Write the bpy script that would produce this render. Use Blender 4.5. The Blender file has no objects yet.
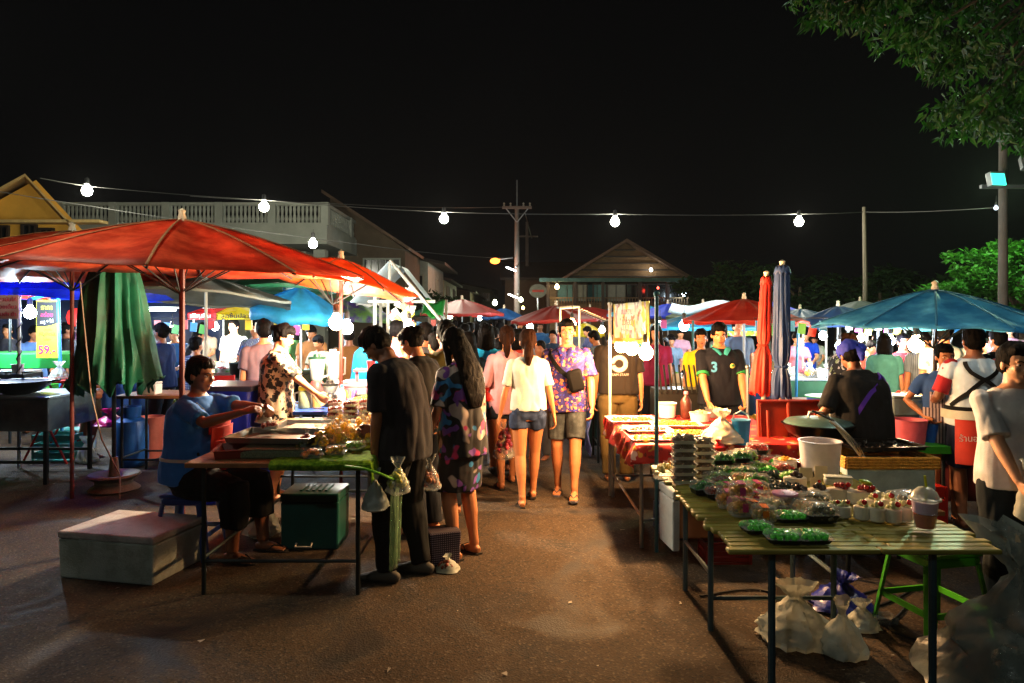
import bpy, bmesh, math, random
import numpy as np
from mathutils import Vector, Matrix, Euler, noise
R = math.radians
PI = math.pi
random.seed(7)
SC = bpy.context.scene
COL = SC.collection
TMP = bpy.data.scenes.new('scratch')
def evaluated(o):
    vl = TMP.view_layers[0]; vl.update(); dg = vl.depsgraph
    return bpy.data.meshes.new_from_object(o.evaluated_get(dg))
F, CAMZ, HX, HY = 700.0, 1.65, 512.0, 318.0     # camera constants measured from the photograph

def W(px, py, Y):
    return Vector(((px - HX) * Y / F, Y, CAMZ - (py - HY) * Y / F))
def G(px, py, z=0.0):
    Y = F * (CAMZ - z) / (py - HY)
    return Vector(((px - HX) * Y / F, Y, z))

# ------------------------------------------------------------------ materials
_M = {}
def srgb(h):
    h = h.lstrip('#')
    c = [int(h[i:i + 2], 16) / 255 for i in (0, 2, 4)]
    return tuple(((x + .055) / 1.055) ** 2.4 if x > .04045 else x / 12.92 for x in c)
def col4(c):
    return (*(srgb(c) if isinstance(c, str) else c), 1)

def M(name, col, rough=.6, metal=0, var=.2, scale=6, bump=0, bscale=60, spec=.4, alpha=1, emit=None, es=1,
      transl=0, objcol=False, second=None, coat=0, stretch=None, pattern=None, pcols=(), pscale=10, clear=0, keepemit=True, cov=0):
    if name in _M: return _M[name]
    m = bpy.data.materials.new(name); m.use_nodes = True
    nt = m.node_tree; N = nt.nodes; L = nt.links
    N.clear()
    out = N.new('ShaderNodeOutputMaterial')
    b = N.new('ShaderNodeBsdfPrincipled')
    tc = N.new('ShaderNodeTexCoord'); mp = N.new('ShaderNodeMapping')
    L.new(tc.outputs['Object'], mp.inputs[0])
    if stretch: mp.inputs['Scale'].default_value = stretch
    vec = mp.outputs[0]
    ns = N.new('ShaderNodeTexNoise'); ns.inputs['Scale'].default_value = scale; ns.inputs['Detail'].default_value = 5
    ns.inputs['Roughness'].default_value = .65
    L.new(vec, ns.inputs['Vector'])
    if objcol:
        oi = N.new('ShaderNodeObjectInfo'); base = oi.outputs['Color']
    else:
        rgb = N.new('ShaderNodeRGB'); rgb.outputs[0].default_value = col4(col); base = rgb.outputs[0]
    def mix(fac, a, bcol):
        x = N.new('ShaderNodeMix'); x.data_type = 'RGBA'
        if isinstance(fac, (int, float)): x.inputs[0].default_value = fac
        else: L.new(fac, x.inputs[0])
        L.new(a, x.inputs[6])
        if isinstance(bcol, (tuple, str)): x.inputs[7].default_value = col4(bcol)
        else: L.new(bcol, x.inputs[7])
        return x.outputs[2]
    def ramp(sock, a, bb):
        r = N.new('ShaderNodeMapRange'); L.new(sock, r.inputs[0]); r.inputs[1].default_value = a; r.inputs[2].default_value = bb
        return r.outputs[0]
    if second:
        base = mix(ramp(ns.outputs[0], .42, .6), base, second)
    if pattern == 'floral':
        for k, c in enumerate(pcols):
            v = N.new('ShaderNodeTexVoronoi'); v.inputs['Scale'].default_value = pscale * (1 + .35 * k)
            o2 = N.new('ShaderNodeVectorMath'); o2.operation = 'ADD'
            nn = N.new('ShaderNodeTexNoise'); nn.inputs['Scale'].default_value = pscale * 2.2
            L.new(vec, nn.inputs['Vector'])
            s2 = N.new('ShaderNodeVectorMath'); s2.operation = 'SCALE'; s2.inputs['Scale'].default_value = .9 / pscale
            L.new(nn.outputs['Color'], s2.inputs[0]); L.new(vec, o2.inputs[0]); L.new(s2.outputs[0], o2.inputs[1])
            o3 = N.new('ShaderNodeVectorMath'); o3.operation = 'ADD'; o3.inputs[1].default_value = (k * 3.1, k * 1.7, k * 2.3)
            L.new(o2.outputs[0], o3.inputs[0]); L.new(o3.outputs[0], v.inputs['Vector'])
            base = mix(ramp(v.outputs['Distance'], .36 + cov, .30 + cov), base, c)
    elif pattern == 'stripes' or pattern == 'check':
        for k, c in enumerate(pcols):
            w = N.new('ShaderNodeTexWave'); w.inputs['Scale'].default_value = pscale
            w.bands_direction = ('X' if pattern == 'stripes' else 'Z') if k == 0 else 'X'
            L.new(vec, w.inputs['Vector'])
            base = mix(ramp(w.outputs['Fac'], .55, .6), base, c)
    elif pattern == 'blotch':
        for k, c in enumerate(pcols):
            nn = N.new('ShaderNodeTexNoise'); nn.inputs['Scale'].default_value = pscale * (1 + .3 * k); nn.inputs['Detail'].default_value = 1
            o3 = N.new('ShaderNodeVectorMath'); o3.operation = 'ADD'; o3.inputs[1].default_value = (k * 5.1, k * 2.7, k * 1.3)
            L.new(vec, o3.inputs[0]); L.new(o3.outputs[0], nn.inputs['Vector'])
            base = mix(ramp(nn.outputs[0], .56 + cov, .585 + cov), base, c)
    # brightness variation
    if var:
        h = N.new('ShaderNodeHueSaturation')
        r = N.new('ShaderNodeMapRange'); L.new(ns.outputs[0], r.inputs[0]); r.inputs[1].default_value = .3; r.inputs[2].default_value = .7
        r.inputs[3].default_value = 1 - var; r.inputs[4].default_value = 1 + var
        L.new(r.outputs[0], h.inputs['Value']); L.new(base, h.inputs['Color']); base = h.outputs[0]
    L.new(base, b.inputs['Base Color'])
    b.inputs['Roughness'].default_value = rough
    b.inputs['Metallic'].default_value = metal
    b.inputs['Specular IOR Level'].default_value = spec
    b.inputs['Coat Weight'].default_value = coat
    b.inputs['Coat Roughness'].default_value = .15
    if bump:
        nb = N.new('ShaderNodeTexNoise'); nb.inputs['Scale'].default_value = bscale; nb.inputs['Detail'].default_value = 4
        L.new(vec, nb.inputs['Vector'])
        bp = N.new('ShaderNodeBump'); bp.inputs['Strength'].default_value = bump; bp.inputs['Distance'].default_value = .01
        L.new(nb.outputs[0], bp.inputs['Height']); L.new(bp.outputs[0], b.inputs['Normal'])
    sh = b.outputs[0]
    if emit is not None:
        b.inputs['Emission Color'].default_value = col4(emit); b.inputs['Emission Strength'].default_value = es
        if not keepemit: m.cycles.emission_sampling = 'NONE'
    if transl:
        t = N.new('ShaderNodeBsdfTranslucent'); L.new(base, t.inputs[0])
        x = N.new('ShaderNodeMixShader'); x.inputs[0].default_value = transl
        L.new(sh, x.inputs[1]); L.new(t.outputs[0], x.inputs[2]); sh = x.outputs[0]
    if alpha < 1:
        t = N.new('ShaderNodeBsdfTransparent')
        x = N.new('ShaderNodeMixShader')
        fr = N.new('ShaderNodeLayerWeight'); fr.inputs[0].default_value = .35
        rr = N.new('ShaderNodeMapRange'); rr.inputs[3].default_value = alpha; rr.inputs[4].default_value = min(1, alpha + .35)
        L.new(fr.outputs['Facing'], rr.inputs[0]); L.new(rr.outputs[0], x.inputs[0])
        L.new(t.outputs[0], x.inputs[1]); L.new(sh, x.inputs[2]); sh = x.outputs[0]
    L.new(sh, out.inputs[0])
    _M[name] = m
    return m

def MGlow(name, col, s):
    """a glowing bulb: additive emission on clear glass"""
    if name in _M: return _M[name]
    m = bpy.data.materials.new(name); m.use_nodes = True
    nt = m.node_tree; N = nt.nodes; L = nt.links; N.clear()
    out = N.new('ShaderNodeOutputMaterial'); e = N.new('ShaderNodeEmission'); t = N.new('ShaderNodeBsdfTransparent'); a = N.new('ShaderNodeAddShader')
    e.inputs[0].default_value = (*col, 1); e.inputs[1].default_value = s
    L.new(e.outputs[0], a.inputs[0]); L.new(t.outputs[0], a.inputs[1]); L.new(a.outputs[0], out.inputs[0])
    m.cycles.emission_sampling = 'NONE'
    _M[name] = m
    return m

# ------------------------------------------------------------------ mesh builder
class MB:
    def __init__(s): s.v = []; s.f = []; s.m = []; s.cur = 0
    def add(s, vs, fs):
        o = len(s.v); s.v.extend([tuple(v) for v in vs])
        for f in fs: s.f.append(tuple(i + o for i in f)); s.m.append(s.cur)
        return s
    def mat(s, i): s.cur = i; return s
    def box(s, c, d, rot=None, taper=1.0):
        x, y, z = d[0] / 2, d[1] / 2, d[2] / 2; vs = []
        for sz in (-1, 1):
            k = taper if sz > 0 else 1
            for sx, sy in ((-1, -1), (1, -1), (1, 1), (-1, 1)):
                v = Vector((sx * x * k, sy * y * k, sz * z))
                if rot is not None: v = (rot if isinstance(rot, Matrix) else Euler(rot).to_matrix()) @ v
                vs.append(v + Vector(c))
        return s.add(vs, [(3, 2, 1, 0), (4, 5, 6, 7), (0, 1, 5, 4), (1, 2, 6, 5), (2, 3, 7, 6), (3, 0, 4, 7)])
    def loft(s, rings, cap=True, close=True):
        n = len(rings[0]); vs = [p for r in rings for p in r]; fs = []
        for i in range(len(rings) - 1):
            for j in range(n if close else n - 1):
                a = i * n + j; b = i * n + (j + 1) % n
                fs.append((a, b, b + n, a + n))
        if cap:
            fs.append(tuple(range(n - 1, -1, -1))); o = (len(rings) - 1) * n; fs.append(tuple(range(o, o + n)))
        return s.add(vs, fs)
    def tube(s, pts, rad, seg=8, side=None, sq=1.0, cap=True, rnd=False):
        """tube; rad scalar/list; entries may be (rx, ry) with side vector = direction of rx"""
        pts = [Vector(p) for p in pts]
        if not isinstance(rad, (list,)): rad = [rad] * len(pts)
        if rnd:   # rounded ends
            def r0(r): return r if isinstance(r, tuple) else (r, r)
            a, b = r0(rad[0]), r0(rad[-1])
            d0 = (pts[0] - pts[1]).normalized(); d1 = (pts[-1] - pts[-2]).normalized()
            pts = [pts[0] + d0 * min(a) * .85, pts[0] + d0 * min(a) * .5] + pts + [pts[-1] + d1 * min(b) * .5, pts[-1] + d1 * min(b) * .85]
            rad = [(a[0] * .45, a[1] * .45), (a[0] * .86, a[1] * .86)] + list(rad) + [(b[0] * .86, b[1] * .86), (b[0] * .45, b[1] * .45)]
        rings = []; prev = None
        for i, p in enumerate(pts):
            if i == 0: t = pts[1] - pts[0]
            elif i == len(pts) - 1: t = pts[-1] - pts[-2]
            else: t = (pts[i + 1] - p).normalized() + (p - pts[i - 1]).normalized()
            if t.length < 1e-9: t = Vector((0, 0, 1))
            t.normalize()
            if side is not None: u = Vector(side)
            elif prev is not None: u = prev
            else: u = Vector((1, 0, 0)) if abs(t.x) < .8 else Vector((0, 1, 0))
            u = (u - t * u.dot(t))
            if u.length < 1e-6: u = t.orthogonal()
            u.normalize(); prev = u; w = t.cross(u)
            r = rad[i]; rx, ry = r if isinstance(r, tuple) else (r, r)
            rings.append([p + u * rx * math.cos(2 * PI * k / seg) + w * ry * math.sin(2 * PI * k / seg) for k in range(seg)])
        return s.loft(rings, cap)
    def lathe(s, prof, c=(0, 0, 0), seg=20, sx=1, sy=1, cap=True, rot=None):
        c = Vector(c); rings = []
        for r, z in prof:
            ring = []
            for k in range(seg):
                v = Vector((r * sx * math.cos(2 * PI * k / seg), r * sy * math.sin(2 * PI * k / seg), z))
                if rot is not None: v = rot @ v
                ring.append(c + v)
            rings.append(ring)
        return s.loft(rings, cap)
    def ell(s, c, r, rot=None, nu=12, nv=8, jit=0):
        c = Vector(c); r = (r, r, r) if isinstance(r, (int, float)) else r
        prof = []
        rings = []
        for i in range(nv + 1):
            th = PI * (i + (.02 if i == 0 else (-.02 if i == nv else 0))) / nv
            ring = []
            for k in range(nu):
                v = Vector((r[0] * math.sin(th) * math.cos(2 * PI * k / nu), r[1] * math.sin(th) * math.sin(2 * PI * k / nu), -r[2] * math.cos(th)))
                if jit: v *= 1 + jit * noise.noise(v * (1.5 / max(r)) + c * 7)
                if rot is not None: v = (rot if isinstance(rot, Matrix) else Euler(rot).to_matrix()) @ v
                ring.append(c + v)
            rings.append(ring)
        return s.loft(rings, True)
    def grid(s, fn, nu, nv):
        vs = [fn(i / nu, j / nv) for j in range(nv + 1) for i in range(nu + 1)]
        fs = [(j * (nu + 1) + i, j * (nu + 1) + i + 1, (j + 1) * (nu + 1) + i + 1, (j + 1) * (nu + 1) + i) for j in range(nv) for i in range(nu)]
        return s.add(vs, fs)
    def mesh(s, name='m', smooth=True, ang=40):
        me = bpy.data.meshes.new(name); me.from_pydata(s.v, [], s.f); me.update()
        if any(s.m): me.polygons.foreach_set('material_index', s.m)
        if smooth:
            me.polygons.foreach_set('use_smooth', [True] * len(me.polygons))
            try: me.set_sharp_from_angle(angle=R(ang))
            except Exception: pass
        return me
    def build(s, name, mats, parent=None, smooth=True, bevel=0, solid=0, ang=40, loc=None, rot=None, sub=0):
        me = s.mesh(name, smooth, ang)
        return mkobj(name, me, mats, parent, bevel, solid, loc, rot, sub)

def mkobj(name, me, mats, parent=None, bevel=0, solid=0, loc=None, rot=None, sub=0):
    if not isinstance(mats, (list, tuple)): mats = [mats]
    if not me.materials:
        for m in mats: me.materials.append(m)
    o = bpy.data.objects.new(name, me); COL.objects.link(o)
    if parent: o.parent = parent
    if loc is not None: o.location = loc
    if rot is not None: o.rotation_euler = rot
    if sub:
        md = o.modifiers.new('s', 'SUBSURF'); md.levels = sub; md.render_levels = sub
    if solid:
        md = o.modifiers.new('t', 'SOLIDIFY'); md.thickness = solid; md.offset = 0
    if bevel:
        md = o.modifiers.new('b', 'BEVEL'); md.width = bevel; md.segments = 2; md.limit_method = 'ANGLE'
    return o

def tag(o, label=None, cat=None, group=None, kind=None, color=None):
    if label: o['label'] = label
    if cat: o['category'] = cat
    if group: o['group'] = group
    if kind: o['kind'] = kind
    if color: o.color = col4(color)
    return o
def thing(name, label, cat, loc=(0, 0, 0), rz=0, group=None, rot=None, scale=None):
    o = bpy.data.objects.new(name, None); COL.objects.link(o); o.empty_display_size = .1
    o.location = loc; o.rotation_euler = rot if rot else (0, 0, R(rz))
    if scale: o.scale = (scale,) * 3 if isinstance(scale, (int, float)) else scale
    return tag(o, label, cat, group)
def struct(name, mb, m, smooth=False, **k):
    return tag(mb.build(name, m, None, smooth, **k), kind='structure')
KIDCACHE = {}
def kids(o):
    if o.name not in KIDCACHE: KIDCACHE[o.name] = list(o.children)
    return KIDCACHE[o.name]
def copy_tree(o, parent=None, acc=None):
    c = o.copy(); COL.objects.link(c); c.parent = parent
    if acc is not None: acc.append((o.name.split('.')[0], c))
    for ch in kids(o): copy_tree(ch, c, acc)
    return c
def dup(root, loc, rz=0, label=None, group=None, scale=None, colors=None, rot=None, cat=None):
    acc = []
    c = copy_tree(root, None, acc)
    c.location = loc; c.rotation_euler = rot if rot else (0, 0, R(rz))
    if scale: c.scale = (scale,) * 3 if isinstance(scale, (int, float)) else scale
    if label: c['label'] = label
    if group: c['group'] = group
    if cat: c['category'] = cat
    if colors:
        for st, ch in acc:
            if st in colors: ch.color = col4(colors[st])
    return c

def text(s, size, m, parent=None, loc=(0, 0, 0), rot=(PI / 2, 0, 0), name='lettering', ext=.002, align='CENTER', sx=1, bold=0):
    cu = bpy.data.curves.new('t', 'FONT'); cu.body = s; cu.size = size; cu.extrude = ext; cu.align_x = align; cu.align_y = 'CENTER'; cu.offset = bold
    cu.resolution_u = 3
    o = bpy.data.objects.new('t', cu); TMP.collection.objects.link(o)
    me = evaluated(o)
    bpy.data.objects.remove(o); bpy.data.curves.remove(cu)
    me.materials.clear()
    ob = mkobj(name, me, m, parent, loc=loc, rot=rot)
    ob.scale = (sx, 1, 1)
    return ob

def remesh(mb, voxel, smooth=3, wr=0.0, wsc=(8, 8, 3.4)):
    me = mb.mesh('tmp', False)
    o = bpy.data.objects.new('tmp', me); TMP.collection.objects.link(o)
    md = o.modifiers.new('r', 'REMESH'); md.mode = 'VOXEL'; md.voxel_size = voxel; md.adaptivity = 0
    sm = o.modifiers.new('s', 'SMOOTH'); sm.factor = .5; sm.iterations = smooth
    r = evaluated(o)
    bpy.data.objects.remove(o); bpy.data.meshes.remove(me)
    r.materials.clear()
    if wr:
        n = len(r.vertices); co = np.empty(n * 3, 'f'); no = np.empty(n * 3, 'f')
        r.vertices.foreach_get('co', co); r.vertices.foreach_get('normal', no)
        co = co.reshape(-1, 3); no = no.reshape(-1, 3)
        off = random.random() * 50
        nn = noise.noise; d = np.array([abs(nn((c[0] * wsc[0] + off, c[1] * wsc[1], c[2] * wsc[2]))) + .28 * nn((c[0] * 21, c[1] * 21 + off, c[2] * 11)) for c in co.tolist()], 'f')
        co += no * ((d - .12) * wr)[:, None]
        r.vertices.foreach_set('co', co.ravel())
    r.polygons.foreach_set('use_smooth', [True] * len(r.polygons)); r.update()
    return r
# ------------------------------------------------------------------ people
SKIN = M('skin', '#A86C46', rough=.5, var=.1, scale=14, spec=.45, bump=.05, bscale=90)
SKIN_D = M('skin_dark', '#7A4A30', rough=.5, var=.1, scale=14, spec=.45)
SKIN_L = M('skin_light', '#C68D68', rough=.5, var=.08, scale=14, spec=.45)
HAIR = M('hair', '#060404', rough=.6, var=.5, scale=30, spec=.04, bump=.6, bscale=40, stretch=(6, 6, 1))
HAIR_B = M('hair_brown', '#1E0F08', rough=.7, var=.5, scale=30, spec=.02, bump=.6, bscale=40, stretch=(6, 6, 1))
WHITE_EYE = M('eye_white', '#D8D0C8', rough=.3, var=0)
DARK = M('dark_iris', '#0A0706', rough=.2, var=0)
LIP = M('lips', '#7D3A30', rough=.45, var=.1)
RUBBER = M('sandal_rubber', '#1A1613', rough=.7)
CLOTH = M('plain_cloth', '#888888', rough=.85, var=.12, scale=9, bump=.15, bscale=160, objcol=True, spec=.2)
FABRIC = lambda n, c, **k: M(n, c, **{**dict(rough=.85, var=.14, scale=9, bump=.15, bscale=160, spec=.2), **k})

MALE = [(.80, .115, .095), (.85, .155, .112), (.92, .165, .118), (1.0, .152, .11), (1.08, .146, .106), (1.18, .16, .114), (1.27, .175, .118), (1.335, .172, .102), (1.375, .135, .078), (1.405, .085, .065), (1.43, .057, .058), (1.47, .052, .056)]
FEMALE = [(.80, .12, .1), (.85, .165, .118), (.92, .17, .12), (1.0, .148, .105), (1.08, .128, .095), (1.18, .142, .105), (1.27, .155, .112), (1.335, .15, .092), (1.375, .118, .07), (1.405, .075, .058), (1.43, .048, .05), (1.47, .044, .05)]

def two_bone(a, t, l1, l2, hint):
    d = t - a; L = d.length
    if L > (l1 + l2) * .998: d = d.normalized() * (l1 + l2) * .998; L = d.length; t = a + d
    x = (l1 * l1 - l2 * l2 + L * L) / (2 * L); hh = math.sqrt(max(l1 * l1 - x * x, 0))
    n = d.normalized(); hv = Vector(hint); hv = hv - n * hv.dot(n)
    if hv.length < 1e-5: hv = n.orthogonal()
    return a + n * x + hv.normalized() * hh, t

class Body:
    def __init__(s, f=False, lean=0, pz=.92, fat=1.0, lh=None, rh=None, lf=None, rf=None, head=(0, 0, 0), leh=None, reh=None, side=0, knee=None, twist=0, grip=.5, thin=1.0):
        s.f, s.fat, s.grip = f, fat, grip
        s.rings = [(z, rx * (1 + (fat - 1) * (1 if z < 1.3 else .4)), ry * (1 + (fat - 1) * (1.5 if .9 < z < 1.25 else .6 if z < 1.38 else .2))) for z, rx, ry in (FEMALE if f else MALE)]
        # spine table
        s.tab = []; p = Vector((0, 0, pz - .12)); z = .80
        while z < 1.75:
            t = min(max((z - .9) / .36, 0), 1); t = t * t * (3 - 2 * t); a = R(lean) * t; b = R(side) * t
            s.tab.append((z, p.copy(), Matrix.Rotation(b, 3, 'Y') @ Matrix.Rotation(-a, 3, 'X')))
            p = p + s.tab[-1][2] @ Vector((0, 0, .02)); z += .02
        sw = (.15 if f else .172) * (1 + (fat - 1) * .4)
        s.sh = [s.sp(sg * sw, 0, 1.345) for sg in (-1, 1)]
        s.arm = []
        for i, (h, hint) in enumerate(((lh, leh), (rh, reh))):
            sg = -1 if i == 0 else 1
            if h is None: h = s.sp(sg * (sw + .055 + .05 * (fat - 1)), 0, 1.345) + Vector((0, .03, -.505))
            hint = hint or (sg * .5, -1, -.25)
            e, w = two_bone(s.sh[i], Vector(h), .275, .235, hint)
            s.arm.append((s.sh[i], e, w))
        hw = .085 * (1 + (fat - 1) * .6); s.leg = []
        for i, ft in enumerate((lf, rf)):
            sg = -1 if i == 0 else 1
            hip = Vector((sg * hw, 0, pz - .05))
            ft = Vector(ft) if ft is not None else Vector((sg * .095, -.02, .075))
            k, an = two_bone(hip, ft, .405, .40, knee or (sg * .12, 1, .0))
            s.leg.append((hip, k, an))
        s.HR = s.sp_rot(1.47) @ Euler((R(-lean * .0), 0, 0)).to_matrix() @ Matrix.Rotation(R(head[0]), 3, 'Z') @ Matrix.Rotation(R(-head[1]), 3, 'X') @ Matrix.Rotation(R(head[2]), 3, 'Y')
        s.nk = s.sp(0, 0, 1.46)
        s.hc = s.nk + s.HR @ Vector((0, .012, .088))
    def _i(s, z):
        x = (z - .80) / .02; i = int(min(max(x, 0), len(s.tab) - 2)); return i, x - i
    def sp(s, x, y, z):
        i, f = s._i(z); p = s.tab[i][1].lerp(s.tab[i + 1][1], f); return p + s.tab[i][2] @ Vector((x, y, 0))
    def sp_rot(s, z): return s.tab[s._i(z)[0]][2]
    def rad(s, z):
        r = s.rings
        if z <= r[0][0]: return r[0][1:]
        for a, b in zip(r, r[1:]):
            if z <= b[0]:
                t = (z - a[0]) / (b[0] - a[0]); return (a[1] + (b[1] - a[1]) * t, a[2] + (b[2] - a[2]) * t)
        return r[-1][1:]
    def torso(s, mb, z0, z1, inf=0, loose=0, flare=0, seg=28):
        zs = [z0 + (z1 - z0) * i / 16 for i in range(17)]; rings = []
        mx = max(s.rad(z)[0] for z in zs); my = max(s.rad(z)[1] for z in zs)
        for z in zs:
            rx, ry = s.rad(z)
            k = loose if z < 1.27 else loose * max(0, (1.36 - z) / .09)
            rx = rx + (mx - rx) * k + inf; ry = ry + (my - ry) * k + inf
            fl = flare * max(0, (1.1 - z)) ; rx += fl; ry += fl; inf2 = fl
            c = s.sp(0, 0, z); m = s.sp_rot(z)
            n = 2.4
            ring = []
            for q in range(seg):
                a = 2 * PI * q / seg; ca, sa = math.cos(a), math.sin(a)
                ring.append(c + m @ Vector((rx * math.copysign(abs(ca) ** (2 / n), ca), ry * math.copysign(abs(sa) ** (2 / n), sa), 0)))
            rings.append(ring)
        mb.loft(rings)
        if s.f and z1 > 1.25 and z0 < 1.2:
            for sg in (-1, 1): mb.ell(s.sp(sg * .065, .085 * (1 + (s.fat - 1) * .8), 1.235), (.062 + inf, .05 + inf, .06 + inf))
        if s.fat > 1.15 and z0 < 1.1: mb.ell(s.sp(0, .06, 1.03), (.13 * s.fat + inf, .10 * s.fat + inf, .14 + inf))
        for i, sg in ((0, -1), (1, 1)):    # buttocks / shoulders
            if z0 < .9 and z1 > .95: mb.ell(s.sp(sg * .066, -.04, .90), (.080 + inf + flare * .3, .068 + inf + flare * .3, .090 + inf))
    def arms(s, mb, f0, f1, inf=0, which=(0, 1), flare=0, seg=12):
        k = (.86 if s.f else 1) * (1 + (s.fat - 1) * .55)
        for i in which:
            S, E, Wr = s.arm[i]
            path = [(0, S, .052), (.15, S.lerp(E, .3), .047), (.33, S.lerp(E, .66), .041), (.5, E, .037), (.62, E.lerp(Wr, .25), .038), (.8, E.lerp(Wr, .6), .031), (1, Wr, .024)]
            pts = [(a, p, r) for a, p, r in path if f0 <= a <= f1]
            if f1 < 1:
                for (a, p, r), (a2, p2, r2) in zip(path, path[1:]):
                    if a <= f1 < a2:
                        t = (f1 - a) / (a2 - a); q = (f1, p.lerp(p2, t), r + (r2 - r) * t)
                        if t > .05: pts.append(q)
            mb.tube([p for a, p, r in pts], [r * k + inf + flare * (a / max(f1, .01)) for a, p, r in pts], seg)
            if f0 == 0: mb.ell(S + Vector((0, 0, -.008)), (.048 * k + inf, .05 * k + inf, .044 * k + inf))
    def legs(s, mb, f0, f1, inf=0, loose=0, which=(0, 1), seg=14):
        k = (1.03 if s.f else 1) * (1 + (s.fat - 1) * .8)
        for i in which:
            Hp, K, A = s.leg[i]
            back = ((Hp - K).normalized() + (A - K).normalized())
            back = back * -.0
            path = [(0, Hp, .092), (.12, Hp.lerp(K, .25), .09), (.3, Hp.lerp(K, .6), .072), (.5, K, .056), (.62, K.lerp(A, .22), .056), (.72, K.lerp(A, .42), .052), (.88, K.lerp(A, .75), .036), (1, A, .034)]
            pts = [(a, p, r) for a, p, r in path if f0 <= a <= f1]
            if f1 < 1:
                for (a, p, r), (a2, p2, r2) in zip(path, path[1:]):
                    if a <= f1 < a2:
                        t = (f1 - a) / (a2 - a)
                        if t > .05: pts.append((f1, p.lerp(p2, t), r + (r2 - r) * t))
            mb.tube([p for a, p, r in pts], [(r * k) * (1 - loose) + .085 * k * loose + inf for a, p, r in pts], seg)
    def foot_frames(s):
        out = []
        for i in (0, 1):
            Hp, K, A = s.leg[i]; fw = Vector((K.x - Hp.x, max(K.y - Hp.y, .05), 0)) + Vector((0, .35, 0)); fw.normalize()
            out.append((A, fw))
        return out
    def feet(s, mb, inf=0):
        for A, fw in s.foot_frames():
            h = A.z; side = Vector((fw.y, -fw.x, 0))
            base = Vector((A.x, A.y, h - .075))
            for off, r in ((-.035, (.03, .03)), (.03, (.034, .03)), (.1, (.042, .02)), (.15, (.036, .014))): pass
            mb.tube([base + fw * -.05 + Vector((0, 0, .03)), base + fw * -.02 + Vector((0, 0, .036)), base + fw * .05 + Vector((0, 0, .033)), base + fw * .11 + Vector((0, 0, .021)), base + fw * .16 + Vector((0, 0, .015))],
                    [(.022 + inf, .022 + inf), (.031 + inf, .034 + inf), (.036 + inf, .031 + inf), (.043 + inf, .019 + inf), (.036 + inf, .012 + inf)], 12, side=side)
            mb.tube([A + Vector((0, 0, .03)), base + Vector((0, 0, .035))], .032 + inf, 10)
    def hands(s, mb, q, which=(0, 1)):
        for i in which:
            S, E, Wr = s.arm[i]; sg = -1 if i == 0 else 1
            d = (Wr - E).normalized()
            thumbdir = Vector((0, 1, .3)) if d.z < -.5 else Vector((-sg, 0, .6)) 
            th = (thumbdir - d * thumbdir.dot(d)).normalized()
            pn = d.cross(th) * sg          # palm normal (toward body)
            if d.z < -.5 and pn.x * sg > 0: pn = -pn
            if d.z >= -.5 and pn.z > 0: pn = -pn
            pc = Wr + d * .045
            mb.tube([Wr - d * .01, Wr + d * .02, Wr + d * .055, Wr + d * .085], [(.022, .018), (.031, .016), (.039, .014), (.036, .012)], 10, side=th)
            g = s.grip
            if q > .012:
                mb.tube([Wr + d * .08, Wr + d * .115 + pn * .012 * g * 2, Wr + d * .145 + pn * .04 * g * 2], [(.034, .011), (.032, .01), (.024, .009)], 8, side=th)
            else:
                for k, (o, L) in enumerate(((.029, .9), (.010, 1.0), (-.010, .95), (-.029, .75))):
                    b = Wr + d * .082 + th * o; l = .038 * L
                    p1 = b + (d * math.cos(g * .9) + pn * math.sin(g * .9)) * l
                    p2 = p1 + (d * math.cos(g * 2) + pn * math.sin(g * 2)) * l * .75
                    p3 = p2 + (d * math.cos(g * 2.9) + pn * math.sin(g * 2.9)) * l * .55
                    mb.tube([b - d * .015, b, p1, p2, p3], [.0095, .0095, .0088, .008, .007], 8, rnd=True)
            t0 = Wr + d * .025 + th * .024; t1 = t0 + (th * .8 + d * .8 + pn * .3).normalized() * .035; t2 = t1 + (d + pn * .5 * g).normalized() * .03
            mb.tube([t0 - th * .01, t0, t1, t2], [.012, .0125, .0105, .009], 8, rnd=True)
    def hp(s, x, y, z): return s.hc + s.HR @ Vector((x, y, z))
    def headshape(s, mb):
        Rm = s.HR; P = s.hp
        mb.tube([s.sp(0, -.005, 1.40), s.nk, P(0, -.022, -.03)], [.058 if not s.f else .05, .053 if not s.f else .045, .05], 14)
        mb.ell(P(0, -.012, .028), (.073, .09, .086), Rm, 16, 10)
        mb.ell(P(0, .018, -.028), (.058 * (1 + (s.fat - 1) * .6), .064, .078), Rm, 16, 10)
        mb.ell(P(0, .045, -.085), (.03, .026, .022), Rm)
        mb.ell(P(0, .068, .022), (.05, .016, .014), Rm)       # brow
        for sg in (-1, 1):
            mb.ell(P(sg * .036, .058, -.022), (.02, .018, .02), Rm)   # cheek
            mb.ell(P(sg * .074, -.008, -.012), (.009, .018, .029), Rm)
        mb.tube([P(0, .077, .01), P(0, .088, -.01), P(0, .094, -.026)], [.007, .009, .012], 8)
        mb.ell(P(0, .084, -.03), (.0165, .011, .009), Rm)
        mb.ell(P(0, .073, -.052), (.021, .012, .0075), Rm); mb.ell(P(0, .071, -.063), (.018, .012, .008), Rm)

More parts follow.
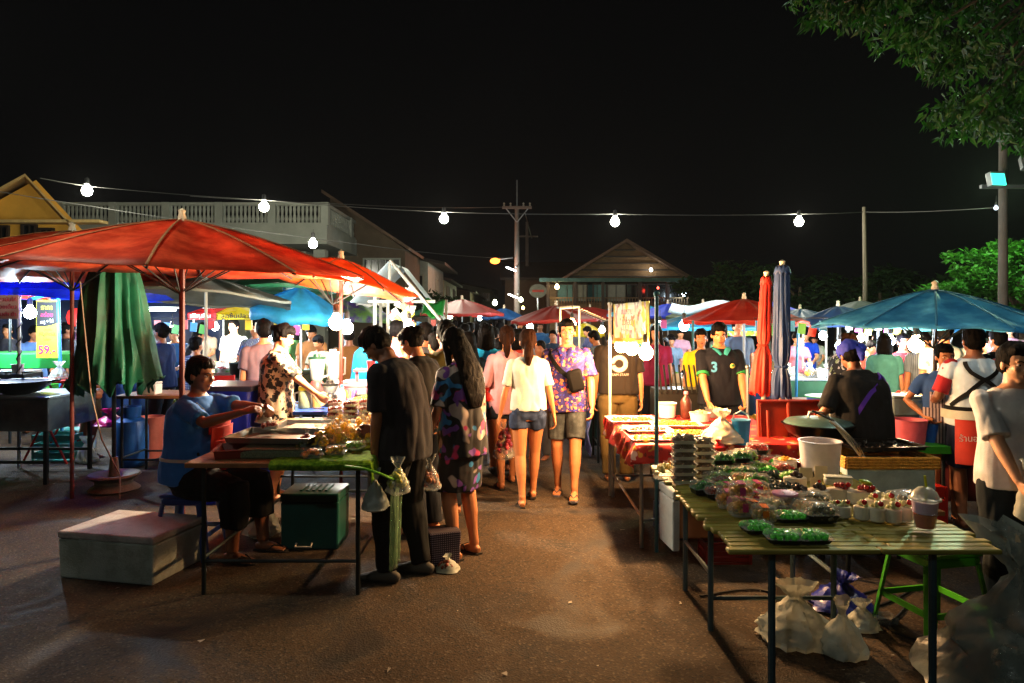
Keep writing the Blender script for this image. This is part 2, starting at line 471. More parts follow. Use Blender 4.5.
def hair_mesh(b, style, vox, wr=.01):
    mb = MB(); P = b.hp; Rm = b.HR
    mb.ell(P(0, -.024, .038), (.083, .092, .09), Rm, 18, 12, jit=.05)
    mb.ell(P(0, -.045, -.005), (.078, .07, .075), Rm, 16, 10)
    for sg in (-1, 1): mb.ell(P(sg * .07, -.005, .02), (.012, .022, .03), Rm)
    if style == 'top': mb.ell(P(0, .03, .085), (.062, .055, .034), Rm, jit=.15)
    if style in ('short', 'top'): mb.ell(P(0, .02, .075), (.066, .06, .045), Rm, jit=.1)
    if style in ('long', 'pony', 'bun', 'bob', 'side'): mb.ell(P(0, .02, .07), (.07, .062, .048), Rm)
    def back(z, y): return b.sp(0, y, z)
    if style == 'long':
        mb.tube([P(0, -.02, .05), P(0, -.05, -.04), back(1.38, -.085), back(1.27, -.125), back(1.16, -.135), back(1.08, -.13)],
                [(.085, .075), (.088, .06), (.105, .045), (.11, .035), (.095, .03), (.06, .018)], 20, side=b.sp_rot(1.3) @ Vector((1, 0, 0)))
        for sg in (-1, 1): mb.tube([P(sg * .068, .015, .04), P(sg * .078, .02, -.04), b.sp(sg * .085, .02, 1.37), b.sp(sg * .085, .03, 1.28)], [.022, .026, .026, .012], 8)
    if style == 'bob':
        mb.tube([P(0, -.02, .05), P(0, -.035, -.04), P(0, -.04, -.11), P(0, -.035, -.16)], [(.088, .082), (.095, .08), (.1, .075), (.09, .06)], 20, side=Rm @ Vector((1, 0, 0)))
    if style == 'pony':
        mb.tube([P(0, -.1, .045), P(0, -.135, .02), P(0, -.145, -.05), P(0, -.13, -.13), P(0, -.115, -.2)], [.03, .036, .042, .036, .012], 12, rnd=True)
    if style == 'lowpony':
        mb.tube([P(0, -.085, -.01), P(0, -.11, -.06), P(0, -.12, -.14), P(0, -.11, -.21)], [.04, .045, .045, .02], 12, rnd=True)
    if style == 'bun': mb.ell(P(0, -.115, .03), (.042, .04, .04), Rm, jit=.15)
    return remesh(mb, vox, 2, .007 if style == 'long' else wr * 1.2, (34, 34, 10))

def torso_patch(b, mb, a0, z0, ra, rz, off=.024):
    """an oval print that follows the torso surface"""
    def pt(a, z):
        rx, ry = b.rad(z); mx = max(b.rad(1.27)[0], rx); my = max(b.rad(1.2)[1], ry); k = .9 if z < 1.27 else .3
        rx += (mx - rx) * k; ry += (my - ry) * k; ca, sa = math.cos(R(a)), math.sin(R(a)); n = 2.4
        return b.sp((rx + off) * math.copysign(abs(ca) ** (2 / n), ca), (ry + off) * math.copysign(abs(sa) ** (2 / n), sa), z)
    c = [[pt(a0 + ra * q * math.cos(t * PI / 8), z0 + rz * q * math.sin(t * PI / 8)) for t in range(16)] for q in (.02, .5, 1)]
    mb.loft(c, cap=True)
def person(label, loc, rz, h=1.62, skin=None, hair='short', hairmat=None, top=None, bottom=None, q=.011, group=None, shoes=None, face=False,
           sleeve=.36, hem=.84, tloose=.6, bkind='trousers', bloose=.3, blen=1.0, bflare=0, name='person', color=None, bcolor=None, extras=None, sflare=.01, neck=1.405, cat='person', wr=.018, lowleg=True, **pose):
    b = Body(**pose); skin = skin or SKIN
    t = thing(name, label, cat, loc, rz, group, scale=h / 1.66)
    # the body itself: one continuous mesh
    mb = MB(); b.torso(mb, .80, 1.47, -.004); b.arms(mb, 0, 1); b.legs(mb, 0, 1); b.feet(mb); b.hands(mb, q); b.headshape(mb)
    mkobj('body', remesh(mb, q, 2 if q < .012 else 1), skin, t)
    # hair
    if hair: mkobj('hair', hair_mesh(b, hair, max(.007, q)), hairmat or HAIR, t)
    if face:
        P = b.hp
        for sg in (-1, 1):
            e = MB(); e.mat(0).ell(P(sg * .031, .0650, .003), (.0125, .012, .0055), b.HR, 10, 6)
            e.mat(1).ell(P(sg * .031, .0735, .003), (.0062, .005, .0058), b.HR, 8, 6)
            e.build('eye', [WHITE_EYE, DARK], t); e = MB(); e.tube([P(sg * .014, .085, .019), P(sg * .03, .084, .026), P(sg * .048, .073, .02)], [(.003, .0035)] * 3, 6); e.build('eyebrow', HAIR, t)
        l = MB(); l.ell(P(0, .0835, -.053), (.019, .005, .004), b.HR); l.ell(P(0, .081, -.062), (.016, .005, .005), b.HR)
        l.build('lips', LIP, t)
    cq = max(q * 1.25, .008)
    if top:
        mb = MB(); b.torso(mb, hem, neck, .013, tloose, flare=.05); b.arms(mb, 0, sleeve, .012, flare=sflare)
        o = mkobj('shirt', remesh(mb, cq, 2, wr), top, t)
        if color: o.color = col4(color)
    if bottom:
        mb = MB()
        if bkind == 'skirt':
            K = [b.leg[0][1], b.leg[1][1]]; A = [b.leg[0][2], b.leg[1][2]]
            def at(f):
                if f < .5: return b.leg[0][0].lerp(K[0], f * 2), b.leg[1][0].lerp(K[1], f * 2)
                return K[0].lerp(A[0], f * 2 - 1), K[1].lerp(A[1], f * 2 - 1)
            b.torso(mb, .82, 1.0, .005, .0)
            for f0 in [blen * i / 8 for i in range(8)]:
                (a0, a1), (c0, c1) = at(f0), at(f0 + blen / 8)
                m0, m1 = (a0 + a1) / 2, (c0 + c1) / 2; w0, w1 = (a0 - a1).length / 2 + .095 + bflare * f0, (c0 - c1).length / 2 + .095 + bflare * (f0 + blen / 8)
                mb.tube([m0, m1 + (m1 - m0) * .1], [(w0, .115 + bflare * f0), (w1, .115 + bflare * (f0 + .1))], 20, side=(1, 0, 0))
        else:
            b.torso(mb, .81, 1.0, .004, .0); b.legs(mb, 0, blen, .014, bloose)
        o = mkobj({'skirt': 'skirt', 'shorts': 'shorts'}.get(bkind, 'trousers'), remesh(mb, cq, 2, wr), bottom, t)
        if bcolor: o.color = col4(bcolor)
    if shoes is not None:
        for A, fw in b.foot_frames():
            s2 = MB(); side = Vector((fw.y, -fw.x, 0)); base = Vector((A.x, A.y, A.z - .075))
            if shoes[0] == 'flip':
                s2.tube([base + fw * -.06 + Vector((0, 0, .006)), base + fw * .05 + Vector((0, 0, .006)), base + fw * .16 + Vector((0, 0, .006)), base + fw * .185 + Vector((0, 0, .006))], [(.03, .009), (.036, .009), (.045, .009), (.02, .009)], 12, side=side)
                s2.tube([base + fw * .05 + side * .045 + Vector((0, 0, .015)), base + fw * .09 + side * .025 + Vector((0, 0, .05)), base + fw * .14 + Vector((0, 0, .03)), base + fw * .09 - side * .025 + Vector((0, 0, .05)), base + fw * .05 - side * .045 + Vector((0, 0, .015))], .006, 6)
            else:
                s2.tube([base + fw * -.06 + Vector((0, 0, .035)), base + fw * -.02 + Vector((0, 0, .045)), base + fw * .05 + Vector((0, 0, .04)), base + fw * .12 + Vector((0, 0, .026)), base + fw * .185 + Vector((0, 0, .018))], [(.03, .035), (.04, .045), (.044, .04), (.05, .026), (.035, .016)], 14, side=side, rnd=True)
            s2.build('sandal' if shoes[0] == 'flip' else 'shoe', shoes[1], t)
    if extras: extras(b, t)
    return t, b

def strap(b, t, pts, w, m, name='strap', th=.004):
    """a flat band through body-space points"""
    mb = MB(); mb.tube(pts, [(w, th)] * len(pts), 8, side=None); return mb.build(name, m, t)
def band(mb, pts, norms, w, th=.003):
    """flat ribbon facing norms"""
    rings = []
    for i, p in enumerate(pts):
        p = Vector(p); t = (Vector(pts[min(i + 1, len(pts) - 1)]) - Vector(pts[max(i - 1, 0)])).normalized(); n = Vector(norms[i]).normalized(); s = t.cross(n).normalized()
        rings.append([p - s * w - n * th, p + s * w - n * th, p + s * w + n * th, p - s * w + n * th])
    mb.loft(rings)
def torso_band(b, mb, path, w, off=.02, th=.004):
    """ribbon lying on the torso surface; path = [(angle_deg, z)], angle 0 = right (+X), 90 = front"""
    pts, ns = [], []
    full = []
    for (a0, z0), (a1, z1) in zip(path, path[1:]):
        for k in range(6): full.append((a0 + (a1 - a0) * k / 6, z0 + (z1 - z0) * k / 6))
    full.append(path[-1])
    for a, z in full:
        rx, ry = b.rad(z); mx = max(b.rad(1.27)[0], rx) ; k = .6 if z < 1.27 else .2
        rx = rx + (mx - rx) * k; ry = ry + (max(b.rad(1.2)[1], ry) - ry) * k
        if b.fat > 1.15 and math.sin(R(a)) > 0 and z < 1.2: ry += .05 * b.fat
        if b.f and math.sin(R(a)) > .3 and 1.15 < z < 1.3: ry += .03
        ca, sa = math.cos(R(a)), math.sin(R(a)); n = 2.4
        x = (rx + off) * math.copysign(abs(ca) ** (2 / n), ca); y = (ry + off) * math.copysign(abs(sa) ** (2 / n), sa)
        pts.append(b.sp(x, y, z)); ns.append(b.sp_rot(z) @ Vector((ca, sa, .0)))
    band(mb, pts, ns, w, th)
# ------------------------------------------------------------------ camera, world, view
cam = bpy.data.cameras.new('camera'); camo = bpy.data.objects.new('camera', cam); COL.objects.link(camo); SC.camera = camo
camo.location = (0, 0, CAMZ); camo.rotation_euler = (PI / 2, 0, 0)
cam.sensor_width = 36; cam.lens = 36 * F / 1024; cam.shift_y = -23.5 / 1024; cam.clip_start = .1; cam.clip_end = 600
w = bpy.data.worlds.new('World'); SC.world = w; w.use_nodes = True
bg = w.node_tree.nodes['Background']; bg.inputs[0].default_value = (.0011, .0011, .0012, 1); bg.inputs[1].default_value = 1
SC.view_settings.view_transform = 'Standard'; SC.view_settings.look = 'None'; SC.view_settings.exposure = .7; SC.view_settings.gamma = 1
SC.cycles.use_denoising = True; SC.cycles.max_bounces = 6; SC.cycles.transparent_max_bounces = 16; SC.cycles.diffuse_bounces = 3
SC.cycles.glossy_bounces = 2; SC.cycles.sample_clamp_indirect = 4; SC.cycles.caustics_reflective = False; SC.cycles.caustics_refractive = False
SC.cycles.use_light_tree = True

# ------------------------------------------------------------------ lamps
LK = 1.4
WARM = (1.0, .54, .22); WARM2 = (1.0, .62, .30); NEUT = (1.0, .93, .80); COOL = (.70, .88, 1.0); GREENISH = (.42, 1.0, .72); STRING = (1.0, .97, .78)
G_ = {}
def glow(c, s=14): 
    k = 'glow_%s_%d' % ('_'.join('%d' % (x * 99) for x in c), s)
    return MGlow(k, c, s)
def lamp(p, power, c, r=.035, parent=None, gl=14, name=None):
    l = bpy.data.lights.new('bulb_light', 'POINT'); l.energy = power * LK; l.color = c; l.shadow_soft_size = r * .8
    o = bpy.data.objects.new('bulb_light', l); COL.objects.link(o); o.location = p
    if parent: o.parent = parent
    return o
SOCKET = M('bulb_socket', '#303030', rough=.5)
CABLE = M('black_cable', '#0C0C0C', rough=.6)
def bulb(p, power, c, label, r=.04, drop=.12, gl=14, group=None, cat='light bulb'):
    t = thing('hanging_bulb', label, cat, p, group=group)
    b = MB(); b.lathe([(r * .35, r * 1.5), (r * .5, r * .95), (r * .93, r * .4), (r, 0), (r * .8, -r * .6), (r * .4, -r * .92), (.001, -r)], seg=14, cap=False)
    b.build('glass_globe', glow(c, gl), t)
    b = MB(); b.lathe([(r * .3, r * 2.6), (r * .42, r * 2.4), (r * .42, r * 1.35), (r * .3, r * 1.3)], seg=10); b.build('socket', SOCKET, t)
    b = MB(); b.tube([(0, 0, r * 2.5), (.01, 0, r * 2.5 + drop)], .005, 5); b.build('cord', CABLE, t)
    lamp((0, 0, 0), power, c, r, t)
    return t

# ------------------------------------------------------------------ ground
GRD = bpy.data.materials.new('asphalt'); GRD.use_nodes = True
def _ground():
    nt = GRD.node_tree; N = nt.nodes; L = nt.links; b = N['Principled BSDF']
    tc = N.new('ShaderNodeTexCoord')
    def nz(s, d=6, r=.6, dist=0):
        n = N.new('ShaderNodeTexNoise'); n.inputs['Scale'].default_value = s; n.inputs['Detail'].default_value = d; n.inputs['Roughness'].default_value = r; n.inputs['Distortion'].default_value = dist
        L.new(tc.outputs['Object'], n.inputs['Vector']); return n.outputs[0]
    def rg(s, a, bb, c=0, d=1):
        n = N.new('ShaderNodeMapRange'); L.new(s, n.inputs[0]); n.inputs[1].default_value = a; n.inputs[2].default_value = bb; n.inputs[3].default_value = c; n.inputs[4].default_value = d; return n.outputs[0]
    def mx(f, a, c):
        n = N.new('ShaderNodeMix'); n.data_type = 'RGBA'; L.new(f, n.inputs[0])
        for i, q in ((6, a), (7, c)):
            if isinstance(q, tuple): n.inputs[i].default_value = (*q, 1)
            else: L.new(q, n.inputs[i])
        return n.outputs[2]
    big = nz(.7, 8, .65); patch = nz(2.3, 8, .7, .6); fine = nz(55, 4, .8)
    c = mx(rg(big, .38, .62), (.032, .021, .012), (.056, .035, .019))
    c = mx(rg(patch, .52, .68), c, (.022, .019, .016))
    v = N.new('ShaderNodeTexVoronoi'); v.inputs['Scale'].default_value = 95; L.new(tc.outputs['Object'], v.inputs['Vector'])
    vc = N.new('ShaderNodeSeparateColor'); L.new(v.outputs['Color'], vc.inputs[0])
    c = mx(rg(vc.outputs[0], .8, .97), c, (.085, .062, .042))
    c = mx(rg(vc.outputs[1], .75, .95), c, (.016, .014, .012))
    cv = N.new('ShaderNodeTexVoronoi'); cv.feature = 'DISTANCE_TO_EDGE'; cv.inputs['Scale'].default_value = .55
    dn = N.new('ShaderNodeTexNoise'); dn.inputs['Scale'].default_value = 2.5; dn.inputs['Detail'].default_value = 6; L.new(tc.outputs['Object'], dn.inputs['Vector'])
    am = N.new('ShaderNodeMix'); am.data_type = 'RGBA'; am.inputs[0].default_value = .3; L.new(tc.outputs['Object'], am.inputs[6]); L.new(dn.outputs['Color'], am.inputs[7]); L.new(am.outputs[2], cv.inputs['Vector'])
    c = mx(rg(cv.outputs['Distance'], .003, .0), c, (.024, .019, .015))
    oil = nz(1.1, 5, .55, 1.5); c = mx(rg(oil, .56, .66), c, (.014, .012, .011))
    spots = nz(5.2, 3, .5); c = mx(rg(spots, .70, .73), c, (.016, .014, .013))
    L.new(c, b.inputs['Base Color'])
    L.new(rg(oil, .5, .64, .9, .66), b.inputs['Roughness'])
    b.inputs['Specular IOR Level'].default_value = .22
    bp = N.new('ShaderNodeBump'); bp.inputs['Strength'].default_value = .5; bp.inputs['Distance'].default_value = .006
    ad = N.new('ShaderNodeMath'); ad.operation = 'ADD'; L.new(v.outputs['Distance'], ad.inputs[0]); L.new(fine, ad.inputs[1]); L.new(ad.outputs[0], bp.inputs['Height'])
    L.new(bp.outputs[0], b.inputs['Normal'])
_ground()
g = MB(); g.grid(lambda u, v: Vector((-150 + 300 * u, -40 + 320 * v, 0)), 30, 30)
struct('ground', g, GRD)

# ------------------------------------------------------------------ buildings
YEL = M('yellow_render', '#DDA53C', rough=.85, var=.12, scale=1.2, bump=.1)
YTRIM = M('pale_trim', '#C9A96A', rough=.8)
GLASSD = M('dark_window_glass', '#0E1214', rough=.15, spec=.6, var=0)
FRAMEB = M('brown_window_frame', '#2A2018', rough=.6)
WHT = M('white_painted_concrete', '#84887C', rough=.85, var=.15, scale=1.5, bump=.1)
WHT2 = M('weathered_white_wall', '#8A8E84', rough=.85, var=.2, scale=1)
TARPD = M('dark_navy_tarp', '#0E1A34', rough=.6, var=.3, scale=2, bump=.4, bscale=6)
BRN = M('brown_stained_wall', '#4B4030', rough=.9, var=.25, scale=1, bump=.1)
ROOFT = M('weathered_roof_sheet', '#564434', rough=.8, var=.3, scale=2, bump=.3, bscale=20, stretch=(1, 1, 6))
ROOFD = M('dark_roof_tile', '#2B2723', rough=.8, var=.3, scale=2)

def window(parent, c, wd, ht, fm=FRAMEB, gm=GLASSD, rz=0, nm='window', bars=1):
    r = Matrix.Rotation(rz, 3, 'Z')
    b = MB(); 
    for sx in (-1, 1): b.box(Vector(c) + r @ Vector((sx * wd / 2, -.03, 0)), (.07, .1, ht + .07), r)
    for sz in (-1, 1): b.box(Vector(c) + r @ Vector((0, -.031, sz * ht / 2)), (wd - .07, .1, .07), r)
    for i in range(bars): b.box(Vector(c) + r @ Vector((-wd / 2 + wd * (i + 1) / (bars + 1), -.02, 0)), (.035, .06, ht - .07), r)
    o = b.build(nm, fm, parent, False)
    p = MB(); p.box(Vector(c) + r @ Vector((0, .0, 0)), (wd - .06, .03, ht - .06), r); p.build('pane', gm, o, False)
    return o

# yellow gabled house at far left
Y = 22.0
t = thing('gabled_house', 'yellow gabled house with two dark windows behind the red umbrellas', 'house', (0, 0, 0))
ap = W(36, 180, Y); el = W(-70, 238, Y); er = W(86, 234, Y)
b = MB(); b.loft([[Vector((el.x, Y, 0)), Vector((er.x, Y, 0)), Vector((er.x, Y, er.z)), Vector((ap.x, Y, ap.z)), Vector((el.x, Y, el.z))], [Vector((el.x - 6.6, Y + 9, 0)), Vector((er.x - 6.6, Y + 9, 0)), Vector((er.x - 6.6, Y + 9, er.z)), Vector((ap.x - 6.6, Y + 9, ap.z)), Vector((el.x - 6.6, Y + 9, el.z))]])
b.build('wall', YEL, t, False)
b = MB()
for q in (el, er):
    d = (q - ap).normalized(); q2 = q + d * .25; n = Vector((0, 0, .1))
    b.loft([[ap + Vector((0, -.5, .02)), q2 + Vector((0, -.5, .02)), q2 + n + Vector((0, -.5, 0)), ap + n + Vector((0, -.5, 0))], [ap + Vector((-6.9, 9.4, .02)), q2 + Vector((-6.9, 9.4, .02)), q2 + n + Vector((-6.9, 9.4, 0)), ap + n + Vector((-6.9, 9.4, 0))]])
rf = b.build('roof', YTRIM, t, False)
b = MB(); b.box(W(20, 222, Y - .25) + Vector((0, 0, 0)), (5.2, .5, .09)); b.build('canopy_ledge', YTRIM, t, False)
window(t, W(30, 238, Y - .03), .42, .85); window(t, W(47, 241, Y - .03), .42, .75)
window(t, W(2, 240, Y - .03), .42, .85)

# white flat roofed building with balustrade
Y = 26.0; x0 = W(60, 0, Y).x; x1 = W(327, 0, Y).x; zt = W(0, 225, Y).z; zr = W(0, 202, Y).z; zb = W(0, 240, Y).z
t = thing('terrace_building', 'white flat roofed building with a balustraded roof terrace', 'building', (0, 0, 0))
b = MB(); b.box(((x0 + x1) / 2 - 2, Y + 8, zt - .35), (x1 - x0 + 4, 16, .7)); b.build('terrace_slab', WHT, t, False)
b = MB(); b.box(((x0 + x1) / 2 - 2.6, Y + 9, (zb - .25) / 2), (x1 - x0 + 2.6, 14.4, zb - .25)); b.build('wall', WHT2, t, False)
b = MB()
n = 74
def rail(b, p, q, nb, posts):
    p, q = Vector(p), Vector(q)
    d = (q - p); rot = Matrix.Rotation(math.atan2(d.y, d.x), 3, 'Z'); hh = zr - zt
    b.box((p + q) / 2 + Vector((0, 0, hh - .06)), (d.length, .2, .12), rot); b.box((p + q) / 2 + Vector((0, 0, .05)), (d.length, .18, .1), rot)
    for i in range(nb):
        c = p + d * ((i + .5) / nb); b.lathe([(.045, .1), (.075, .25), (.04, .42), (.06, .6), (.045, hh - .12)], c, 6, cap=False)
    for i in range(posts + 1): b.box(p + d * (i / posts) + Vector((0, 0, hh / 2)), (.28, .28, hh), rot)
rail(b, (x0 - 4, Y + .15, zt), (x1 - .1, Y + .15, zt), 90, 7); b.build('balustrade', WHT, t, False)
b = MB(); rail(b, (x1 - .15, Y + .3, zt), (x1 - .15, Y + 15.8, zt), 50, 4); b.build('balustrade', WHT, t, False)
for px in (110, 170, 230, 312): b = MB(); b.box((W(px, 0, Y).x, Y + 1.2, zb / 2 - .13), (.45, .45, zb - .26)); b.build('column', WHT, t, False)
for px in (95, 140, 200, 262): window(t, (W(px, 0, Y).x, Y + 1.72, zb - 1.5), 1.3, 1.3, bars=2)
b = MB(); b.box((W(150, 0, Y).x, Y + .2, zt - .85), (9.5, .35, .12)); b.build('canopy_ledge', WHT2, t, False)
for px in (300, 318): window(t, (W(px, 0, Y).x, Y + 1.72, 2.2), .8, 2.0, bars=1)

# brown side building and further shophouses stepping back along the street
def gable_block(label, pxs, Y0, Y1, m, wins, name='shophouse', roofm=ROOFD):
    (xa, ya), (xb, yb) = pxs
    t = thing(name, label, 'building', (0, 0, 0))
    pa = W(xa, ya, Y0); pb = W(xb, yb, Y1)
    return t, pa, pb
def block(label, X, Y0, Y1, Ht, wd, m, over=.5, name='shophouse', winz=(), slope=.8, roofm=ROOFD, wn=3):
    """block on the left side of the street: its right face at X from Y0 to Y1"""
    t = thing(name, label, 'building', (0, 0, 0))
    b = MB(); b.loft([[Vector((X - wd, Y0, 0)), Vector((X, Y0, 0)), Vector((X, Y0, Ht)), Vector((X - wd, Y0, Ht + slope * wd / 4))], [Vector((X - wd, Y1, 0)), Vector((X, Y1, 0)), Vector((X, Y1, Ht)), Vector((X - wd, Y1, Ht + slope * wd / 4))]])
    b.build('wall', m, t, False)
    b = MB(); k = slope / 4
    b.loft([[Vector((X - wd - .2, y, Ht + k * (wd + .2) + .02)), Vector((X + over, y, Ht - k * over + .02)), Vector((X + over, y, Ht - k * over + .16)), Vector((X - wd - .2, y, Ht + k * (wd + .2) + .16))] for y in (Y0 - .4, Y1)])
    b.build('roof', roofm, t, False)
    for z in winz:
        for i in range(wn):
            window(t, (X - .8 - i * 1.8, Y0 - .03, z), 1.1, 1.1, fm=WHT, bars=3)
            window(t, (X + .03, Y0 + (Y1 - Y0) * (i + .5) / wn, z), 1.1, 1.1, fm=WHT, rz=PI / 2, bars=2)
    return t
X = W(352, 0, 30).x
t = thing('brown_building', 'dark brown gabled building beside the white terrace building', 'building', (0, 0, 0))
p0 = W(330, 196, 31); p1 = W(405, 249, 31)
b = MB(); b.loft([[Vector((p0.x, y, 0)), Vector((p1.x, y, 0)), Vector((p1.x, y, p1.z)), Vector((p0.x, y, p0.z))] for y in (31, 44)]); b.build('wall', BRN, t, False)
b = MB(); b.loft([[p0 + Vector((-.3, y, .1)), p1 + Vector((.25, y, -.1)), p1 + Vector((.25, y, .05)), p0 + Vector((-.3, y, .25))] for y in (-.3, 13)]); b.build('roof', ROOFT, t, False)
window(t, W(382, 268, 30.95), 1.6, .8, fm=WHT, bars=4)
block('pale two storey shophouse with a projecting tin roof beyond the white frame canopy', W(428, 0, 36).x, 36, 44, W(0, 262, 36).z, 3.6, WHT2, over=.9, winz=(3.3,), wn=1)
block('small cream shophouse with a low roof farther down the street', W(444, 0, 45).x, 45, 55, W(0, 280, 45).z, 3.2, M('cream_wall', '#8E8566', var=.2, scale=1), winz=(3.2,), wn=2)
block('dark shophouse row roof far down the street at the left', W(470, 0, 58).x, 58, 80, W(0, 292, 58).z, 4.5, BRN, winz=(2.6,), wn=3)
t = block('grey lit shophouse facade at the far end of the street', W(492, 0, 85).x, 85, 98, W(0, 290, 85).z, 3.6, WHT, winz=(4.2, 2.3), wn=2)

# large market hall
Y = 40.0
t = thing('market_hall', 'large wooden hall with a broad gabled roof facing the market', 'hall', (0, 0, 0))
WOOD = M('weathered_wood_boards', '#665036', rough=.85, var=.35, scale=3, stretch=(1, 1, 7), bump=.3, bscale=12)
TRIMG = M('green_painted_fascia', '#36564E', rough=.7, var=.3)
ap = W(625, 243, Y); l = W(562, 281, Y); r_ = W(690, 281, Y)
b = MB(); b.loft([[Vector((l.x, y, l.z)), Vector((r_.x, y, r_.z)), Vector((ap.x, y, ap.z))] for y in (Y, Y + 14)]); gb = b.build('gable_wall', WOOD, t, False)
b = MB()
for q in (l, r_):
    d = (q - ap).normalized(); q2 = q + d * .5; n = Vector((0, 0, .18))
    b.loft([[ap + Vector((0, y, .01)), q2 + Vector((0, y, .01)), q2 + n + Vector((0, y, 0)), ap + n + Vector((0, y, 0))] for y in (-.7, 14)])
b.build('roof', ROOFT, t, False)
for i in range(5):
    z = l.z + .25 + i * .38
    hw = (ap.z - z) / (ap.z - l.z) * (r_.x - l.x) / 2 - .1
    if hw > .3:
        b = MB(); b.box((ap.x, Y - .08, z), (hw * 2, .14, .07)); b.build('gable_board', FRAMEB, t, False)
wl = W(545, 0, Y).x; wr_ = W(702, 0, Y).x
b = MB(); b.box(((wl + wr_) / 2, Y + 7, W(0, 284, Y).z / 2), (wr_ - wl - .6, 13.6, W(0, 284, Y).z)); b.build('wall', WOOD, t, False)
b = MB(); b.loft([[Vector((wl - .3, y, z)), Vector((wr_ + .5, y, z)), Vector((wr_ + .5, y, z + .14)), Vector((wl - .3, y, z + .14))] for y, z in ((Y - 2.0, W(0, 282, Y - 2).z), (Y + .2, l.z))]); b.build('awning_roof', ROOFT, t, False)
b = MB(); b.box(((wl + wr_) / 2, Y - 2.06, W(0, 280, Y - 2).z), (wr_ - wl + .8, .1, .2)); b.build('fascia', TRIMG, t, False)
for px in (548, 575, 603, 640, 668, 700):
    b = MB(); b.box((W(px, 0, Y - 1.8).x, Y - 1.8, W(0, 283, Y).z / 2), (.16, .16, W(0, 283, Y).z)); b.build('post', FRAMEB, t, False)
WIN_T = M('dim_lit_curtain', '#3A5E5A', emit='#3E7C78', es=.03, var=.2); WIN_W = M('dim_lit_window', '#55554A', emit='#90907A', es=.06, var=.2)
for px, m in ((567, WIN_T), (583, WIN_W), (597, WIN_T), (616, WIN_W), (636, GLASSD), (657, GLASSD), (676, GLASSD), (690, GLASSD)):
    window(t, W(px, 293, Y - .05), 1.15, 1.0, gm=m)
b = MB()
for i in range(60): b.box((wl + (wr_ - wl) * (i + .5) / 60, Y - 1.7, 2.35), (.04, .04, .8))
b.box(((wl + wr_) / 2, Y - 1.7, 2.75), (wr_ - wl, .07, .06)); b.build('veranda_railing', WOOD, t, False)
bulb(W(651, 270, Y - .6), 8, NEUT, 'tiny white lamp on the hall gable boards', r=.09, gl=10)
bulb(W(557, 287, Y - 2.1), 22, (1, .72, .3), 'amber bulb under the hall eave at its left end', r=.12, gl=8)
bulb(W(684, 294, Y - 2.1), 22, COOL, 'cold white bulb under the hall eave at its right end', r=.13, gl=10)
bulb(W(658, 288, Y - 2.1), 4, (1, .05, .03), 'small red lamp under the hall eave', r=.06, gl=5)
# adjoining dark roof to the left of the hall
t = thing('side_annex', 'low dark annex adjoining the left side of the wooden hall', 'building', (0, 0, 0))
p0 = W(556, 262, 46); b = MB(); b.loft([[Vector((W(505, 0, 46).x, y, 0)), Vector((W(600, 0, 46).x, y, 0)), Vector((W(600, 0, 46).x, y, 4.2)), Vector((W(505, 0, 46).x, y, 4.2))] for y in (46, 52)]); b.build('wall', BRN, t, False)
b = MB(); b.loft([[Vector((W(500, 0, 45).x, y, z)), Vector((W(605, 0, 45).x, y, z)), Vector((W(605, 0, 45).x, y, z + .15)), Vector((W(500, 0, 45).x, y, z + .15))] for y, z in ((45, 4.1), (49, 5.4), (53, 4.1))]); b.build('roof', ROOFD, t, False)

# ------------------------------------------------------------------ poles and wires
CONC = M('grey_concrete_pole', '#55514A', rough=.9, var=.2, scale=3, bump=.2)
STEEL = M('galvanised_steel', '#8A9092', rough=.4, metal=.8, var=.15)
Y = 38.0
t = thing('utility_pole', 'tall concrete utility pole with crossarm and insulators beside the hall', 'utility pole', W(517, 0, Y) * Vector((1, 1, 0)) if False else (W(517, 0, Y).x, Y, 0))
zt = W(0, 206, Y).z
b = MB(); b.tube([(0, 0, 0), (0, 0, zt)], [.19, .12], 10); b.build('pole', CONC, t)
b = MB(); b.box((0, -.12, zt - .1), (1.6, .12, .14)); b.build('crossarm', CONC, t, False)
b = MB(); b.tube([(0, 0, zt), (0, 0, W(0, 180, Y).z)], .035, 6); b.build('mast', STEEL, t)
for sx in (-.7, -.35, .35, .7):
    b = MB(); b.lathe([(.03, 0), (.06, .05), (.035, .1), (.06, .15), (.02, .2)], (sx, -.12, zt - .03), 8); b.build('insulator', WHT, t)
b = MB()
for sx in (-1, 1): b.tube([(sx * .6, -.12, zt - .15), (0, -.1, zt - .9)], .03, 6)
b.build('brace', STEEL, t)
t = thing('utility_pole', 'thin distant utility pole just right of the crossarm pole', 'utility pole', (W(527, 0, 48).x, 48, 0))
b = MB(); zt2 = W(0, 222, 48).z; b.tube([(0, 0, 0), (0, 0, zt2)], [.16, .1], 8); b.build('pole', CONC, t)
b = MB(); b.box((0, -.1, zt2 - 1), (1.5, .1, .1)); b.build('crossarm', CONC, t, False)
Y18 = 18.0
t = thing('wooden_pole', 'thin bare pole carrying the string of bulbs in front of the dark trees', 'pole', (W(864, 0, Y18).x, Y18, 0))
b = MB(); b.tube([(0, 0, 0), (.03, 0, 2.5), (0, 0, W(0, 207, Y18).z)], [.065, .06, .045], 8); b.build('pole', M('weathered_pole', '#4E4638', var=.3, stretch=(1, 1, .2)), t)
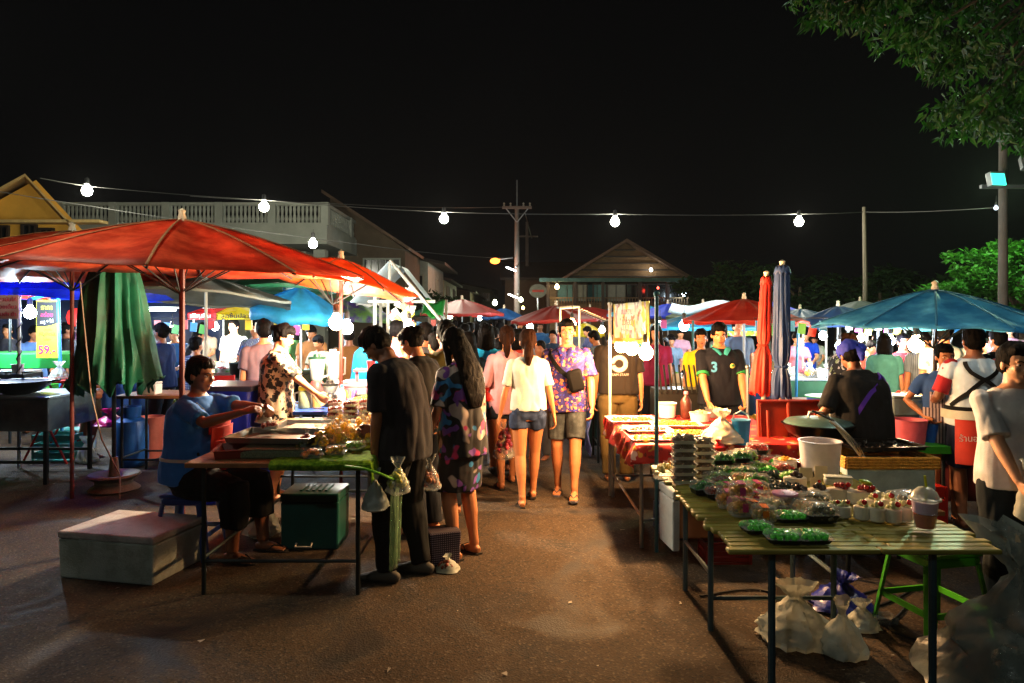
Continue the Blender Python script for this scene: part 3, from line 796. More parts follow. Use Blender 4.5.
# lamp pole with floodlights at right
YF = 12.0; zf = W(0, 182, YF).z; px_ = W(1003, 0, YF).x
t = thing('floodlight_pole', 'tall concrete pole with green white floodlight at the right edge', 'lamp pole', (px_, YF, 0))
b = MB(); b.tube([(0, 0, 0), (0, 0, W(0, 70, YF).z)], [.085, .055], 10); b.build('pole', CONC, t)
b = MB(); b.box((.0, -.1, zf - .1), (.9, .06, .06)); b.build('bracket', STEEL, t, False)
for sx, on in ((-.27, 1), (.30, 0)):
    b = MB(); b.box((sx, -.22, zf + .0 + (0 if on else .28)), (.28, .12, .24), (R(-12 if on else -25), 0, R(10 if on else -15))); h_ = b.build('floodlight', STEEL, t, False, bevel=.01)
    b = MB(); b.box((sx - (.01 if on else 0), -.292, zf - .01 + (0 if on else .28)), (.25, .02, .2), (R(-12 if on else -25), 0, R(10 if on else -15))); b.build('lens', glow((.02, .5, .33), 2) if on else M('grey_lens', '#A7ABA5', rough=.2), h_, False)
l_ = bpy.data.lights.new('floodlight_beam', 'SPOT'); l_.energy = 700; l_.color = (.62, 1, .55); l_.spot_size = R(150); l_.spot_blend = .6; l_.shadow_soft_size = .1
o_ = bpy.data.objects.new('floodlight_beam', l_); COL.objects.link(o_); o_.parent = t; o_.location = (-.32, -.5, zf - .05); o_.rotation_euler = Vector((-.45, -.35, -.30)).to_track_quat('-Z', 'Y').to_euler()
l_ = bpy.data.lights.new('floodlight_beam', 'SPOT'); l_.energy = 260; l_.color = (.62, 1, .55); l_.spot_size = R(120); l_.spot_blend = .6; l_.shadow_soft_size = .1
o_ = bpy.data.objects.new('floodlight_beam', l_); COL.objects.link(o_); o_.parent = t; o_.location = (.1, .4, zf + .05); o_.rotation_euler = Vector((.1, 1.0, -.9)).to_track_quat('-Z', 'Y').to_euler()
bulb(W(996, 208, YF - .3), 0.5, COOL, 'tiny dead bulb hanging beside the concrete floodlight pole', r=.035, gl=1)

# main catenary wire with its bulbs
def wire(name, label, pts, r=.009, cat='overhead wire', m=None):
    b = MB(); P_ = []
    for p, q in zip(pts, pts[1:]):
        p, q = Vector(p), Vector(q); sag = (q - p).length * .006
        for k in range(8):
            u = k / 8; P_.append(p.lerp(q, u) - Vector((0, 0, sag * 4 * u * (1 - u))))
    P_.append(Vector(pts[-1])); b.tube(P_, r, 5); o = b.build(name, m or CABLE2); tag(o, label, cat); return o
CABLE2 = M('grey_weathered_cable', '#3A3A36', rough=.6)
YW = 17.0
spts = [W(40, 178, 15), W(87, 186, 15.5), W(264, 200, 16), W(444, 212, YW), W(615, 214, YW), W(799, 214, YW + .5), W(864, 212, Y18), W(1003, 207, YF)]
wire('string_light_wire', 'long sagging wire carrying five bright bulbs above the market', spts, .008)
wire('overhead_wire', 'second wire crossing in front of the yellow house and white terrace building', [W(-20, 188, 16), W(90, 206, 16.5), W(350, 243, 18), W(520, 258, 36)], .009)
wire('overhead_wire', 'thin upper wire running from the crossarm pole toward the terrace roof', [W(190, 196, 24), W(340, 204, 26), W(505, 207, 37.8)], .014)
wire('overhead_wire', 'service wire between the crossarm pole and the distant thin pole', [W(525, 212, 37.8), W(532, 238, 48)], .03)
for (px, py, y), lb in zip([(87, 191, 15.5), (264, 207, 16), (444, 219, YW), (615, 222, YW), (799, 222, YW + .5)],
        ['string bulb over the yellow house gable', 'string bulb in front of the roof terrace balustrade', 'string bulb in black sky left of the crossarm pole', 'string bulb directly above the wooden hall roof', 'string bulb in black sky above the closed umbrellas']):
    bulb(W(px, py, y), 180, STRING, lb, r=.11, drop=.04, gl=22, group='bulbs strung on the overhead wire')
bulb(W(313, 244, 19), 150, STRING, 'round white lamp below the corner of the white terrace building', r=.12, drop=.1, gl=22)
# unseen continuation of the string over the entrance; the bulb behind the viewer is an added fill lamp
for p, pw, lb in (((-3.3, 3.9, 3.35), 44, 'string bulb hanging above the market entrance on the left'), ((3.25, 4.1, 3.2), 30, 'string bulb hanging above the market entrance on the right'), ((-1.6, -2.4, 4.1), 48, 'unseen fill lamp added some steps behind the viewer on the left')):
    bulb(Vector(p), pw, (.85, .95, .85) if p[1] < 0 else STRING, lb, r=.08, drop=.05, gl=22, group='bulbs strung over the market entrance')
wire('overhead_wire', 'wire carrying the entrance bulbs above the viewer', [(-8, 3.9, 3.8), (-3.3, 3.9, 3.62), (0, 2.4, 3.9), (3.25, 4.1, 3.47), (8, 4.6, 4.6)], .012)
wire('overhead_wire', 'wire added to hold the unseen fill lamp behind the viewer', [(-8, -2.2, 4.5), (-1.6, -2.4, 4.37), (7, -2.2, 4.6)], .009)
# street lamps far down the road
def street_lamp(px, py, Y, c, pw, label, tube=False):
    t = thing('street_lamp', label, 'street lamp', (W(517, 0, 37.8).x - .25 if not tube else W(518, 0, 37.8).x, 37.8, 0))
    p = W(px, py, Y) - t.location
    b = MB(); b.tube([(0, 0, p.z + .25), p + Vector((.25, 0, .1))], .04, 6); b.build('arm', STEEL, t)
    b = MB()
    if tube: b.box(p, (.55, .1, .07), (0, R(22), 0))
    else: b.ell(p, (.26, .2, .16))
    b.build('lamp_head', glow(c, 2 if c[2] < .2 else 8), t); lamp(p + Vector((0, -.2, -.25)), pw, c, .1, t)
street_lamp(495, 261, 37, (1, .24, .03), 160, 'orange sodium street lamp on the crossarm pole')
street_lamp(511, 269, 37, (.85, .95, 1), 100, 'cold white tube lamp just below the orange street lamp', True)
street_lamp(513, 296, 37, (1, .95, .8), 60, 'lower white tube lamp on the crossarm pole', True)
bulb(W(495, 303, 60), 120, (.9, 1, .6), 'greenish white bulb far down the street left of the pole', r=.22, gl=6)
bulb(W(521, 300, 34), 30, (.95, 1, .6), 'yellow green bulb at the foot of the crossarm pole', r=.1, gl=8)
bulb(W(523, 308, 33), 12, (1, .6, .2), 'small orange bulb just above the red roadside umbrella', r=.07, gl=7)
t = thing('round_sign', 'round white roadside sign on a post near the crossarm pole', 'road sign', (W(538, 0, 36).x, 36, 0))
b = MB(); b.tube([(0, 0, 0), (0, 0, 3.2)], .04, 6); b.build('post', STEEL, t)
b = MB(); b.lathe([(.01, -.02), (.45, -.02), (.45, .02), (.01, .02)], (0, -.06, W(0, 291, 36).z), 20, rot=Euler((PI / 2, 0, 0)).to_matrix(), sy=.8); pl = b.build('plate', M('sign_white', '#6A6660'), t)
b = MB(); b.box((0, -.10, W(0, 291, 36).z), (.6, .01, .12)); b.build('red_bar', M('sign_red', '#A03028'), pl, False)

# ------------------------------------------------------------------ trees
def leafmat(n, c, c2, tr=.35): return M(n, c, rough=.55, var=.35, scale=3, second=c2, transl=tr, spec=.3)
BARK = M('tree_bark', '#4A3D2E', rough=.95, var=.35, scale=10, stretch=(2, 2, .5), bump=.6, bscale=25)
def leaves(mb, c, rad, n, size, rng, droop=0, long=1.6):
    for _ in range(n):
        while True:
            p = Vector((rng.uniform(-1, 1), rng.uniform(-1, 1), rng.uniform(-1, 1)))
            if .25 < p.length < 1: break
        p = Vector((p.x * rad[0], p.y * rad[1], p.z * rad[2])) + c
        s = size * rng.uniform(.6, 1.3); rt = Euler((rng.uniform(-1, 1) + droop, rng.uniform(-1, 1), rng.uniform(0, 6.3))).to_matrix()
        pts = [(-.0, 0, 0), (.32, .5, .06), (.0, long, -.1), (-.32, .5, .06)]
        vs = [p + rt @ Vector((a * s, q * s, z * s)) for a, q, z in pts]
        mb.add(vs, [(0, 1, 2), (0, 2, 3)])
def tree(label, base, hgt, clumps, m, size, n, seed=1, name='tree', trunk_r=.14, cat='tree', crown='crown', lean=(0, 0)):
    rng = random.Random(seed); t = thing(name, label, cat, base)
    b = MB(); top = Vector((lean[0], lean[1], hgt * .8)); mid = Vector((lean[0] * .3, lean[1] * .3, hgt * .45))
    b.tube([(0, 0, -.05), mid, top], [trunk_r * 1.2, trunk_r * .8, trunk_r * .35], 8)
    for c, r in clumps:
        c = Vector(c); s = mid.lerp(top, min(1, max(0, rng.uniform(.0, .8))))
        b.tube([s, s.lerp(c, .5) + Vector((0, 0, .1)), c], [trunk_r * .4, trunk_r * .25, trunk_r * .08], 6)
    b.build('trunk', BARK, t)
    b = MB()
    for c, r in clumps:
        c = Vector(c); leaves(b, c, r, int(n * .5), size, rng)
        for k in range(5):
            o = Vector((rng.uniform(-1, 1) * r[0], rng.uniform(-1, 1) * r[1], rng.uniform(-.8, .8) * r[2])); leaves(b, c + o, [q * .38 for q in r], int(n * .12), size, rng)
    b.build(crown, m, t, False)
    return t
LG = leafmat('bright_green_leaves', '#3C7A1E', '#20500F', .4); LD = leafmat('dark_green_leaves', '#26421A', '#14280E'); LH = leafmat('overhead_leaves', '#1E4A0C', '#0C2206', .35)
YT = 13.5; bx = W(1003, 0, YT).x + .35
tree('bright green leafy tree lit by the floodlight behind the blue umbrella', (bx, YT, 0), 3.2,
     [((-.55, 0, W(0, 262, YT).z), (.75, .7, .3)), ((.1, .1, W(0, 254, YT).z), (.7, .7, .3)), ((-.75, -.1, W(0, 280, YT).z), (.55, .6, .28)), ((-.1, -.3, W(0, 280, YT).z), (.8, .7, .35)), ((.7, 0, W(0, 268, YT).z), (.8, .7, .5)), ((-1.35, .2, W(0, 290, YT).z), (.4, .5, .16)), ((.4, .2, 1.9), (1, .7, .4))], LG, .085, 900, 3)
rng = random.Random(5)
dk = [(705, 276, 30), (735, 268, 27), (770, 280, 29), (800, 268, 25), (838, 272, 28), (880, 274, 24), (915, 268, 26), (948, 276, 22), (1010, 270, 24)]
words_ = ['spiky dark tree beside the right end of the hall', 'dark tree behind the open red umbrella', 'low dark tree between the closed umbrellas and the hall', 'dim palm like tree right of the closed blue umbrella', 'dark bushy tree left of the bare pole', 'dark tree just right of the bare pole', 'dark tree rising left of the blue umbrella apex', 'dark shrubby tree left of the bright green tree', 'dark tree behind the bright green tree']
for i, (px, py, y) in enumerate(dk):
    zt = W(0, py, y).z; x = W(px, 0, y).x
    cl = [((rng.uniform(-1.1, 1.1), rng.uniform(-.6, .6), zt * rng.uniform(.55, .95) - .2), (rng.uniform(.6, 1.0), .7, rng.uniform(.4, .7))) for _ in range(6)]
    tree(words_[i], (x, y, 0), zt, cl, LD, .17, 380, 10 + i)
for i, (px, py, y, lb) in enumerate([(455, 296, 42, 'small dark street tree beyond the green tarp'), (412, 292, 30, 'dark bush rising behind the white frame canopy')]):
    zt = W(0, py, y).z; cl = [((rng.uniform(-.8, .8), 0, zt - .5), (.7, .6, .5)) for _ in range(4)]
    tree(lb, (W(px, 0, y).x, y, 0), zt, cl, LD, .15, 260, 30 + i)

# large overhanging tree whose trunk stands outside the frame at right
rng = random.Random(11)
YH = 7.0
base = Vector((7.6, 7.2, 0)); t = thing('overhanging_tree', 'large tree hanging dim green foliage over the top right corner', 'tree', base)
b = MB(); lb_ = MB()
b.tube([(0, 0, -.05), (-.1, 0, 2.2), (-.5, 0, 4.6), (-.9, 0, 6.5)], [.32, .26, .2, .12], 10)
cl = [(1000, 30, 7, .55, .5), (985, 75, 7.1, .5, .42), (1015, 60, 6.6, .4, .5), (970, 110, 7.2, .32, .2), (990, 95, 7.4, .35, .3), (940, 20, 7.4, .4, .22), (955, 40, 7, .2, .16), (905, 5, 7, .5, .16), (870, 5, 7.2, .35, .2), (885, 25, 6.9, .2, .16), (845, 2, 6.8, .3, .1), (925, 32, 6.6, .14, .14), (1040, 100, 7, .5, .4), (960, -20, 7, .9, .3), (860, -20, 7, .6, .2), (1060, 20, 7, .7, .7), (976, 118, 6.9, .22, .14), (955, 60, 7.1, .14, .12), (1020, 120, 7.5, .25, .2), (1005, -10, 7.4, .6, .3)]
for px, py, y, rx, rz in cl:
    c = W(px, py, y) - base; s = Vector((-.6, 0, 5.3))
    b.tube([s, s.lerp(c, .5) + Vector((0, 0, .5)), c], [.06, .03, .008], 6)
    nn_ = int(45 * (rx * rz) ** .5 * 2.0); leaves(lb_, c, (rx, .45, rz), nn_, .075, rng, droop=-1.1, long=1.9)
    for k in range(int(5 + 12 * (rx * rz) ** .5)):
        o = Vector((rng.uniform(-1, 1) * rx, rng.uniform(-.3, .3), rng.uniform(-1, .3) * rz)); leaves(lb_, c + o, (.09 + rx * .08, .14, .07 + rz * .12), 30, .058, rng, droop=-1.2, long=1.9)
b.build('trunk', BARK, t); lb_.build('crown', LH, t, False)


# ------------------------------------------------------------------ smoky night air
HZ = bpy.data.materials.new('smoky_air'); HZ.use_nodes = True; nt = HZ.node_tree; nt.nodes.clear()
o_ = nt.nodes.new('ShaderNodeOutputMaterial'); v_ = nt.nodes.new('ShaderNodeVolumePrincipled'); v_.inputs['Density'].default_value = .00014; v_.inputs['Color'].default_value = (.9, .9, .9, 1); v_.inputs['Anisotropy'].default_value = .55
nt.links.new(v_.outputs[0], o_.inputs['Volume'])
b = MB(); b.box((0, 120, 3.8), (320, 330, 9.6)); tag(b.build('haze', HZ, None, False), 'thin cooking smoke and humid haze hanging over the night market', 'haze', kind='stuff')
# ------------------------------------------------------------------ shared stall furniture
POLEW = M('white_pole', '#8A8E8A', rough=.5, var=.1)
POLER = M('rusty_red_pole', '#5A1E14', rough=.6, var=.25)
POLEB = M('teal_painted_pole', '#1F5560', rough=.45, var=.15)
TBLUE = M('blue_painted_frame', '#1D6FA0', rough=.5, var=.15)
LEGM = M('dark_steel_leg', '#22282A', rough=.45, metal=.5, var=.2)
WOODT = M('worn_plywood', '#7A4E2A', rough=.7, var=.35, scale=5, stretch=(1, 5, 1), bump=.2)
def CAN(n, c, c2=None, tr=.35): return M(n, c, rough=.55, var=.3, scale=4, transl=tr, spec=.35, second=c2, bump=.12, bscale=30)
RED1 = CAN('red_canvas', '#C23A1A', '#CC5834', .45); RED2 = CAN('bright_red_canvas', '#C42A1C', '#B83A28'); ORG = CAN('orange_canvas', '#E0671C', None, .5); BLU1 = CAN('royal_blue_canvas', '#1638C8', None, .3)
GRN1 = CAN('dark_green_canvas', '#1C4A36'); GRN2 = CAN('bottle_green_canvas', '#1C6E50', '#114A36', .2); GRY = CAN('grey_canvas', '#59615E', None, .3); LBL = CAN('light_blue_canvas', '#2E94BE', None, .4)
TEAL = CAN('teal_blue_canvas', '#3590C8', '#52A4C8', .4); NAVY = CAN('navy_canvas', '#27406E', '#1E335C', .15); REDC = CAN('faded_red_canvas', '#A8332C', '#93241F', .15); GRASSY = CAN('leaf_green_canvas', '#1E8A3A', None, .4)
WTARP = CAN('white_tarp', '#C9D2D0', None, .4); PURP = CAN('purple_green_canvas', '#6FA050', '#46307A', .4); BTARP = CAN('blue_tarp', '#2060A8', None, .35); YTARP = CAN('yellow_canvas', '#D8B91A', None, .4)
FIN = M('pale_finial', '#C9B79C', rough=.5)

def umbrella(label, x, y, apz, rimz, Rr, m, n=10, pole=POLEW, tilt=(0, 0), ribs=0, val=.06, pr=.018, group=None, name='market_umbrella', base=None, sag=.10):
    t = thing(name, label, 'umbrella', (x, y, 0), group=group)
    rt = Euler((R(tilt[0]), R(tilt[1]), 0)).to_matrix(); c = Vector((0, 0, apz)); rise = apz - rimz
    def P(u, ph, dz=0):
        s = abs(math.sin(n * ph / 2))
        rr = Rr * u * (1 - .05 * s * u * u)
        z = -rise * u ** 1.3 - sag * s * Rr * u * (1.2 - u) + dz + .012 * math.sin(ph * 5 + apz * 9) * u + .02 * noise.noise((math.cos(ph) * 2.2 * u + apz, math.sin(ph) * 2.2 * u + y, x)) * u + .022 * s * s * u ** 5
        return c + rt @ Vector((rr * math.cos(ph), rr * math.sin(ph), z))
    b = MB(); us = [.03, .15, .3, .45, .6, .75, .88, 1.0]; K = n * 6
    rings = [[P(u, 2 * PI * k / K) for k in range(K)] for u in us]
    if val: rings.append([P(1.005, 2 * PI * k / K, -val * (1 - .2 * abs(math.sin(n * PI * k / K)))) for k in range(K)])
    b.loft(rings, cap=False); b.build('canopy', m, t, True, solid=.003, ang=60)
    b = MB(); b.tube([(0, 0, 0), c + rt @ Vector((0, 0, .0))], pr, 8); b.build('pole', pole, t)
    b = MB(); b.lathe([(.01, -.03), (.03, -.02), (.032, .02), (.022, .05), (.03, .07), (.005, .09)], c, 8); b.build('finial', FIN, t)
    if ribs:
        b = MB()
        for k in range(n): b.tube([P(u, 2 * PI * k / n, .006) for u in (.03, .15, .3, .45, .6, .75, .88, 1.0)], [(.009, .004)] * 8, 6)
        b.build('seam_tape', M('pale_seam_tape', '#A06A44', rough=.7, var=.3, scale=20) if m.name.startswith(('red', 'orange')) else M('blue_seam_tape', '#2A6A90', rough=.7), t)
        for k in range(n):
            ph = 2 * PI * k / n; b = MB()
            pts = [P(u, ph, -.014) for u in (.04, .3, .6, .85, 1.0)]
            b.tube(pts, .008, 5); b.tube([c + rt @ Vector((0, 0, -rise - .18)), P(.5, ph, -.02)], .006, 5)
            b.build('rib', FIN if ribs == 2 else LEGM, t)
    if base:
        b = MB(); b.lathe([(.05, .0), (.22, .0), (.23, .02), (.19, .04), (.17, .09), (.21, .13), (.2, .15), (.12, .13), (.05, .1), (.04, .3), (.025, .3)], (0, 0, 0), 24); b.build('wheel_rim_base', base, t)
    return t
def folded_umbrella(label, x, y, z0, z1, r0, r1, m, n=12, tie=.55, pole=POLEW, flute=.16, base=None, lean=(0, 0), seed=0, pz=None):
    t = thing('folded_umbrella', label, 'umbrella', (x, y, 0)); b = MB(); rings = []; K = n * 8
    for i in range(31):
        u = i / 30; z = z0 + (z1 - z0) * u; r = r0 + (r1 - r0) * u ** .9
        if tie: r *= 1 - .38 * math.exp(-((u - tie) / .05) ** 2)
        ring = []
        for k in range(K):
            ph = 2 * PI * k / K; f = flute * (1 - .5 * u)
            q = r * (1 + f * math.sin(n * ph + 2.2 * u + seed) + .5 * f * math.sin((n * 2 + 1) * ph - 3 * u) + .28 * noise.noise((math.cos(ph) * 1.6, math.sin(ph) * 1.6, u * 2.5 + seed)))
            zz = z + (.035 * r0 / .15 * math.sin(n * ph + 1) if i == 0 else 0)
            ring.append((q * math.cos(ph) + lean[0] * u, q * math.sin(ph) + lean[1] * u, zz))
        rings.append(ring)
    b.loft(rings, cap=False); b.build('canopy', m, t, True, solid=.004, ang=80)
    b = MB(); b.tube([(0, 0, 0), (lean[0], lean[1], z1 + .05)], .02, 8); b.build('pole', pole, t)
    b = MB(); b.lathe([(.014, -.03), (.022, 0), (.02, .035), (.026, .05), (.004, .065)], (lean[0], lean[1], z1), 10); b.build('finial', FIN, t)
    b = MB(); rg_ = [[(lean[0] + q * math.cos(2 * PI * k / 40), lean[1] + q * math.sin(2 * PI * k / 40), z1 + dz - .012 * math.cos(2 * PI * k / 40 * n)) for k in range(40)] for q, dz in ((.015, .012), (r1 * 1.05, .0), (r1 * 1.4, -.05))]; b.loft(rg_, cap=False); b.build('top_flap', m, t, solid=.003)
    if tie:
        b = MB(); rr = (r0 + (r1 - r0) * tie ** .9) * .70
        b.tube([(rr * math.cos(a * PI / 8) + lean[0] * tie, rr * math.sin(a * PI / 8) + lean[1] * tie, z0 + (z1 - z0) * tie) for a in range(17)], .012, 6); b.build('tie_strap', m, t)
    if base:
        b = MB(); b.lathe([(.05, .0), (.21, .0), (.23, .02), (.2, .045), (.165, .07), (.165, .1), (.2, .125), (.235, .15), (.22, .165), (.12, .15), (.06, .11), (.05, .13), (.035, .32), (.02, .32)], (0, 0, 0), 28); b.build('wheel_rim_base', base, t)
    return t

def table(label, x0, x1, y0, y1, z, topm, legm=LEGM, th=.03, name='market_table', legs=None, bars=True, lr=.014, cat='table', inset=.06, group=None):
    t = thing(name, label, cat, ((x0 + x1) / 2, (y0 + y1) / 2, 0), group=group); hx, hy = (x1 - x0) / 2, (y1 - y0) / 2
    b = MB(); b.box((0, 0, z - th / 2), (2 * hx, 2 * hy, th)); b.build('tabletop', topm, t, False, bevel=.004)
    for sx in (-1, 1):
        for sy in (-1, 1):
            b = MB(); b.tube([(sx * (hx - inset), sy * (hy - inset), 0), (sx * (hx - inset), sy * (hy - inset), z - th)], lr, 8); b.build('leg', legm, t)
    if bars:
        for sy in (-1, 1): b = MB(); b.tube([(-hx + inset, sy * (hy - inset), .2), (hx - inset, sy * (hy - inset), .2)], lr * .8, 6); b.build('crossbar', legm, t)
        for sx in (-1, 1): b = MB(); b.tube([(sx * (hx - inset), -hy + inset, .22), (sx * (hx - inset), hy - inset, .22)], lr * .8, 6); b.build('crossbar', legm, t)
    return t
def drape(mb, x0, x1, y0, y1, z, drops, wave=.02, n=40):
    """cloth over a tabletop; drops = (left, right, front, back)"""
    lx, rx, fy, by = drops; hx0, hx1, hy0, hy1 = x0 - lx, x1 + rx, y0 - fy, y1 + by
    def f(u, v):
        x = hx0 + (hx1 - hx0) * u; y = hy0 + (hy1 - hy0) * v; ox = max(x0 - x, 0) + max(x - x1, 0); oy = max(y0 - y, 0) + max(y - y1, 0)
        cx = min(max(x, x0), x1); cy = min(max(y, y0), y1); d = math.hypot(ox, oy); w_ = wave * math.sin((x + y) * 22 + 2 * math.sin(y * 7)) * min(1, d / .1)
        nx = (-1 if x < x0 else 1 if x > x1 else 0); ny = (-1 if y < y0 else 1 if y > y1 else 0)
        k = .12 * d + w_ + .012 * min(1, d / .02)
        return Vector((cx + nx * k, cy + ny * k, z - d + .004 + .004 * noise.noise((x * 6, y * 6, 0))))
    mb.grid(f, n, n)

# --- small goods prototypes (built near where the first one stands, then copied)
CLEAR = M('clear_plastic', '#C8CECC', rough=.1, var=0, alpha=.07, spec=.7)
CLEARB = M('clear_plastic_bag', '#C5CAC6', rough=.2, var=.1, alpha=.22, spec=.6, bump=.5, bscale=25)
MILK = M('milky_plastic_bag', '#AEB6AE', rough=.5, var=.2, alpha=.74, spec=.4, bump=.4, bscale=18, transl=.35)
BLKP = M('black_plastic_tray', '#121312', rough=.35, var=.1)
WHP = M('white_plastic', '#C4C6C0', rough=.4, var=.08)
FOAM = M('styrofoam', '#AEB5AE', rough=.8, var=.15, scale=12, bump=.3, bscale=120)
CONT = M('food_contents', '#888888', rough=.45, var=.2, scale=30, objcol=True, bump=.6, bscale=60)
CONTW = M('coloured_plastic', '#888888', rough=.4, var=.1, scale=9, objcol=True)
def lumps(mb, cx, cy, z, sx, sy, hgt, n, r, rng, flat=.7):
    for _ in range(n):
        u, v = rng.uniform(-1, 1), rng.uniform(-1, 1); q = r * rng.uniform(.7, 1.2)
        hh = hgt * (1 - .6 * max(abs(u), abs(v)) ** 2)
        mb.ell((cx + u * sx, cy + v * sy, z + hh * rng.uniform(.4, 1)), (q, q * rng.uniform(.7, 1), q * flat), (rng.random() * 3, rng.random() * 3, rng.random() * 3), 7, 5)
def clamshell(label, p, color, rz=0, w_=.13, d_=.1, hh=.045, group=None, n=26, r=.013, tray=None, name='food_box', sticker=None, lid=True, seed=1, cat='food box', strip=True):
    rng = random.Random(seed); t = thing(name, label, cat, p, rz, group)
    b = MB(); q = .85; zz = hh * .45
    def rr(w, d, z): return [Vector((sx * w / 2 - (sx * .012 if c == 0 else 0), sy * d / 2 - (sy * .012 if c == 1 else 0), z)) for sx, sy, o in ((1, 1, 0), (-1, 1, 1), (-1, -1, 0), (1, -1, 1)) for c in ((1, 0) if o == 0 else (0, 1))]
    b.loft([rr(w_ * q, d_ * q, 0), rr(w_, d_, zz), rr(w_ * 1.03, d_ * 1.03, zz), rr(w_ * .98, d_ * .98, zz - .002), rr(w_ * q * .97, d_ * q * .97, .004)], cap=True); b.build('tray', tray or BLKP, t, False)
    b = MB(); lumps(b, 0, 0, .010, w_ * .40, d_ * .38, hh * .80, int(n * 1.4), r * 1.05, rng); c = b.build('contents', CONT, t); c.color = col4(color)
    if lid:
        b = MB(); b.loft([rr(w_ * 1.03, d_ * 1.03, zz + .002), rr(w_ * .99, d_ * .99, zz + .004), rr(w_ * .9, d_ * .9, hh), rr(w_ * .84, d_ * .82, hh + .002)], cap=True); l = b.build('lid', CLEAR, t, True, ang=25)
        if sticker:
            b = MB(); b.box((.0, 0, hh + .004), (w_ * .28, d_ * .8, .001)); b.box((0, -d_ * .5, hh * .6), (w_ * .24, .001, hh * .5)); b.build('sticker', M('sticker_' + sticker[1:], sticker, rough=.4, var=0), l, False)
    return t
def baggy(label, p, color, s=.06, rz=0, group=None, fill=.5, m=None, hh=.15, n=22, r=.02, seed=1, name='plastic_bag', cat='plastic bag', knot=True, sub=True):
    rng = random.Random(seed); t = thing(name, label, cat, p, rz, group)
    b = MB(); rings = []; nu, nv = (16, 14) if s < .09 else (30, 24)
    for i in range(nv + 1):
        u = i / nv; z = hh * u
        if u < .74: rad = s * 1.12 * min(1, .62 + u * 5) * (1 - .88 * (u / .74) ** 1.5)
        elif knot: rad = s * (.16 + 1.1 * (u - .76) if u > .76 else .16)
        else: rad = s * .3 * (1 - u) / .26 + .008
        ring = []
        for k in range(nu):
            a = 2 * PI * k / nu; ca, sa = math.cos(a), math.sin(a); q = Vector((ca * 1.3, sa * 1.3, u * 2.2 + seed * 3.7))
            cr = abs(noise.noise(q * 1.6)) * .38 + abs(noise.noise(q * 3.7)) * .24 + abs(noise.noise(q * 8)) * .10 - .2
            if u > .76: cr += .75 * abs(math.sin(a + seed)) ** 3 - .25 + .3 * noise.noise(q * 4)
            rr_ = rad * max(.12, 1 + cr) * (1 if u > .05 else .9)
            ring.append(Vector((rr_ * ca, rr_ * sa, max(0, z + hh * .06 * noise.noise(q * 2.3) * min(1, u * 5)))))
        rings.append(ring)
    b.loft(rings, cap=False); b.add([r_ for r_ in rings[0]], [tuple(range(nu - 1, -1, -1))]); b.build('bag_film', m or CLEARB, t, True, ang=52)
    if fill:
        b = MB(); lumps(b, 0, 0, r * .6, s * .60, s * .60, hh * fill, n, r, rng, .8); c = b.build('contents', CONT, t); c.color = col4(color)
    return t
def tub(label, p, color, r=.045, hh=.07, group=None, lidc=None, rz=0, name='food_tub', cat='food tub', body=None, content=True):
    t = thing(name, label, cat, p, rz, group); b = MB()
    b.lathe([(r * .85, 0), (r, hh), (r * 1.05, hh), (r * 1.05, hh + .004), (r * .96, hh + .004), (r * .82, .004)], seg=16); b.build('cup', body or WHP, t)
    if content:
        b = MB(); lumps(b, 0, 0, hh * .8, r * .6, r * .6, hh * .35, 14, r * .28, random.Random(3)); c = b.build('topping', CONT, t); c.color = col4(color)
    if lidc:
        b = MB(); b.lathe([(r * 1.07, hh), (r * 1.07, hh + .01), (r * .5, hh + .014), (.001, hh + .014)], seg=16, cap=False); c = b.build('lid', CONTW, t); c.color = col4(lidc)
    return t
def crate(label, p, color, w_=.4, d_=.3, hh=.18, fillc=None, rz=0, group=None, name='crate', seed=2, r=.035, n=40, slats=True, cat='crate', m=None):
    t = thing(name, label, cat, p, rz, group); b = MB(); th = .012
    b.box((0, 0, th / 2), (w_, d_, th))
    for k in range(3):
        z = hh * (k + .55) / 3 + .01; s_ = hh / 3 * .74
        for sy in (-1, 1): b.box((0, sy * (d_ / 2 - th / 2), z), (w_ - 2 * th, th, s_))
        for sx in (-1, 1): b.box((sx * (w_ / 2 - th / 2), 0, z), (th, d_ - 2 * th, s_))
    for sx in (-1, 1):
        for sy in (-1, 1): b.box((sx * (w_ / 2 - th * .4), sy * (d_ / 2 - th * .4), hh / 2 + .003), (th * 1.6, th * 1.6, hh))
    o = b.build('shell', m or CONTW, t, False); o.color = col4(color)
    if fillc:
        b = MB(); lumps(b, 0, 0, hh * .6, w_ * .42, d_ * .4, hh * .7, n, r, random.Random(seed)); c = b.build('contents', CONT, t); c.color = col4(fillc)
    return t
def bottle(label, p, color, r=.03, hh=.2, cap='#E0E0D8', group=None, name='bottle', body=None):
    t = thing(name, label, 'bottle', p, 0, group); b = MB()
    b.lathe([(r * .9, 0), (r, .01), (r, hh * .6), (r * .8, hh * .7), (r * .35, hh * .82), (r * .33, hh * .9)], seg=14); o = b.build('bottle_body', body or CONTW, t); o.color = col4(color)
    b = MB(); b.lathe([(r * .4, hh * .89), (r * .4, hh * .98), (r * .3, hh)], seg=10); o = b.build('cap', CONTW, t); o.color = col4(cap)
    return t
def foambox(label, p, w_, d_, hh, rz=0, m=FOAM, lidm=None, name='foam_box', cat='foam box', group=None):
    t = thing(name, label, cat, p, rz, group)
    b = MB(); b.box((0, 0, hh * .42), (w_ * .97, d_ * .96, hh * .84), taper=1.02); b.build('box_body', m, t, False, bevel=.012)
    b = MB(); b.box((0, 0, hh * .92), (w_, d_, hh * .15)); b.build('lid', lidm or m, t, False, bevel=.012)
    return t
# =================================================================== LEFT SIDE
RIM = M('rusty_wheel_rim', '#6B5A44', rough=.5, metal=.4, var=.4, scale=14, bump=.3)
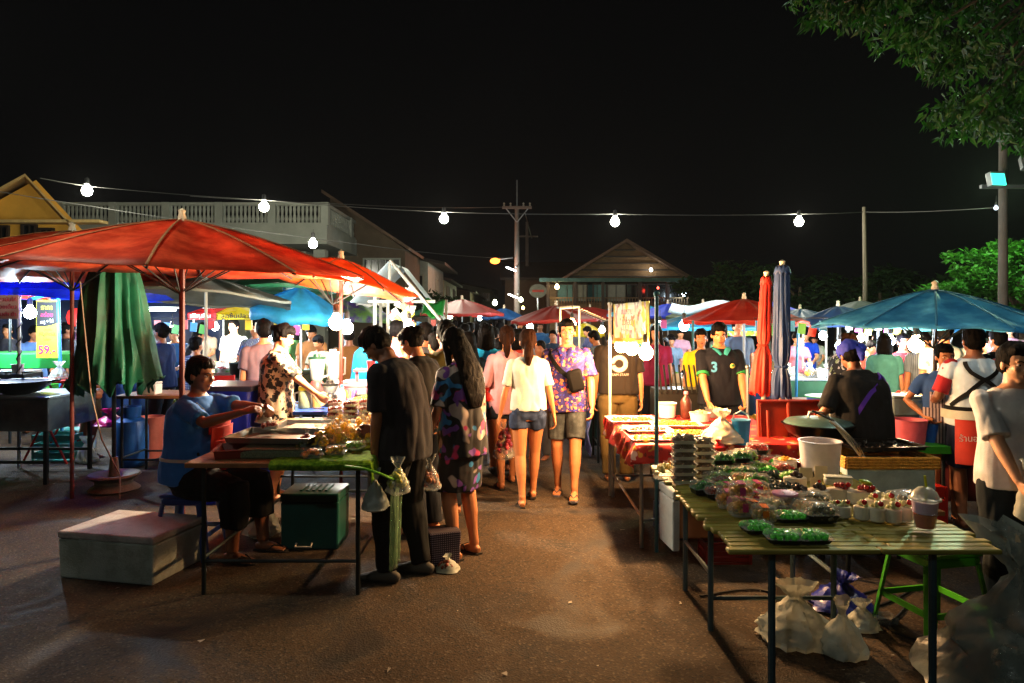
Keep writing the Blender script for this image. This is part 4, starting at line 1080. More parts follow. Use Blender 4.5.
# umbrellas, near to far
umbrella('large worn red umbrella with pale ribs on a rusty pole behind the seated vendor', W(182, 0, 5.35).x, 5.35, 2.40, 2.01, 1.40, RED1, 10, POLER, (1.5, 2), ribs=1, val=.0, pr=.022)
umbrella('faded red umbrella half hidden behind the bigger red one at the left', W(72, 0, 6.4).x, 6.4, 2.44, 2.08, 1.25, RED1, 10, POLER, (-2, -2), ribs=1, val=0)
umbrella('small orange umbrella glowing above the drink stall lamps', W(341, 0, 6.75).x, 6.75, 2.22, 1.95, .80, ORG, 8, POLER, (-4, 9), ribs=1, val=0)
umbrella('royal blue umbrella beneath the red ones at far left', W(95, 0, 8.9).x, 8.9, 2.42, 1.97, 1.35, BLU1, 10, POLEW, (0, 1), val=.1)
umbrella('dark red umbrella corner at the extreme left edge', W(-45, 0, 8.6).x, 8.6, 2.15, 1.95, 1.0, RED2, 8, POLEW, (0, 0))
umbrella('grey green umbrella with a dark top on a white pole', W(206, 0, 7.9).x, 7.9, 2.12, 1.88, .98, GRY, 10, POLEW, (-5, 3), val=.03)
umbrella('dark green top umbrella overlapping the grey one', W(128, 0, 10.8).x, 10.8, 2.35, 2.05, .9, GRN1, 10, POLEW, (0, 3))
umbrella('wide dark green umbrella above the light blue one', W(284, 0, 9.6).x, 9.6, 2.36, 2.06, 1.12, GRN2, 10, POLEW, (0, 0), val=.05)
umbrella('light blue umbrella over the drink stall customers', W(301, 0, 9.0).x, 9.0, 2.05, 1.72, .62, LBL, 8, STEEL, (3, 6), val=.12)
umbrella('purple and lime patchwork umbrella behind the bright lamps', W(345, 0, 10.4).x, 10.4, 2.05, 1.66, .72, PURP, 8, POLEW, (0, 2), val=.08)
umbrella('small green umbrella peeking above the red canopy near the yellow house', W(129, 0, 12.5).x, 12.5, 2.98, 2.8, .35, GRASSY, 8, POLEW)
folded_umbrella('folded dark green umbrella in a wheel rim base', W(114, 0, 6.7).x, 6.7, 1.00, 2.45, .36, .13, GRN2, 13, tie=0, pole=LEGM, flute=.17, base=RIM, seed=1)
# string dangling down the folded umbrella
b = MB(); o_ = Vector((W(114, 0, 6.7).x, 6.35, 0)); b.tube([o_ + Vector((-.12, .02, 1.98)), o_ + Vector((-.05, -.02, 1.5)), o_ + Vector((.02, -.05, .98)), o_ + Vector((.1, -.02, .55)), o_ + Vector((.2, .1, .2)), o_ + Vector((.25, .0, .01))], .007, 5)
tag(b.build('umbrella_cord', M('beaded_cord', '#8E7A62')), 'pale twisted cord hanging down over the folded green umbrella', 'cord')

# --- far left: cart, wok, basket, sign, blue frame
CARTM = M('worn_steel_cart', '#5C6668', rough=.4, metal=.6, var=.4, scale=5, bump=.15)
cx, cy = -5.2, 7.3
t = thing('food_cart', 'battered steel food cart on thin legs at the left edge', 'cart', (cx, cy, 0))
b = MB(); b.box((0, 0, .69), (1.25, .8, .32)); b.build('cart_body', CARTM, t, False, bevel=.01)
b = MB(); b.box((0, 0, .862), (1.32, .86, .02)); b.build('counter_top', STEEL, t, False)
for sx in (-.58, .58):
    for sy in (-.36, .36): b = MB(); b.box((sx, sy, .265), (.035, .035, .53)); b.build('leg', LEGM, t, False)
b = MB(); b.box((0, -.36, .22), (1.13, .02, .03)); b.box((0, .36, .22), (1.13, .02, .03)); b.build('crossbar', LEGM, t, False)
WOKM = M('blackened_wok', '#15120F', rough=.35, metal=.6, var=.3, scale=20)
t = thing('wok', 'wide black wok of dark food on the steel cart', 'wok', (W(22, 0, 7.2).x, 7.15, .875))
b = MB(); b.lathe([(.1, 0), (.2, .03), (.28, .09), (.30, .13), (.315, .135), (.29, .12), (.19, .04), (.01, .02)], seg=28, cap=False); b.build('pan', WOKM, t)
b = MB(); b.lathe([(.24, .085), (.15, .10), (.01, .105)], seg=20, cap=False); c = b.build('contents', CONT, t); c.color = col4('#3A2414')
b = MB(); b.tube([(.3, 0, .12), (.38, 0, .14), (.38, .08, .14), (.3, .08, .12)], .01, 6); b.build('handle', WOKM, t)
crate('black plastic basket standing behind the wok', (W(14, 0, 7.6).x, 7.6, .99 - .11), '#16181A', .42, .3, .17, None)
t = foambox('crumpled foil covered tray on the cart behind the basket', (W(18, 0, 7.95).x, 7.95, 1.0), .4, .25, .06, m=STEEL, name='foil_tray', cat='tray')
umb_t = tub('white plastic canister beside the black basket', (W(24, 0, 7.85).x, 7.75, .875), '#D0D0C8', .06, .26, body=WHP, content=False, name='canister', cat='canister')
# red folding table
REDT = M('red_lacquered_metal', '#A61A18', rough=.35, var=.15)
t = thing('folding_table', 'low red folding table with crossed legs beside the hanging price sign', 'table', (W(55, 0, 8.1).x, 8.1, 0))
b = MB(); b.box((0, 0, .93), (.62, .45, .03)); b.build('tabletop', REDT, t, False, bevel=.005)
for sy in (-.18, .18):
    for s in (-1, 1): b = MB(); b.tube([(-s * .26, sy + .01 * s, 0), (s * .2, sy + .01 * s, .91)], .014, 6); b.build('leg', REDT, t)
baggy('white bag of takeaway boxes on the red folding table', (W(62, 0, 8.1).x, 8.05, .95), '#C8C0C0', .1, fill=.6, m=MILK, hh=.2)
crate('turquoise crate under the red folding table', (W(60, 0, 8.2).x, 8.2, .0), '#27A09A', .45, .3, .3)
crate('lime green crate beside the white pole at far left', (W(40, 0, 8.6).x, 8.6, .62), '#3E9A30', .45, .3, .22)
# green counter board and stall behind
table('long counter fronted by a bright green board at far left', -6.9, -4.75, 8.75, 9.6, 1.2, M('green_painted_board', '#1D9A3C', rough=.5), bars=False, th=.18)
# hanging price sign
YS = M('yellow_sign_print', '#D6CF22', rough=.6, var=.05); BKS = M('black_sign_print', '#141412', rough=.6, var=.05); PKS = M('magenta_print', '#B01C4A', rough=.6, var=0); WHS = M('white_print', '#D8D8D4', rough=.6, var=0)
p = W(47.5, 329, 8.5); t = thing('price_sign', 'tall black and yellow price sign reading 59.- hung on a blue frame', 'sign', p, 0)
b = MB(); b.box((0, 0, 0), (.262, .012, .70)); b.build('panel', YS, t, False)
b = MB(); b.loft([[Vector((x, -.0095, z)) for x, z in ((-.127, .33), (.127, .33), (.127, .075), (.06, .045), (-.02, .03), (-.127, .03))], [Vector((x, -.0075, z)) for x, z in ((-.127, .33), (.127, .33), (.127, .075), (.06, .045), (-.02, .03), (-.127, .03))]]); b.build('black_header', BKS, t, False)
text('59.-', .14, PKS, t, (0, -.012, -.255), bold=.004)
text('ราคา', .075, YS, t, (0, -.012, .26)); text('อร่อย', .07, PKS, t, (0, -.012, .17)); text('หมู + ไก่', .05, WHS, t, (0, -.012, .09), rot=(PI / 2, R(-6), 0))
text('หมูทะเล', .068, BKS, t, (0, -.0085, -.06), bold=.002); text('เริ่มต้น', .036, BKS, t, (.01, -.0085, -.01)); text('เพียง', .04, BKS, t, (0, -.0085, -.125))
p = W(7, 307, 7.6); t = thing('menu_sign', 'washed out pink menu banner with small red writing at the left edge', 'sign', p)
b = MB(); b.box((0, 0, 0), (.26, .01, .26)); b.build('panel', M('pink_banner', '#B89A9C', var=.15), t, False)
for i, s in enumerate(('ข้าวมันไก่', 'ก๋วยเตี๋ยว', 'ส้มตำ ยำ')): text(s, .062, PKS, t, (0, -.008, .08 - .08 * i))
t = thing('blue_frame', 'bright blue tubular frame post holding the price sign', 'frame', (W(60, 0, 8.5).x, 8.5, 0))
b = MB(); b.tube([(.03, 0, 0), (0, 0, 1.2), (-.02, 0, 1.92), (-.06, 0, 1.95), (-.36, 0, 1.88)], .02, 8); b.build('post', TBLUE, t)
for px, y, lb in ((19, 7.7, 'white pole wrapped in dark ribbon at the left edge'), (10, 9.2, 'grey stall post left of the cold white bulb')):
    t = thing('stall_post', lb, 'post', (W(px, 0, y).x, y, 0)); b = MB(); b.tube([(0, 0, 0), (0, 0, 1.95)], .018, 8); b.build('pole', POLEW if px == 19 else LEGM, t)
    if px == 19:
        b = MB(); b.tube([(.024 * math.cos(k * .8), .024 * math.sin(k * .8), .95 + k * .02) for k in range(48)], .007, 5); b.build('ribbon', BKS, t)
t = thing('red_lantern', 'glowing red paper lantern on a pink post', 'lantern', (W(78, 0, 10.2).x, 10.2, 0))
b = MB(); b.tube([(0, 0, 0), (0, 0, 1.6)], .03, 8); b.build('post', M('pink_post', '#C088A0'), t)
b = MB(); b.lathe([(.05, -.13), (.1, -.09), (.125, 0), (.1, .09), (.05, .13)], (0, -.05, 1.66), 16); b.build('lantern_shade', M('lit_red_paper', '#C02020', emit='#E03028', es=.9), t)
# closed-umbrella surroundings
table('plain wooden table behind the folded green umbrella', -4.05, -3.2, 7.1, 7.7, .86, WOODT)
foambox('white open carton on the wooden table right of the folded umbrella', (W(152, 0, 7.3).x, 7.25, .86), .2, .16, .13, m=M('white_card', '#C2BBB0'), name='carton', cat='carton')
TANKM = M('blue_gas_tank', '#174A86', rough=.4, var=.2)
t = thing('gas_cylinder', 'blue gas cylinder with a collar on the asphalt behind the wheel rim base', 'gas cylinder', (W(131, 0, 7.85).x, 7.85, 0))
b = MB(); b.lathe([(.15, 0), (.175, .03), (.18, .08), (.18, .42), (.16, .5), (.08, .55), (.03, .56)], seg=24); b.build('tank', TANKM, t)
b = MB(); b.lathe([(.1, .53), (.11, .66), (.105, .66), (.095, .53)], seg=18, cap=False); b.build('collar', TANKM, t)
b = MB(); b.lathe([(.02, .55), (.02, .6), (.035, .6), (.035, .63), (.01, .64)], seg=10); b.build('valve', STEEL, t)
t = tub('salmon pink plastic bin to the right of the blue gas cylinder', (W(155, 0, 8.4).x, 8.3, 0), '#C06A50', .15, .48, body=M('salmon_plastic', '#C4624A', rough=.5), content=False, name='bin', cat='bin')
baggy('magenta bag resting on the ground by the folded umbrella', (W(108, 0, 7.9).x, 7.95, .42), '#B01A60', .17, fill=0, m=M('magenta_bag', '#C2186A', rough=.4, var=.2), hh=.2)
baggy('clear bag of ice lying beside the blue gas cylinder', (W(97, 0, 8.2).x, 8.0, 0), '#8C8C84', .12, fill=.4, m=MILK, hh=.3)
foambox('small turquoise box on the asphalt behind the standing man in black', (W(66, 0, 9.4).x, 9.4, 0), .5, .3, .17, m=M('turquoise_plastic', '#2A8C8A', rough=.5), name='storage_box', cat='box')
foambox('worn white foam box lying on the dark asphalt in front of the seated vendor', (-2.49, 4.62, 0), .70, .52, .30, rz=-12, m=M('aged_styrofoam', '#B4BAB4', rough=.85, var=.3, scale=6, second='#868C82', bump=.5, bscale=100), lidm=M('stained_foam_lid', '#BCBAB8', rough=.85, var=.35, scale=5, second='#8A8280', bump=.4, bscale=70))

# --- vendor table with green mat
TX0, TX1, TY0, TY1, TZ = -1.92, -.84, 4.10, 5.95, .80
table('vendor table with a wooden top and thin steel legs in front of the seated woman', TX0, TX1, TY0, TY1, TZ, WOODT, inset=.08)
MAT = M('artificial_grass', '#4E7A14', rough=.95, var=.35, scale=40, second='#6E9420', bump=1.0, bscale=220, spec=.1)
b = MB(); drape(b, -1.42, TX1, TY0, TY1, TZ + .006, (0, .12, .05, .02), .006, 60)
tag(b.build('grass_mat', MAT, solid=.006), 'green artificial grass mat covering the right half of the vendor table', 'mat')
b = MB(); b.tube([(-.97, 4.06, .79), (-.86, 4.05, .78), (-.76, 4.06, .745), (-.70, 4.12, .70), (-.69, 4.3, .68), (-.69, 5.0, .68)], .008, 6)
tag(b.build('edging_cord', M('lime_edging', '#5FA61E', rough=.5)), 'lime green edging cord along the hanging corner of the grass mat', 'cord')
b = MB(); b.grid(lambda u, v: Vector((-.715 + .02 * math.sin(u * 14 + v * 3), 4.16 + .30 * u * (1 - .25 * v), .70 - .56 * v)), 20, 14)
tag(b.build('hanging_plastic_sheet', M('green_tinted_film', '#5E7A5A', rough=.35, alpha=.35, bump=.5, bscale=15), solid=.002), 'translucent greenish plastic sheet hanging from the mat corner', 'plastic sheet')
TRAYM = M('brushed_tray_steel', '#A8A49A', rough=.28, metal=.85, var=.2, scale=6)
def tray(label, p, w_, d_, rz=0, hh=.035, m=TRAYM, name='metal_tray', rim=.03, cat='tray', contents=None, group=None, rx=0, lump=.012, nl=120, lh=.02):
    t = thing(name, label, cat, p, rz, group, rot=(R(rx), 0, R(rz)) if rx else None); b = MB()
    def q(w, d, z): return [Vector((sx * w / 2, sy * d / 2, z)) for sx, sy in ((-1, -1), (1, -1), (1, 1), (-1, 1))]
    b.loft([q(w_ - rim * 1.6, d_ - rim * 1.6, 0), q(w_ - rim, d_ - rim, hh), q(w_, d_, hh), q(w_, d_, hh + .003), q(w_ - rim, d_ - rim, hh + .003), q(w_ - rim * 1.7, d_ - rim * 1.7, .004)]); b.build('tray_body', m, t, False)
    if contents:
        b = MB(); lumps(b, 0, 0, .004, (w_ - rim) * .44, (d_ - rim) * .44, lh, nl, lump, random.Random(4)); c = b.build('contents', CONT, t); c.color = col4(contents)
    return t
foambox('pale patterned foam tray under the front steel tray', (-1.44, 4.38, TZ), .42, .34, .06, m=M('speckled_foam', '#6E7458', var=.5, scale=90), name='foam_tray', cat='tray')
tray('front steel serving tray tilted toward the aisle on the vendor table', (-1.50, 4.50, TZ + .075), .56, .42, -4, contents=None)
tray('rear steel serving tray holding a tan liner on the vendor table', (-1.40, 5.15, TZ + .03), .66, .5, 3)
b = MB(); b.box((-1.40, 5.15, TZ + .042), (.5, .36, .01)); tag(b.build('tray_liner', M('tan_liner', '#9A7440', rough=.7), None, False), 'tan paper liner lying in the rear steel tray', 'paper')
tray('red rimmed tray peeking out under the front steel tray', (-1.68, 4.34, TZ + .002), .30, .3, 12, .05, m=M('red_tray', '#7E2A1C', rough=.4), name='plastic_tray')
g = 'red sauce cups stacked behind the rear steel tray'
rng = random.Random(3)
first = clamshell('clear tub of dark red dessert stacked behind the rear steel tray', (-1.42, 5.62, TZ + .01), '#7A1E10', 0, .11, .09, .042, g, 12, .016, tray=WHP)
k_ = 0
for i in range(5):
    for j in range(2):
        for z in range(3 + (i + j) % 2):
            if i == 0 and j == 0 and z == 0: continue
            dup(first, (-1.42 + i * .125 - j * .03, 5.62 + j * .12, TZ + .01 + z * .044), rng.uniform(-8, 8))
dup(first, (-1.60, 4.62, TZ + .085 + .035), 20, 'single clear tub of red dessert standing on the front steel tray', 'dessert tub set apart')
g = 'bags of cut yellow fruit lined up on the grass mat'
first = baggy('clear knotted bag of cut yellow fruit on the green mat', (-.98, 5.0, TZ + .012), '#F4C024', .062, 0, g, .62, hh=.16, n=34, r=.022)

spots = [(-1.25, 4.75), (-1.28, 5.0), (-1.0, 5.6), (-1.16, 5.68), (-.92, 4.9), (-1.3, 5.3), (-.96, 4.72), (-1.22, 4.42), (-1.13, 4.55), (-1.20, 4.62), (-1.06, 4.68), (-1.14, 4.80), (-1.02, 4.86), (-1.18, 4.95), (-1.08, 5.05), (-1.22, 5.12), (-.93, 5.12), (-1.05, 5.25), (-1.15, 5.35), (-.98, 5.40), (-1.10, 5.52), (-.9, 5.3)]
for i, (x, y) in enumerate(spots): dup(first, (x, y, TZ + .012), rng.uniform(0, 360), scale=rng.uniform(.85, 1.1))
baggy('smaller clear bag of dark green vegetables at the front of the fruit bags', (-1.29, 4.30, TZ + .012), '#41511E', .055, 30, None, .6, hh=.1)
baggy('clear bag of red sauce cup at the very front of the mat', (-1.30, 4.24 + .2, TZ + .06), '#7E2A12', .045, 80, None, .5, hh=.08)
gp = clamshell('clear pack of bright yellow fruit at the front edge of the grass mat', (-1.08, 4.30, TZ + .012), '#F0C020', 8, .13, .10, .05, None, 26, .014, tray=CLEAR, seed=31)
dup(gp, (-1.0, 4.45, TZ + .012), -10, 'clear pack of lime green fruit on the grass mat behind the yellow pack', colors={'contents': '#7AC830'})
dup(gp, (-1.20, 4.20, TZ + .012), 20, 'clear pack of orange fruit nearest the front left of the grass mat', colors={'contents': '#E88A20'})
# under the table
TEALP = M('teal_plastic', '#14504A', rough=.4, var=.15)
t = foambox('teal plastic cooler box with a ribbed lid under the vendor table', (W(314, 0, 5.1).x, 5.15, .0), .42, .34, .40, m=TEALP, name='cooler_box', cat='cooler')
b = MB()
for k in range(5): b.box((-.08 + k * .045, 0, .405), (.02, .2, .008))
b.build('lid_rib', TEALP, t, False)
b = MB(); b.tube([(-.09, -.175, .05), (-.09, -.2, .03), (.02, -.2, .03), (.02, -.175, .05)], .008, 6); b.build('handle', WHP, t)
baggy('crumpled white bag of rubbish under the vendor table left of the cooler', (W(272, 0, 5.5).x, 5.3, 0), '#AAAAA0', .13, fill=0, m=MILK, hh=.35)
STOOLB = M('blue_stool_plastic', '#14306E', rough=.4, var=.1)
def stool(label, p, m, h=.45, r=.16, rz=0, name='plastic_stool'):
    t = thing(name, label, 'stool', p, rz); b = MB(); b.box((0, 0, h - .012), (r * 2, r * 2, .024)); b.box((0, 0, h - .05), (r * 2 - .02, r * 2 - .02, .05)); b.build('seat', m, t, False, bevel=.015)
    for sx in (-1, 1):
        for sy in (-1, 1):
            b = MB(); b.tube([(sx * (r + .035), sy * (r + .035), 0), (sx * (r - .02), sy * (r - .02), h - .06)], [(.028, .013), (.034, .014)], 6, side=(sy, -sx, 0)); b.build('leg', m, t)
    b = MB()
    for sx in (-1, 1): b.box((sx * (r + .012), 0, h * .35), (.012, 2 * r, .03)); b.box((0, sx * (r + .012), h * .35), (2 * r - .02, .012, .03))
    b.build('stretcher', m, t, False)
    return t
stool('dark blue plastic stool beneath the seated vendor woman', (-2.26, 4.92, 0), STOOLB, .44, .15)
# litter on the asphalt
b = MB(); rng = random.Random(9)
for _ in range(150):
    p = (rng.uniform(-6, 6), rng.uniform(2.8, 10), .006); s = rng.uniform(.008, .03)
    b.add([(p[0] + s * rng.uniform(-1, 1), p[1] + s * rng.uniform(-1, 1), .004 + .006 * rng.random()) for _ in range(4)], [(0, 1, 2), (0, 2, 3)])
tag(b.build('litter', M('pale_litter', '#8C8578', var=.4, scale=1), None, False), 'scattered scraps of litter on the asphalt', 'litter', kind='stuff')

# --- blue tarp box + drink stall
TARPB = M('blue_tarpaulin', '#1228C0', rough=.4, var=.2, bump=.5, bscale=9)
t = thing('covered_cooler', 'large cooler wrapped in dark blue tarpaulin behind the seated vendor', 'cooler', (W(234, 0, 6.5).x, 6.5, 0))
b = MB()
def f(u, v):
    a = 2 * PI * u; n = 6; x = math.copysign(abs(math.cos(a)) ** (2 / n), math.cos(a)); y = math.copysign(abs(math.sin(a)) ** (2 / n), math.sin(a)); k = 1 + (1 - v) * .05 * math.sin(a * 11) + (1 - v) * .03
    return Vector((x * .27 * k, y * .3 * k, 1.0 * v))
b.grid(f, 72, 10); b.build('tarpaulin', TARPB, t)
b = MB(); b.box((0, 0, 1.02), (.55, .6, .05)); b.build('lid', M('grey_blue_lid', '#3A465E', rough=.35), t, False, bevel=.01)
table('drink stall table crowded with blenders and jugs', -2.2, -1.25, 6.35, 7.6, .80, M('blue_oilcloth', '#1C3F8A', rough=.5))
DZ = .80
def blender(label, p, jar, base, hh=.34, lidc='#1A4030'):
    t = thing('blender', label, 'blender', p); b = MB(); b.lathe([(.075, 0), (.08, .02), (.06, .11), (.05, .12)], seg=18); o = b.build('motor_base', CONTW, t); o.color = col4(base)
    b = MB(); b.lathe([(.045, .12), (.06, .14), (.085, hh), (.082, hh), (.057, .145), (.01, .13)], seg=18, cap=False); o = b.build('jar', jar, t)
    b = MB(); b.tube([(.08, 0, hh - .03), (.125, 0, hh - .04), (.12, 0, .18), (.065, 0, .16)], .01, 6); b.build('handle', WHP, t)
    b = MB(); b.lathe([(.086, hh), (.086, hh + .02), (.04, hh + .025), (.035, hh + .05), (.001, hh + .05)], seg=16, cap=False); o = b.build('lid', CONTW, t); o.color = col4(lidc)
    return t
JAR = M('frosted_jar', '#C8D6D0', rough=.2, alpha=.5)
blender('blender with a frosted jar and pink base at the left of the drink stall', (W(317, 0, 7.0).x, 7.0, DZ + .1), JAR, '#B04848', .34)
blender('taller white blender at the right of the pair', (W(333, 0, 7.15).x, 7.15, DZ + .1), JAR, '#C8C8C8', .38, '#C8D0CC')
blender('black based blender in front of the white one', (W(330, 0, 6.75).x, 6.75, DZ), JAR, '#141414', .2, '#1A1A1A')
foambox('low white riser box under the two tall blenders', (W(325, 0, 7.08).x, 7.1, DZ), .34, .3, .1, m=WHP, name='riser_box', cat='box')
t = thing('juice_jug', 'clear juice jug with a yellow lid on the drink stall', 'jug', (W(305, 0, 6.6).x, 6.6, DZ))
b = MB(); b.lathe([(.055, 0), (.062, .01), (.06, .15), (.055, .17)], seg=18); o = b.build('jug_body', CONTW, t); o.color = col4('#8E9A78')
b = MB(); b.lathe([(.06, .17), (.06, .205), (.001, .21)], seg=18, cap=False); o = b.build('lid', CONTW, t); o.color = col4('#D8D020')
b = MB(); b.tube([(-.058, 0, .15), (-.1, 0, .14), (-.1, 0, .06), (-.06, 0, .04)], .009, 6); b.build('handle', WHP, t)
crate('shallow tan crate of green limes at the drink stall corner', (W(369, 0, 6.6).x, 6.6, DZ + .0), '#B08A5A', .3, .24, .09, '#8A9A20', n=60, r=.024)
tub('brown carton cup between the jug and the blender', (W(316, 0, 6.65).x, 6.68, DZ), '#8A5A2A', .05, .12, body=M('brown_card', '#B0834A'))
bottle('slim white squeeze bottle with a blue tip on the drink stall', (W(342, 0, 6.65).x, 6.65, DZ), '#C8D0D4', .035, .22, '#2878B8')
t = tub('pink cup of colourful drinking straws on the drink stall', (W(351, 0, 6.7).x, 6.7, DZ), '#C050A0', .04, .08, body=M('pink_plastic', '#C878A8'), content=False, name='straw_cup', cat='cup')
for i in range(14):
    a = i * 2.4; b = MB(); b.tube([(.01 * math.cos(a), .01 * math.sin(a), .02), (.06 * math.cos(a), .05 * math.sin(a), .16)], .004, 5); o = b.build('straw', CONTW, t); o.color = col4(['#3060C0', '#D04080', '#40A050', '#8040B0', '#E0C040'][i % 5])
tub('shiny metal mixing cup beside the lime crate', (W(362, 0, 6.85).x, 6.85, DZ), '#888888', .07, .1, body=STEEL, content=False, name='metal_cup', cat='cup')
foambox('pink plastic box behind the straws', (W(357, 0, 7.3).x, 7.3, DZ), .24, .2, .16, m=M('pink_plastic2', '#D08890'), name='storage_box', cat='box')
foambox('large white ice box behind the blue shirted woman at the drink stall', (W(348, 0, 7.5).x + .15, 7.75, .6), .55, .35, .36, m=WHP, name='ice_box', cat='cooler')
tub('lime green basin upside down behind the blenders', (W(327, 0, 7.5).x, 7.5, DZ + .3), '#60B030', .11, .12, body=M('lime_plastic', '#5AA82A'), content=False, name='basin', cat='basin')
foambox('green plastic rack holding the basin behind the blenders', (W(322, 0, 7.5).x, 7.52, DZ), .4, .2, .3, m=M('green_rack', '#2E5A40'), name='rack_box', cat='rack')
tub('small red cup standing on the shelf beside the blue shirted woman', (W(371, 0, 7.6).x, 7.6, 1.1), '#B01818', .045, .08, body=M('red_plastic', '#B01C1C'), content=False, name='red_cup', cat='cup')
b = MB(); 
t = thing('pink_stand', 'narrow pink painted shelf stand right of the drink stall', 'shelf', (W(369, 0, 7.6).x, 7.6, 0)); b.box((0, 0, 1.085), (.3, .2, .025)); b.build('shelf_board', M('pink_paint', '#C8707A'), t, False)
for sx in (-.13, .13): b = MB(); b.box((sx, 0, .535), (.03, .03, 1.07)); b.build('leg', M('pink_paint', '#C8707A'), t, False)
# white framed gable canopy with green tarp
YC = 8.6; cx_ = W(398, 0, YC).x
t = thing('frame_canopy', 'white steel frame canopy with a steep gable roof of pale sheets', 'canopy', (cx_, YC, 0))
ap = W(393, 263, YC) - t.location; lf_ = W(356, 302, YC) - t.location; rt_ = W(440, 320, YC) - t.location
b = MB(); b.loft([[ap + Vector((0, y, 0)), lf_ + Vector((0, y, 0)), lf_ + Vector((0, y, -.012)), ap + Vector((0, y, -.015))] for y in (-.3, 1.1)]); b.build('roof_sheet', M('pale_roof_sheet', '#8FA4B0', rough=.5, var=.1), t, False)
b = MB(); b.loft([[ap + Vector((.02, y, 0)), rt_ + Vector((0, y, 0)), rt_ + Vector((0, y, -.012)), ap + Vector((.02, y, -.015))] for y in (.55, 1.1)]); b.build('roof_sheet', M('pale_roof_sheet', '#8FA4B0'), t, False)
b = MB(); b.tube([ap + Vector((.01, -.28, .01)), rt_ + Vector((.03, -.28, -.0))], .02, 6); b.tube([lf_ + Vector((.2, -.25, .0)), lf_ + Vector((1.0, -.25, .0))], .02, 6); b.tube([ap + Vector((0, -.25, 0)), ap + Vector((0, -.25, -.35))], .018, 6); b.build('gable_frame', POLEW, t)
for x_, y_ in ((W(379, 0, YC).x - cx_, -.25), (W(388, 0, YC).x - cx_, .0), (.5, 1.0), (-.4, 1.0)):
    b = MB(); b.box((x_, y_, .95), (.035, .035, 1.9)); b.build('post', POLEW, t, False)
b = MB(); gcol = random.Random(2)
t2 = thing('hanging_garland', 'column of pale plastic toys and packets hanging from the white canopy frame', 'hanging goods', W(402, 288, YC - .3))
for i in range(34):
    b = MB(); z = -.02 - i * .014 * 1.05; b.box((gcol.uniform(-.12, .12), gcol.uniform(-.05, .05), z), (.09, .02, .07), (gcol.random(), gcol.random(), gcol.random())); o = b.build('packet', CONTW, t2, False); o.color = col4(gcol.choice(['#D8C8B0', '#C89060', '#D8D8D0', '#B04848', '#C8B048', '#A0A8A0', '#D0B8C0']))
b = MB(); b.grid(lambda u, v: W(421 + 22 * u, 299 + 16 * v + 2.5 * u, YC + .2) + Vector((0, .3 * (1 - v), .03 * math.sin(u * 9))), 10, 6)
tag(b.build('green_tarp', GRASSY, solid=.004), 'bright green tarp panel at the right side of the white frame canopy', 'tarp')
b = MB(); b.grid(lambda u, v: W(356 + 30 * u, 300 + 6 * v, YC + 1) + Vector((0, 0, .02 * math.sin(u * 12))), 10, 3)
tag(b.build('white_tarp', WTARP, solid=.004), 'sagging white plastic awning left of the white frame canopy', 'tarp')

# --- middle stalls at left: red yellow canopy with writing
YB = 10.6
t = thing('branded_canopy', 'red and yellow hipped stall canopy with printed valance', 'canopy', (W(234, 0, YB).x, YB, 0))
RC = M('red_print_vinyl', '#B81C24', rough=.5, transl=.3, var=.1); YC_ = M('yellow_print_vinyl', '#D8C418', rough=.5, transl=.3, var=.08)
hw = (281 - 188) / 2 * YB / F; zt = W(0, 305, YB).z; zm = W(0, 313, YB).z; zb = W(0, 319.5, YB).z
def seg(u0, u1, m, nm, full=True):
    b = MB(); a0, a1 = -hw + 2 * hw * u0, -hw + 2 * hw * u1; k = .78
    b.loft([[Vector((a0, 0, zb)), Vector((a1, 0, zb)), Vector((a1, 0, zm)), Vector((a1 * k, .45, zt)), Vector((a0 * k, .45, zt)), Vector((a0, 0, zm))], [Vector((a0, .012, zb)), Vector((a1, .012, zb)), Vector((a1, .012, zm - .01)), Vector((a1 * k, .46, zt - .012)), Vector((a0 * k, .46, zt - .012)), Vector((a0, .012, zm - .01))]])
    return b.build(nm, m, t, False)
seg(0, .31, RC, 'red_panel'); seg(.312, .70, YC_, 'yellow_panel'); seg(.702, 1, RC, 'red_panel')
for x, s, m in ((-.5, 'เชิญชิม', WHS), (.02, 'ลูกชิ้นปลา', BKS), (.5, 'อร่อยจัง', BKS)):
    if x > .4: b = MB(); b.box((x, -.006, (zb + zm) / 2), (.34, .006, .07)); b.build('white_patch', WHS, t, False, bevel=.01)
    text(s, .095, m, t, (x, -.014, (zb + zm) / 2), sx=1.15, bold=.001)
text('น้ำแข็งใส', .06, WHS, t, (-.45, .18, (zm + zt) / 2 + .02), rot=(R(30), 0, 0)); text('เชียงใหม่', .05, WHS, t, (.45, .18, (zm + zt) / 2 + .02), rot=(R(30), 0, 0)); 
for sx in (-1, 1):
    for y in (.1, 1.2): b = MB(); b.tube([(sx * hw * .93, y, 0), (sx * hw * .93, y, zb + .05)], .014, 6); b.build('post', POLEW, t)
t = thing('strip_light', 'long cold white strip light under the blue umbrella', 'strip light', W(157, 309, 10.5)); b = MB(); b.box((0, 0, .02), (.62, .08, .03)); b.build('housing', WHP, t, False); b = MB(); b.tube([(-.28, 0, -.01), (.28, 0, -.01)], .02, 8); b.build('tube', glow((.85, .95, 1), 9), t); lamp((0, 0, -.05), 60, (.85, .95, 1), .06, t)
PALN = {'#C03226': 'red', '#E0A81C': 'yellow', '#58A82C': 'light green', '#D8D0B8': 'cream', '#B86028': 'orange brown', '#20703A': 'dark green', '#E4D884': 'pale yellow', '#C85070': 'pink', '#6E2A18': 'dark brown', '#C8C8C0': 'white'}
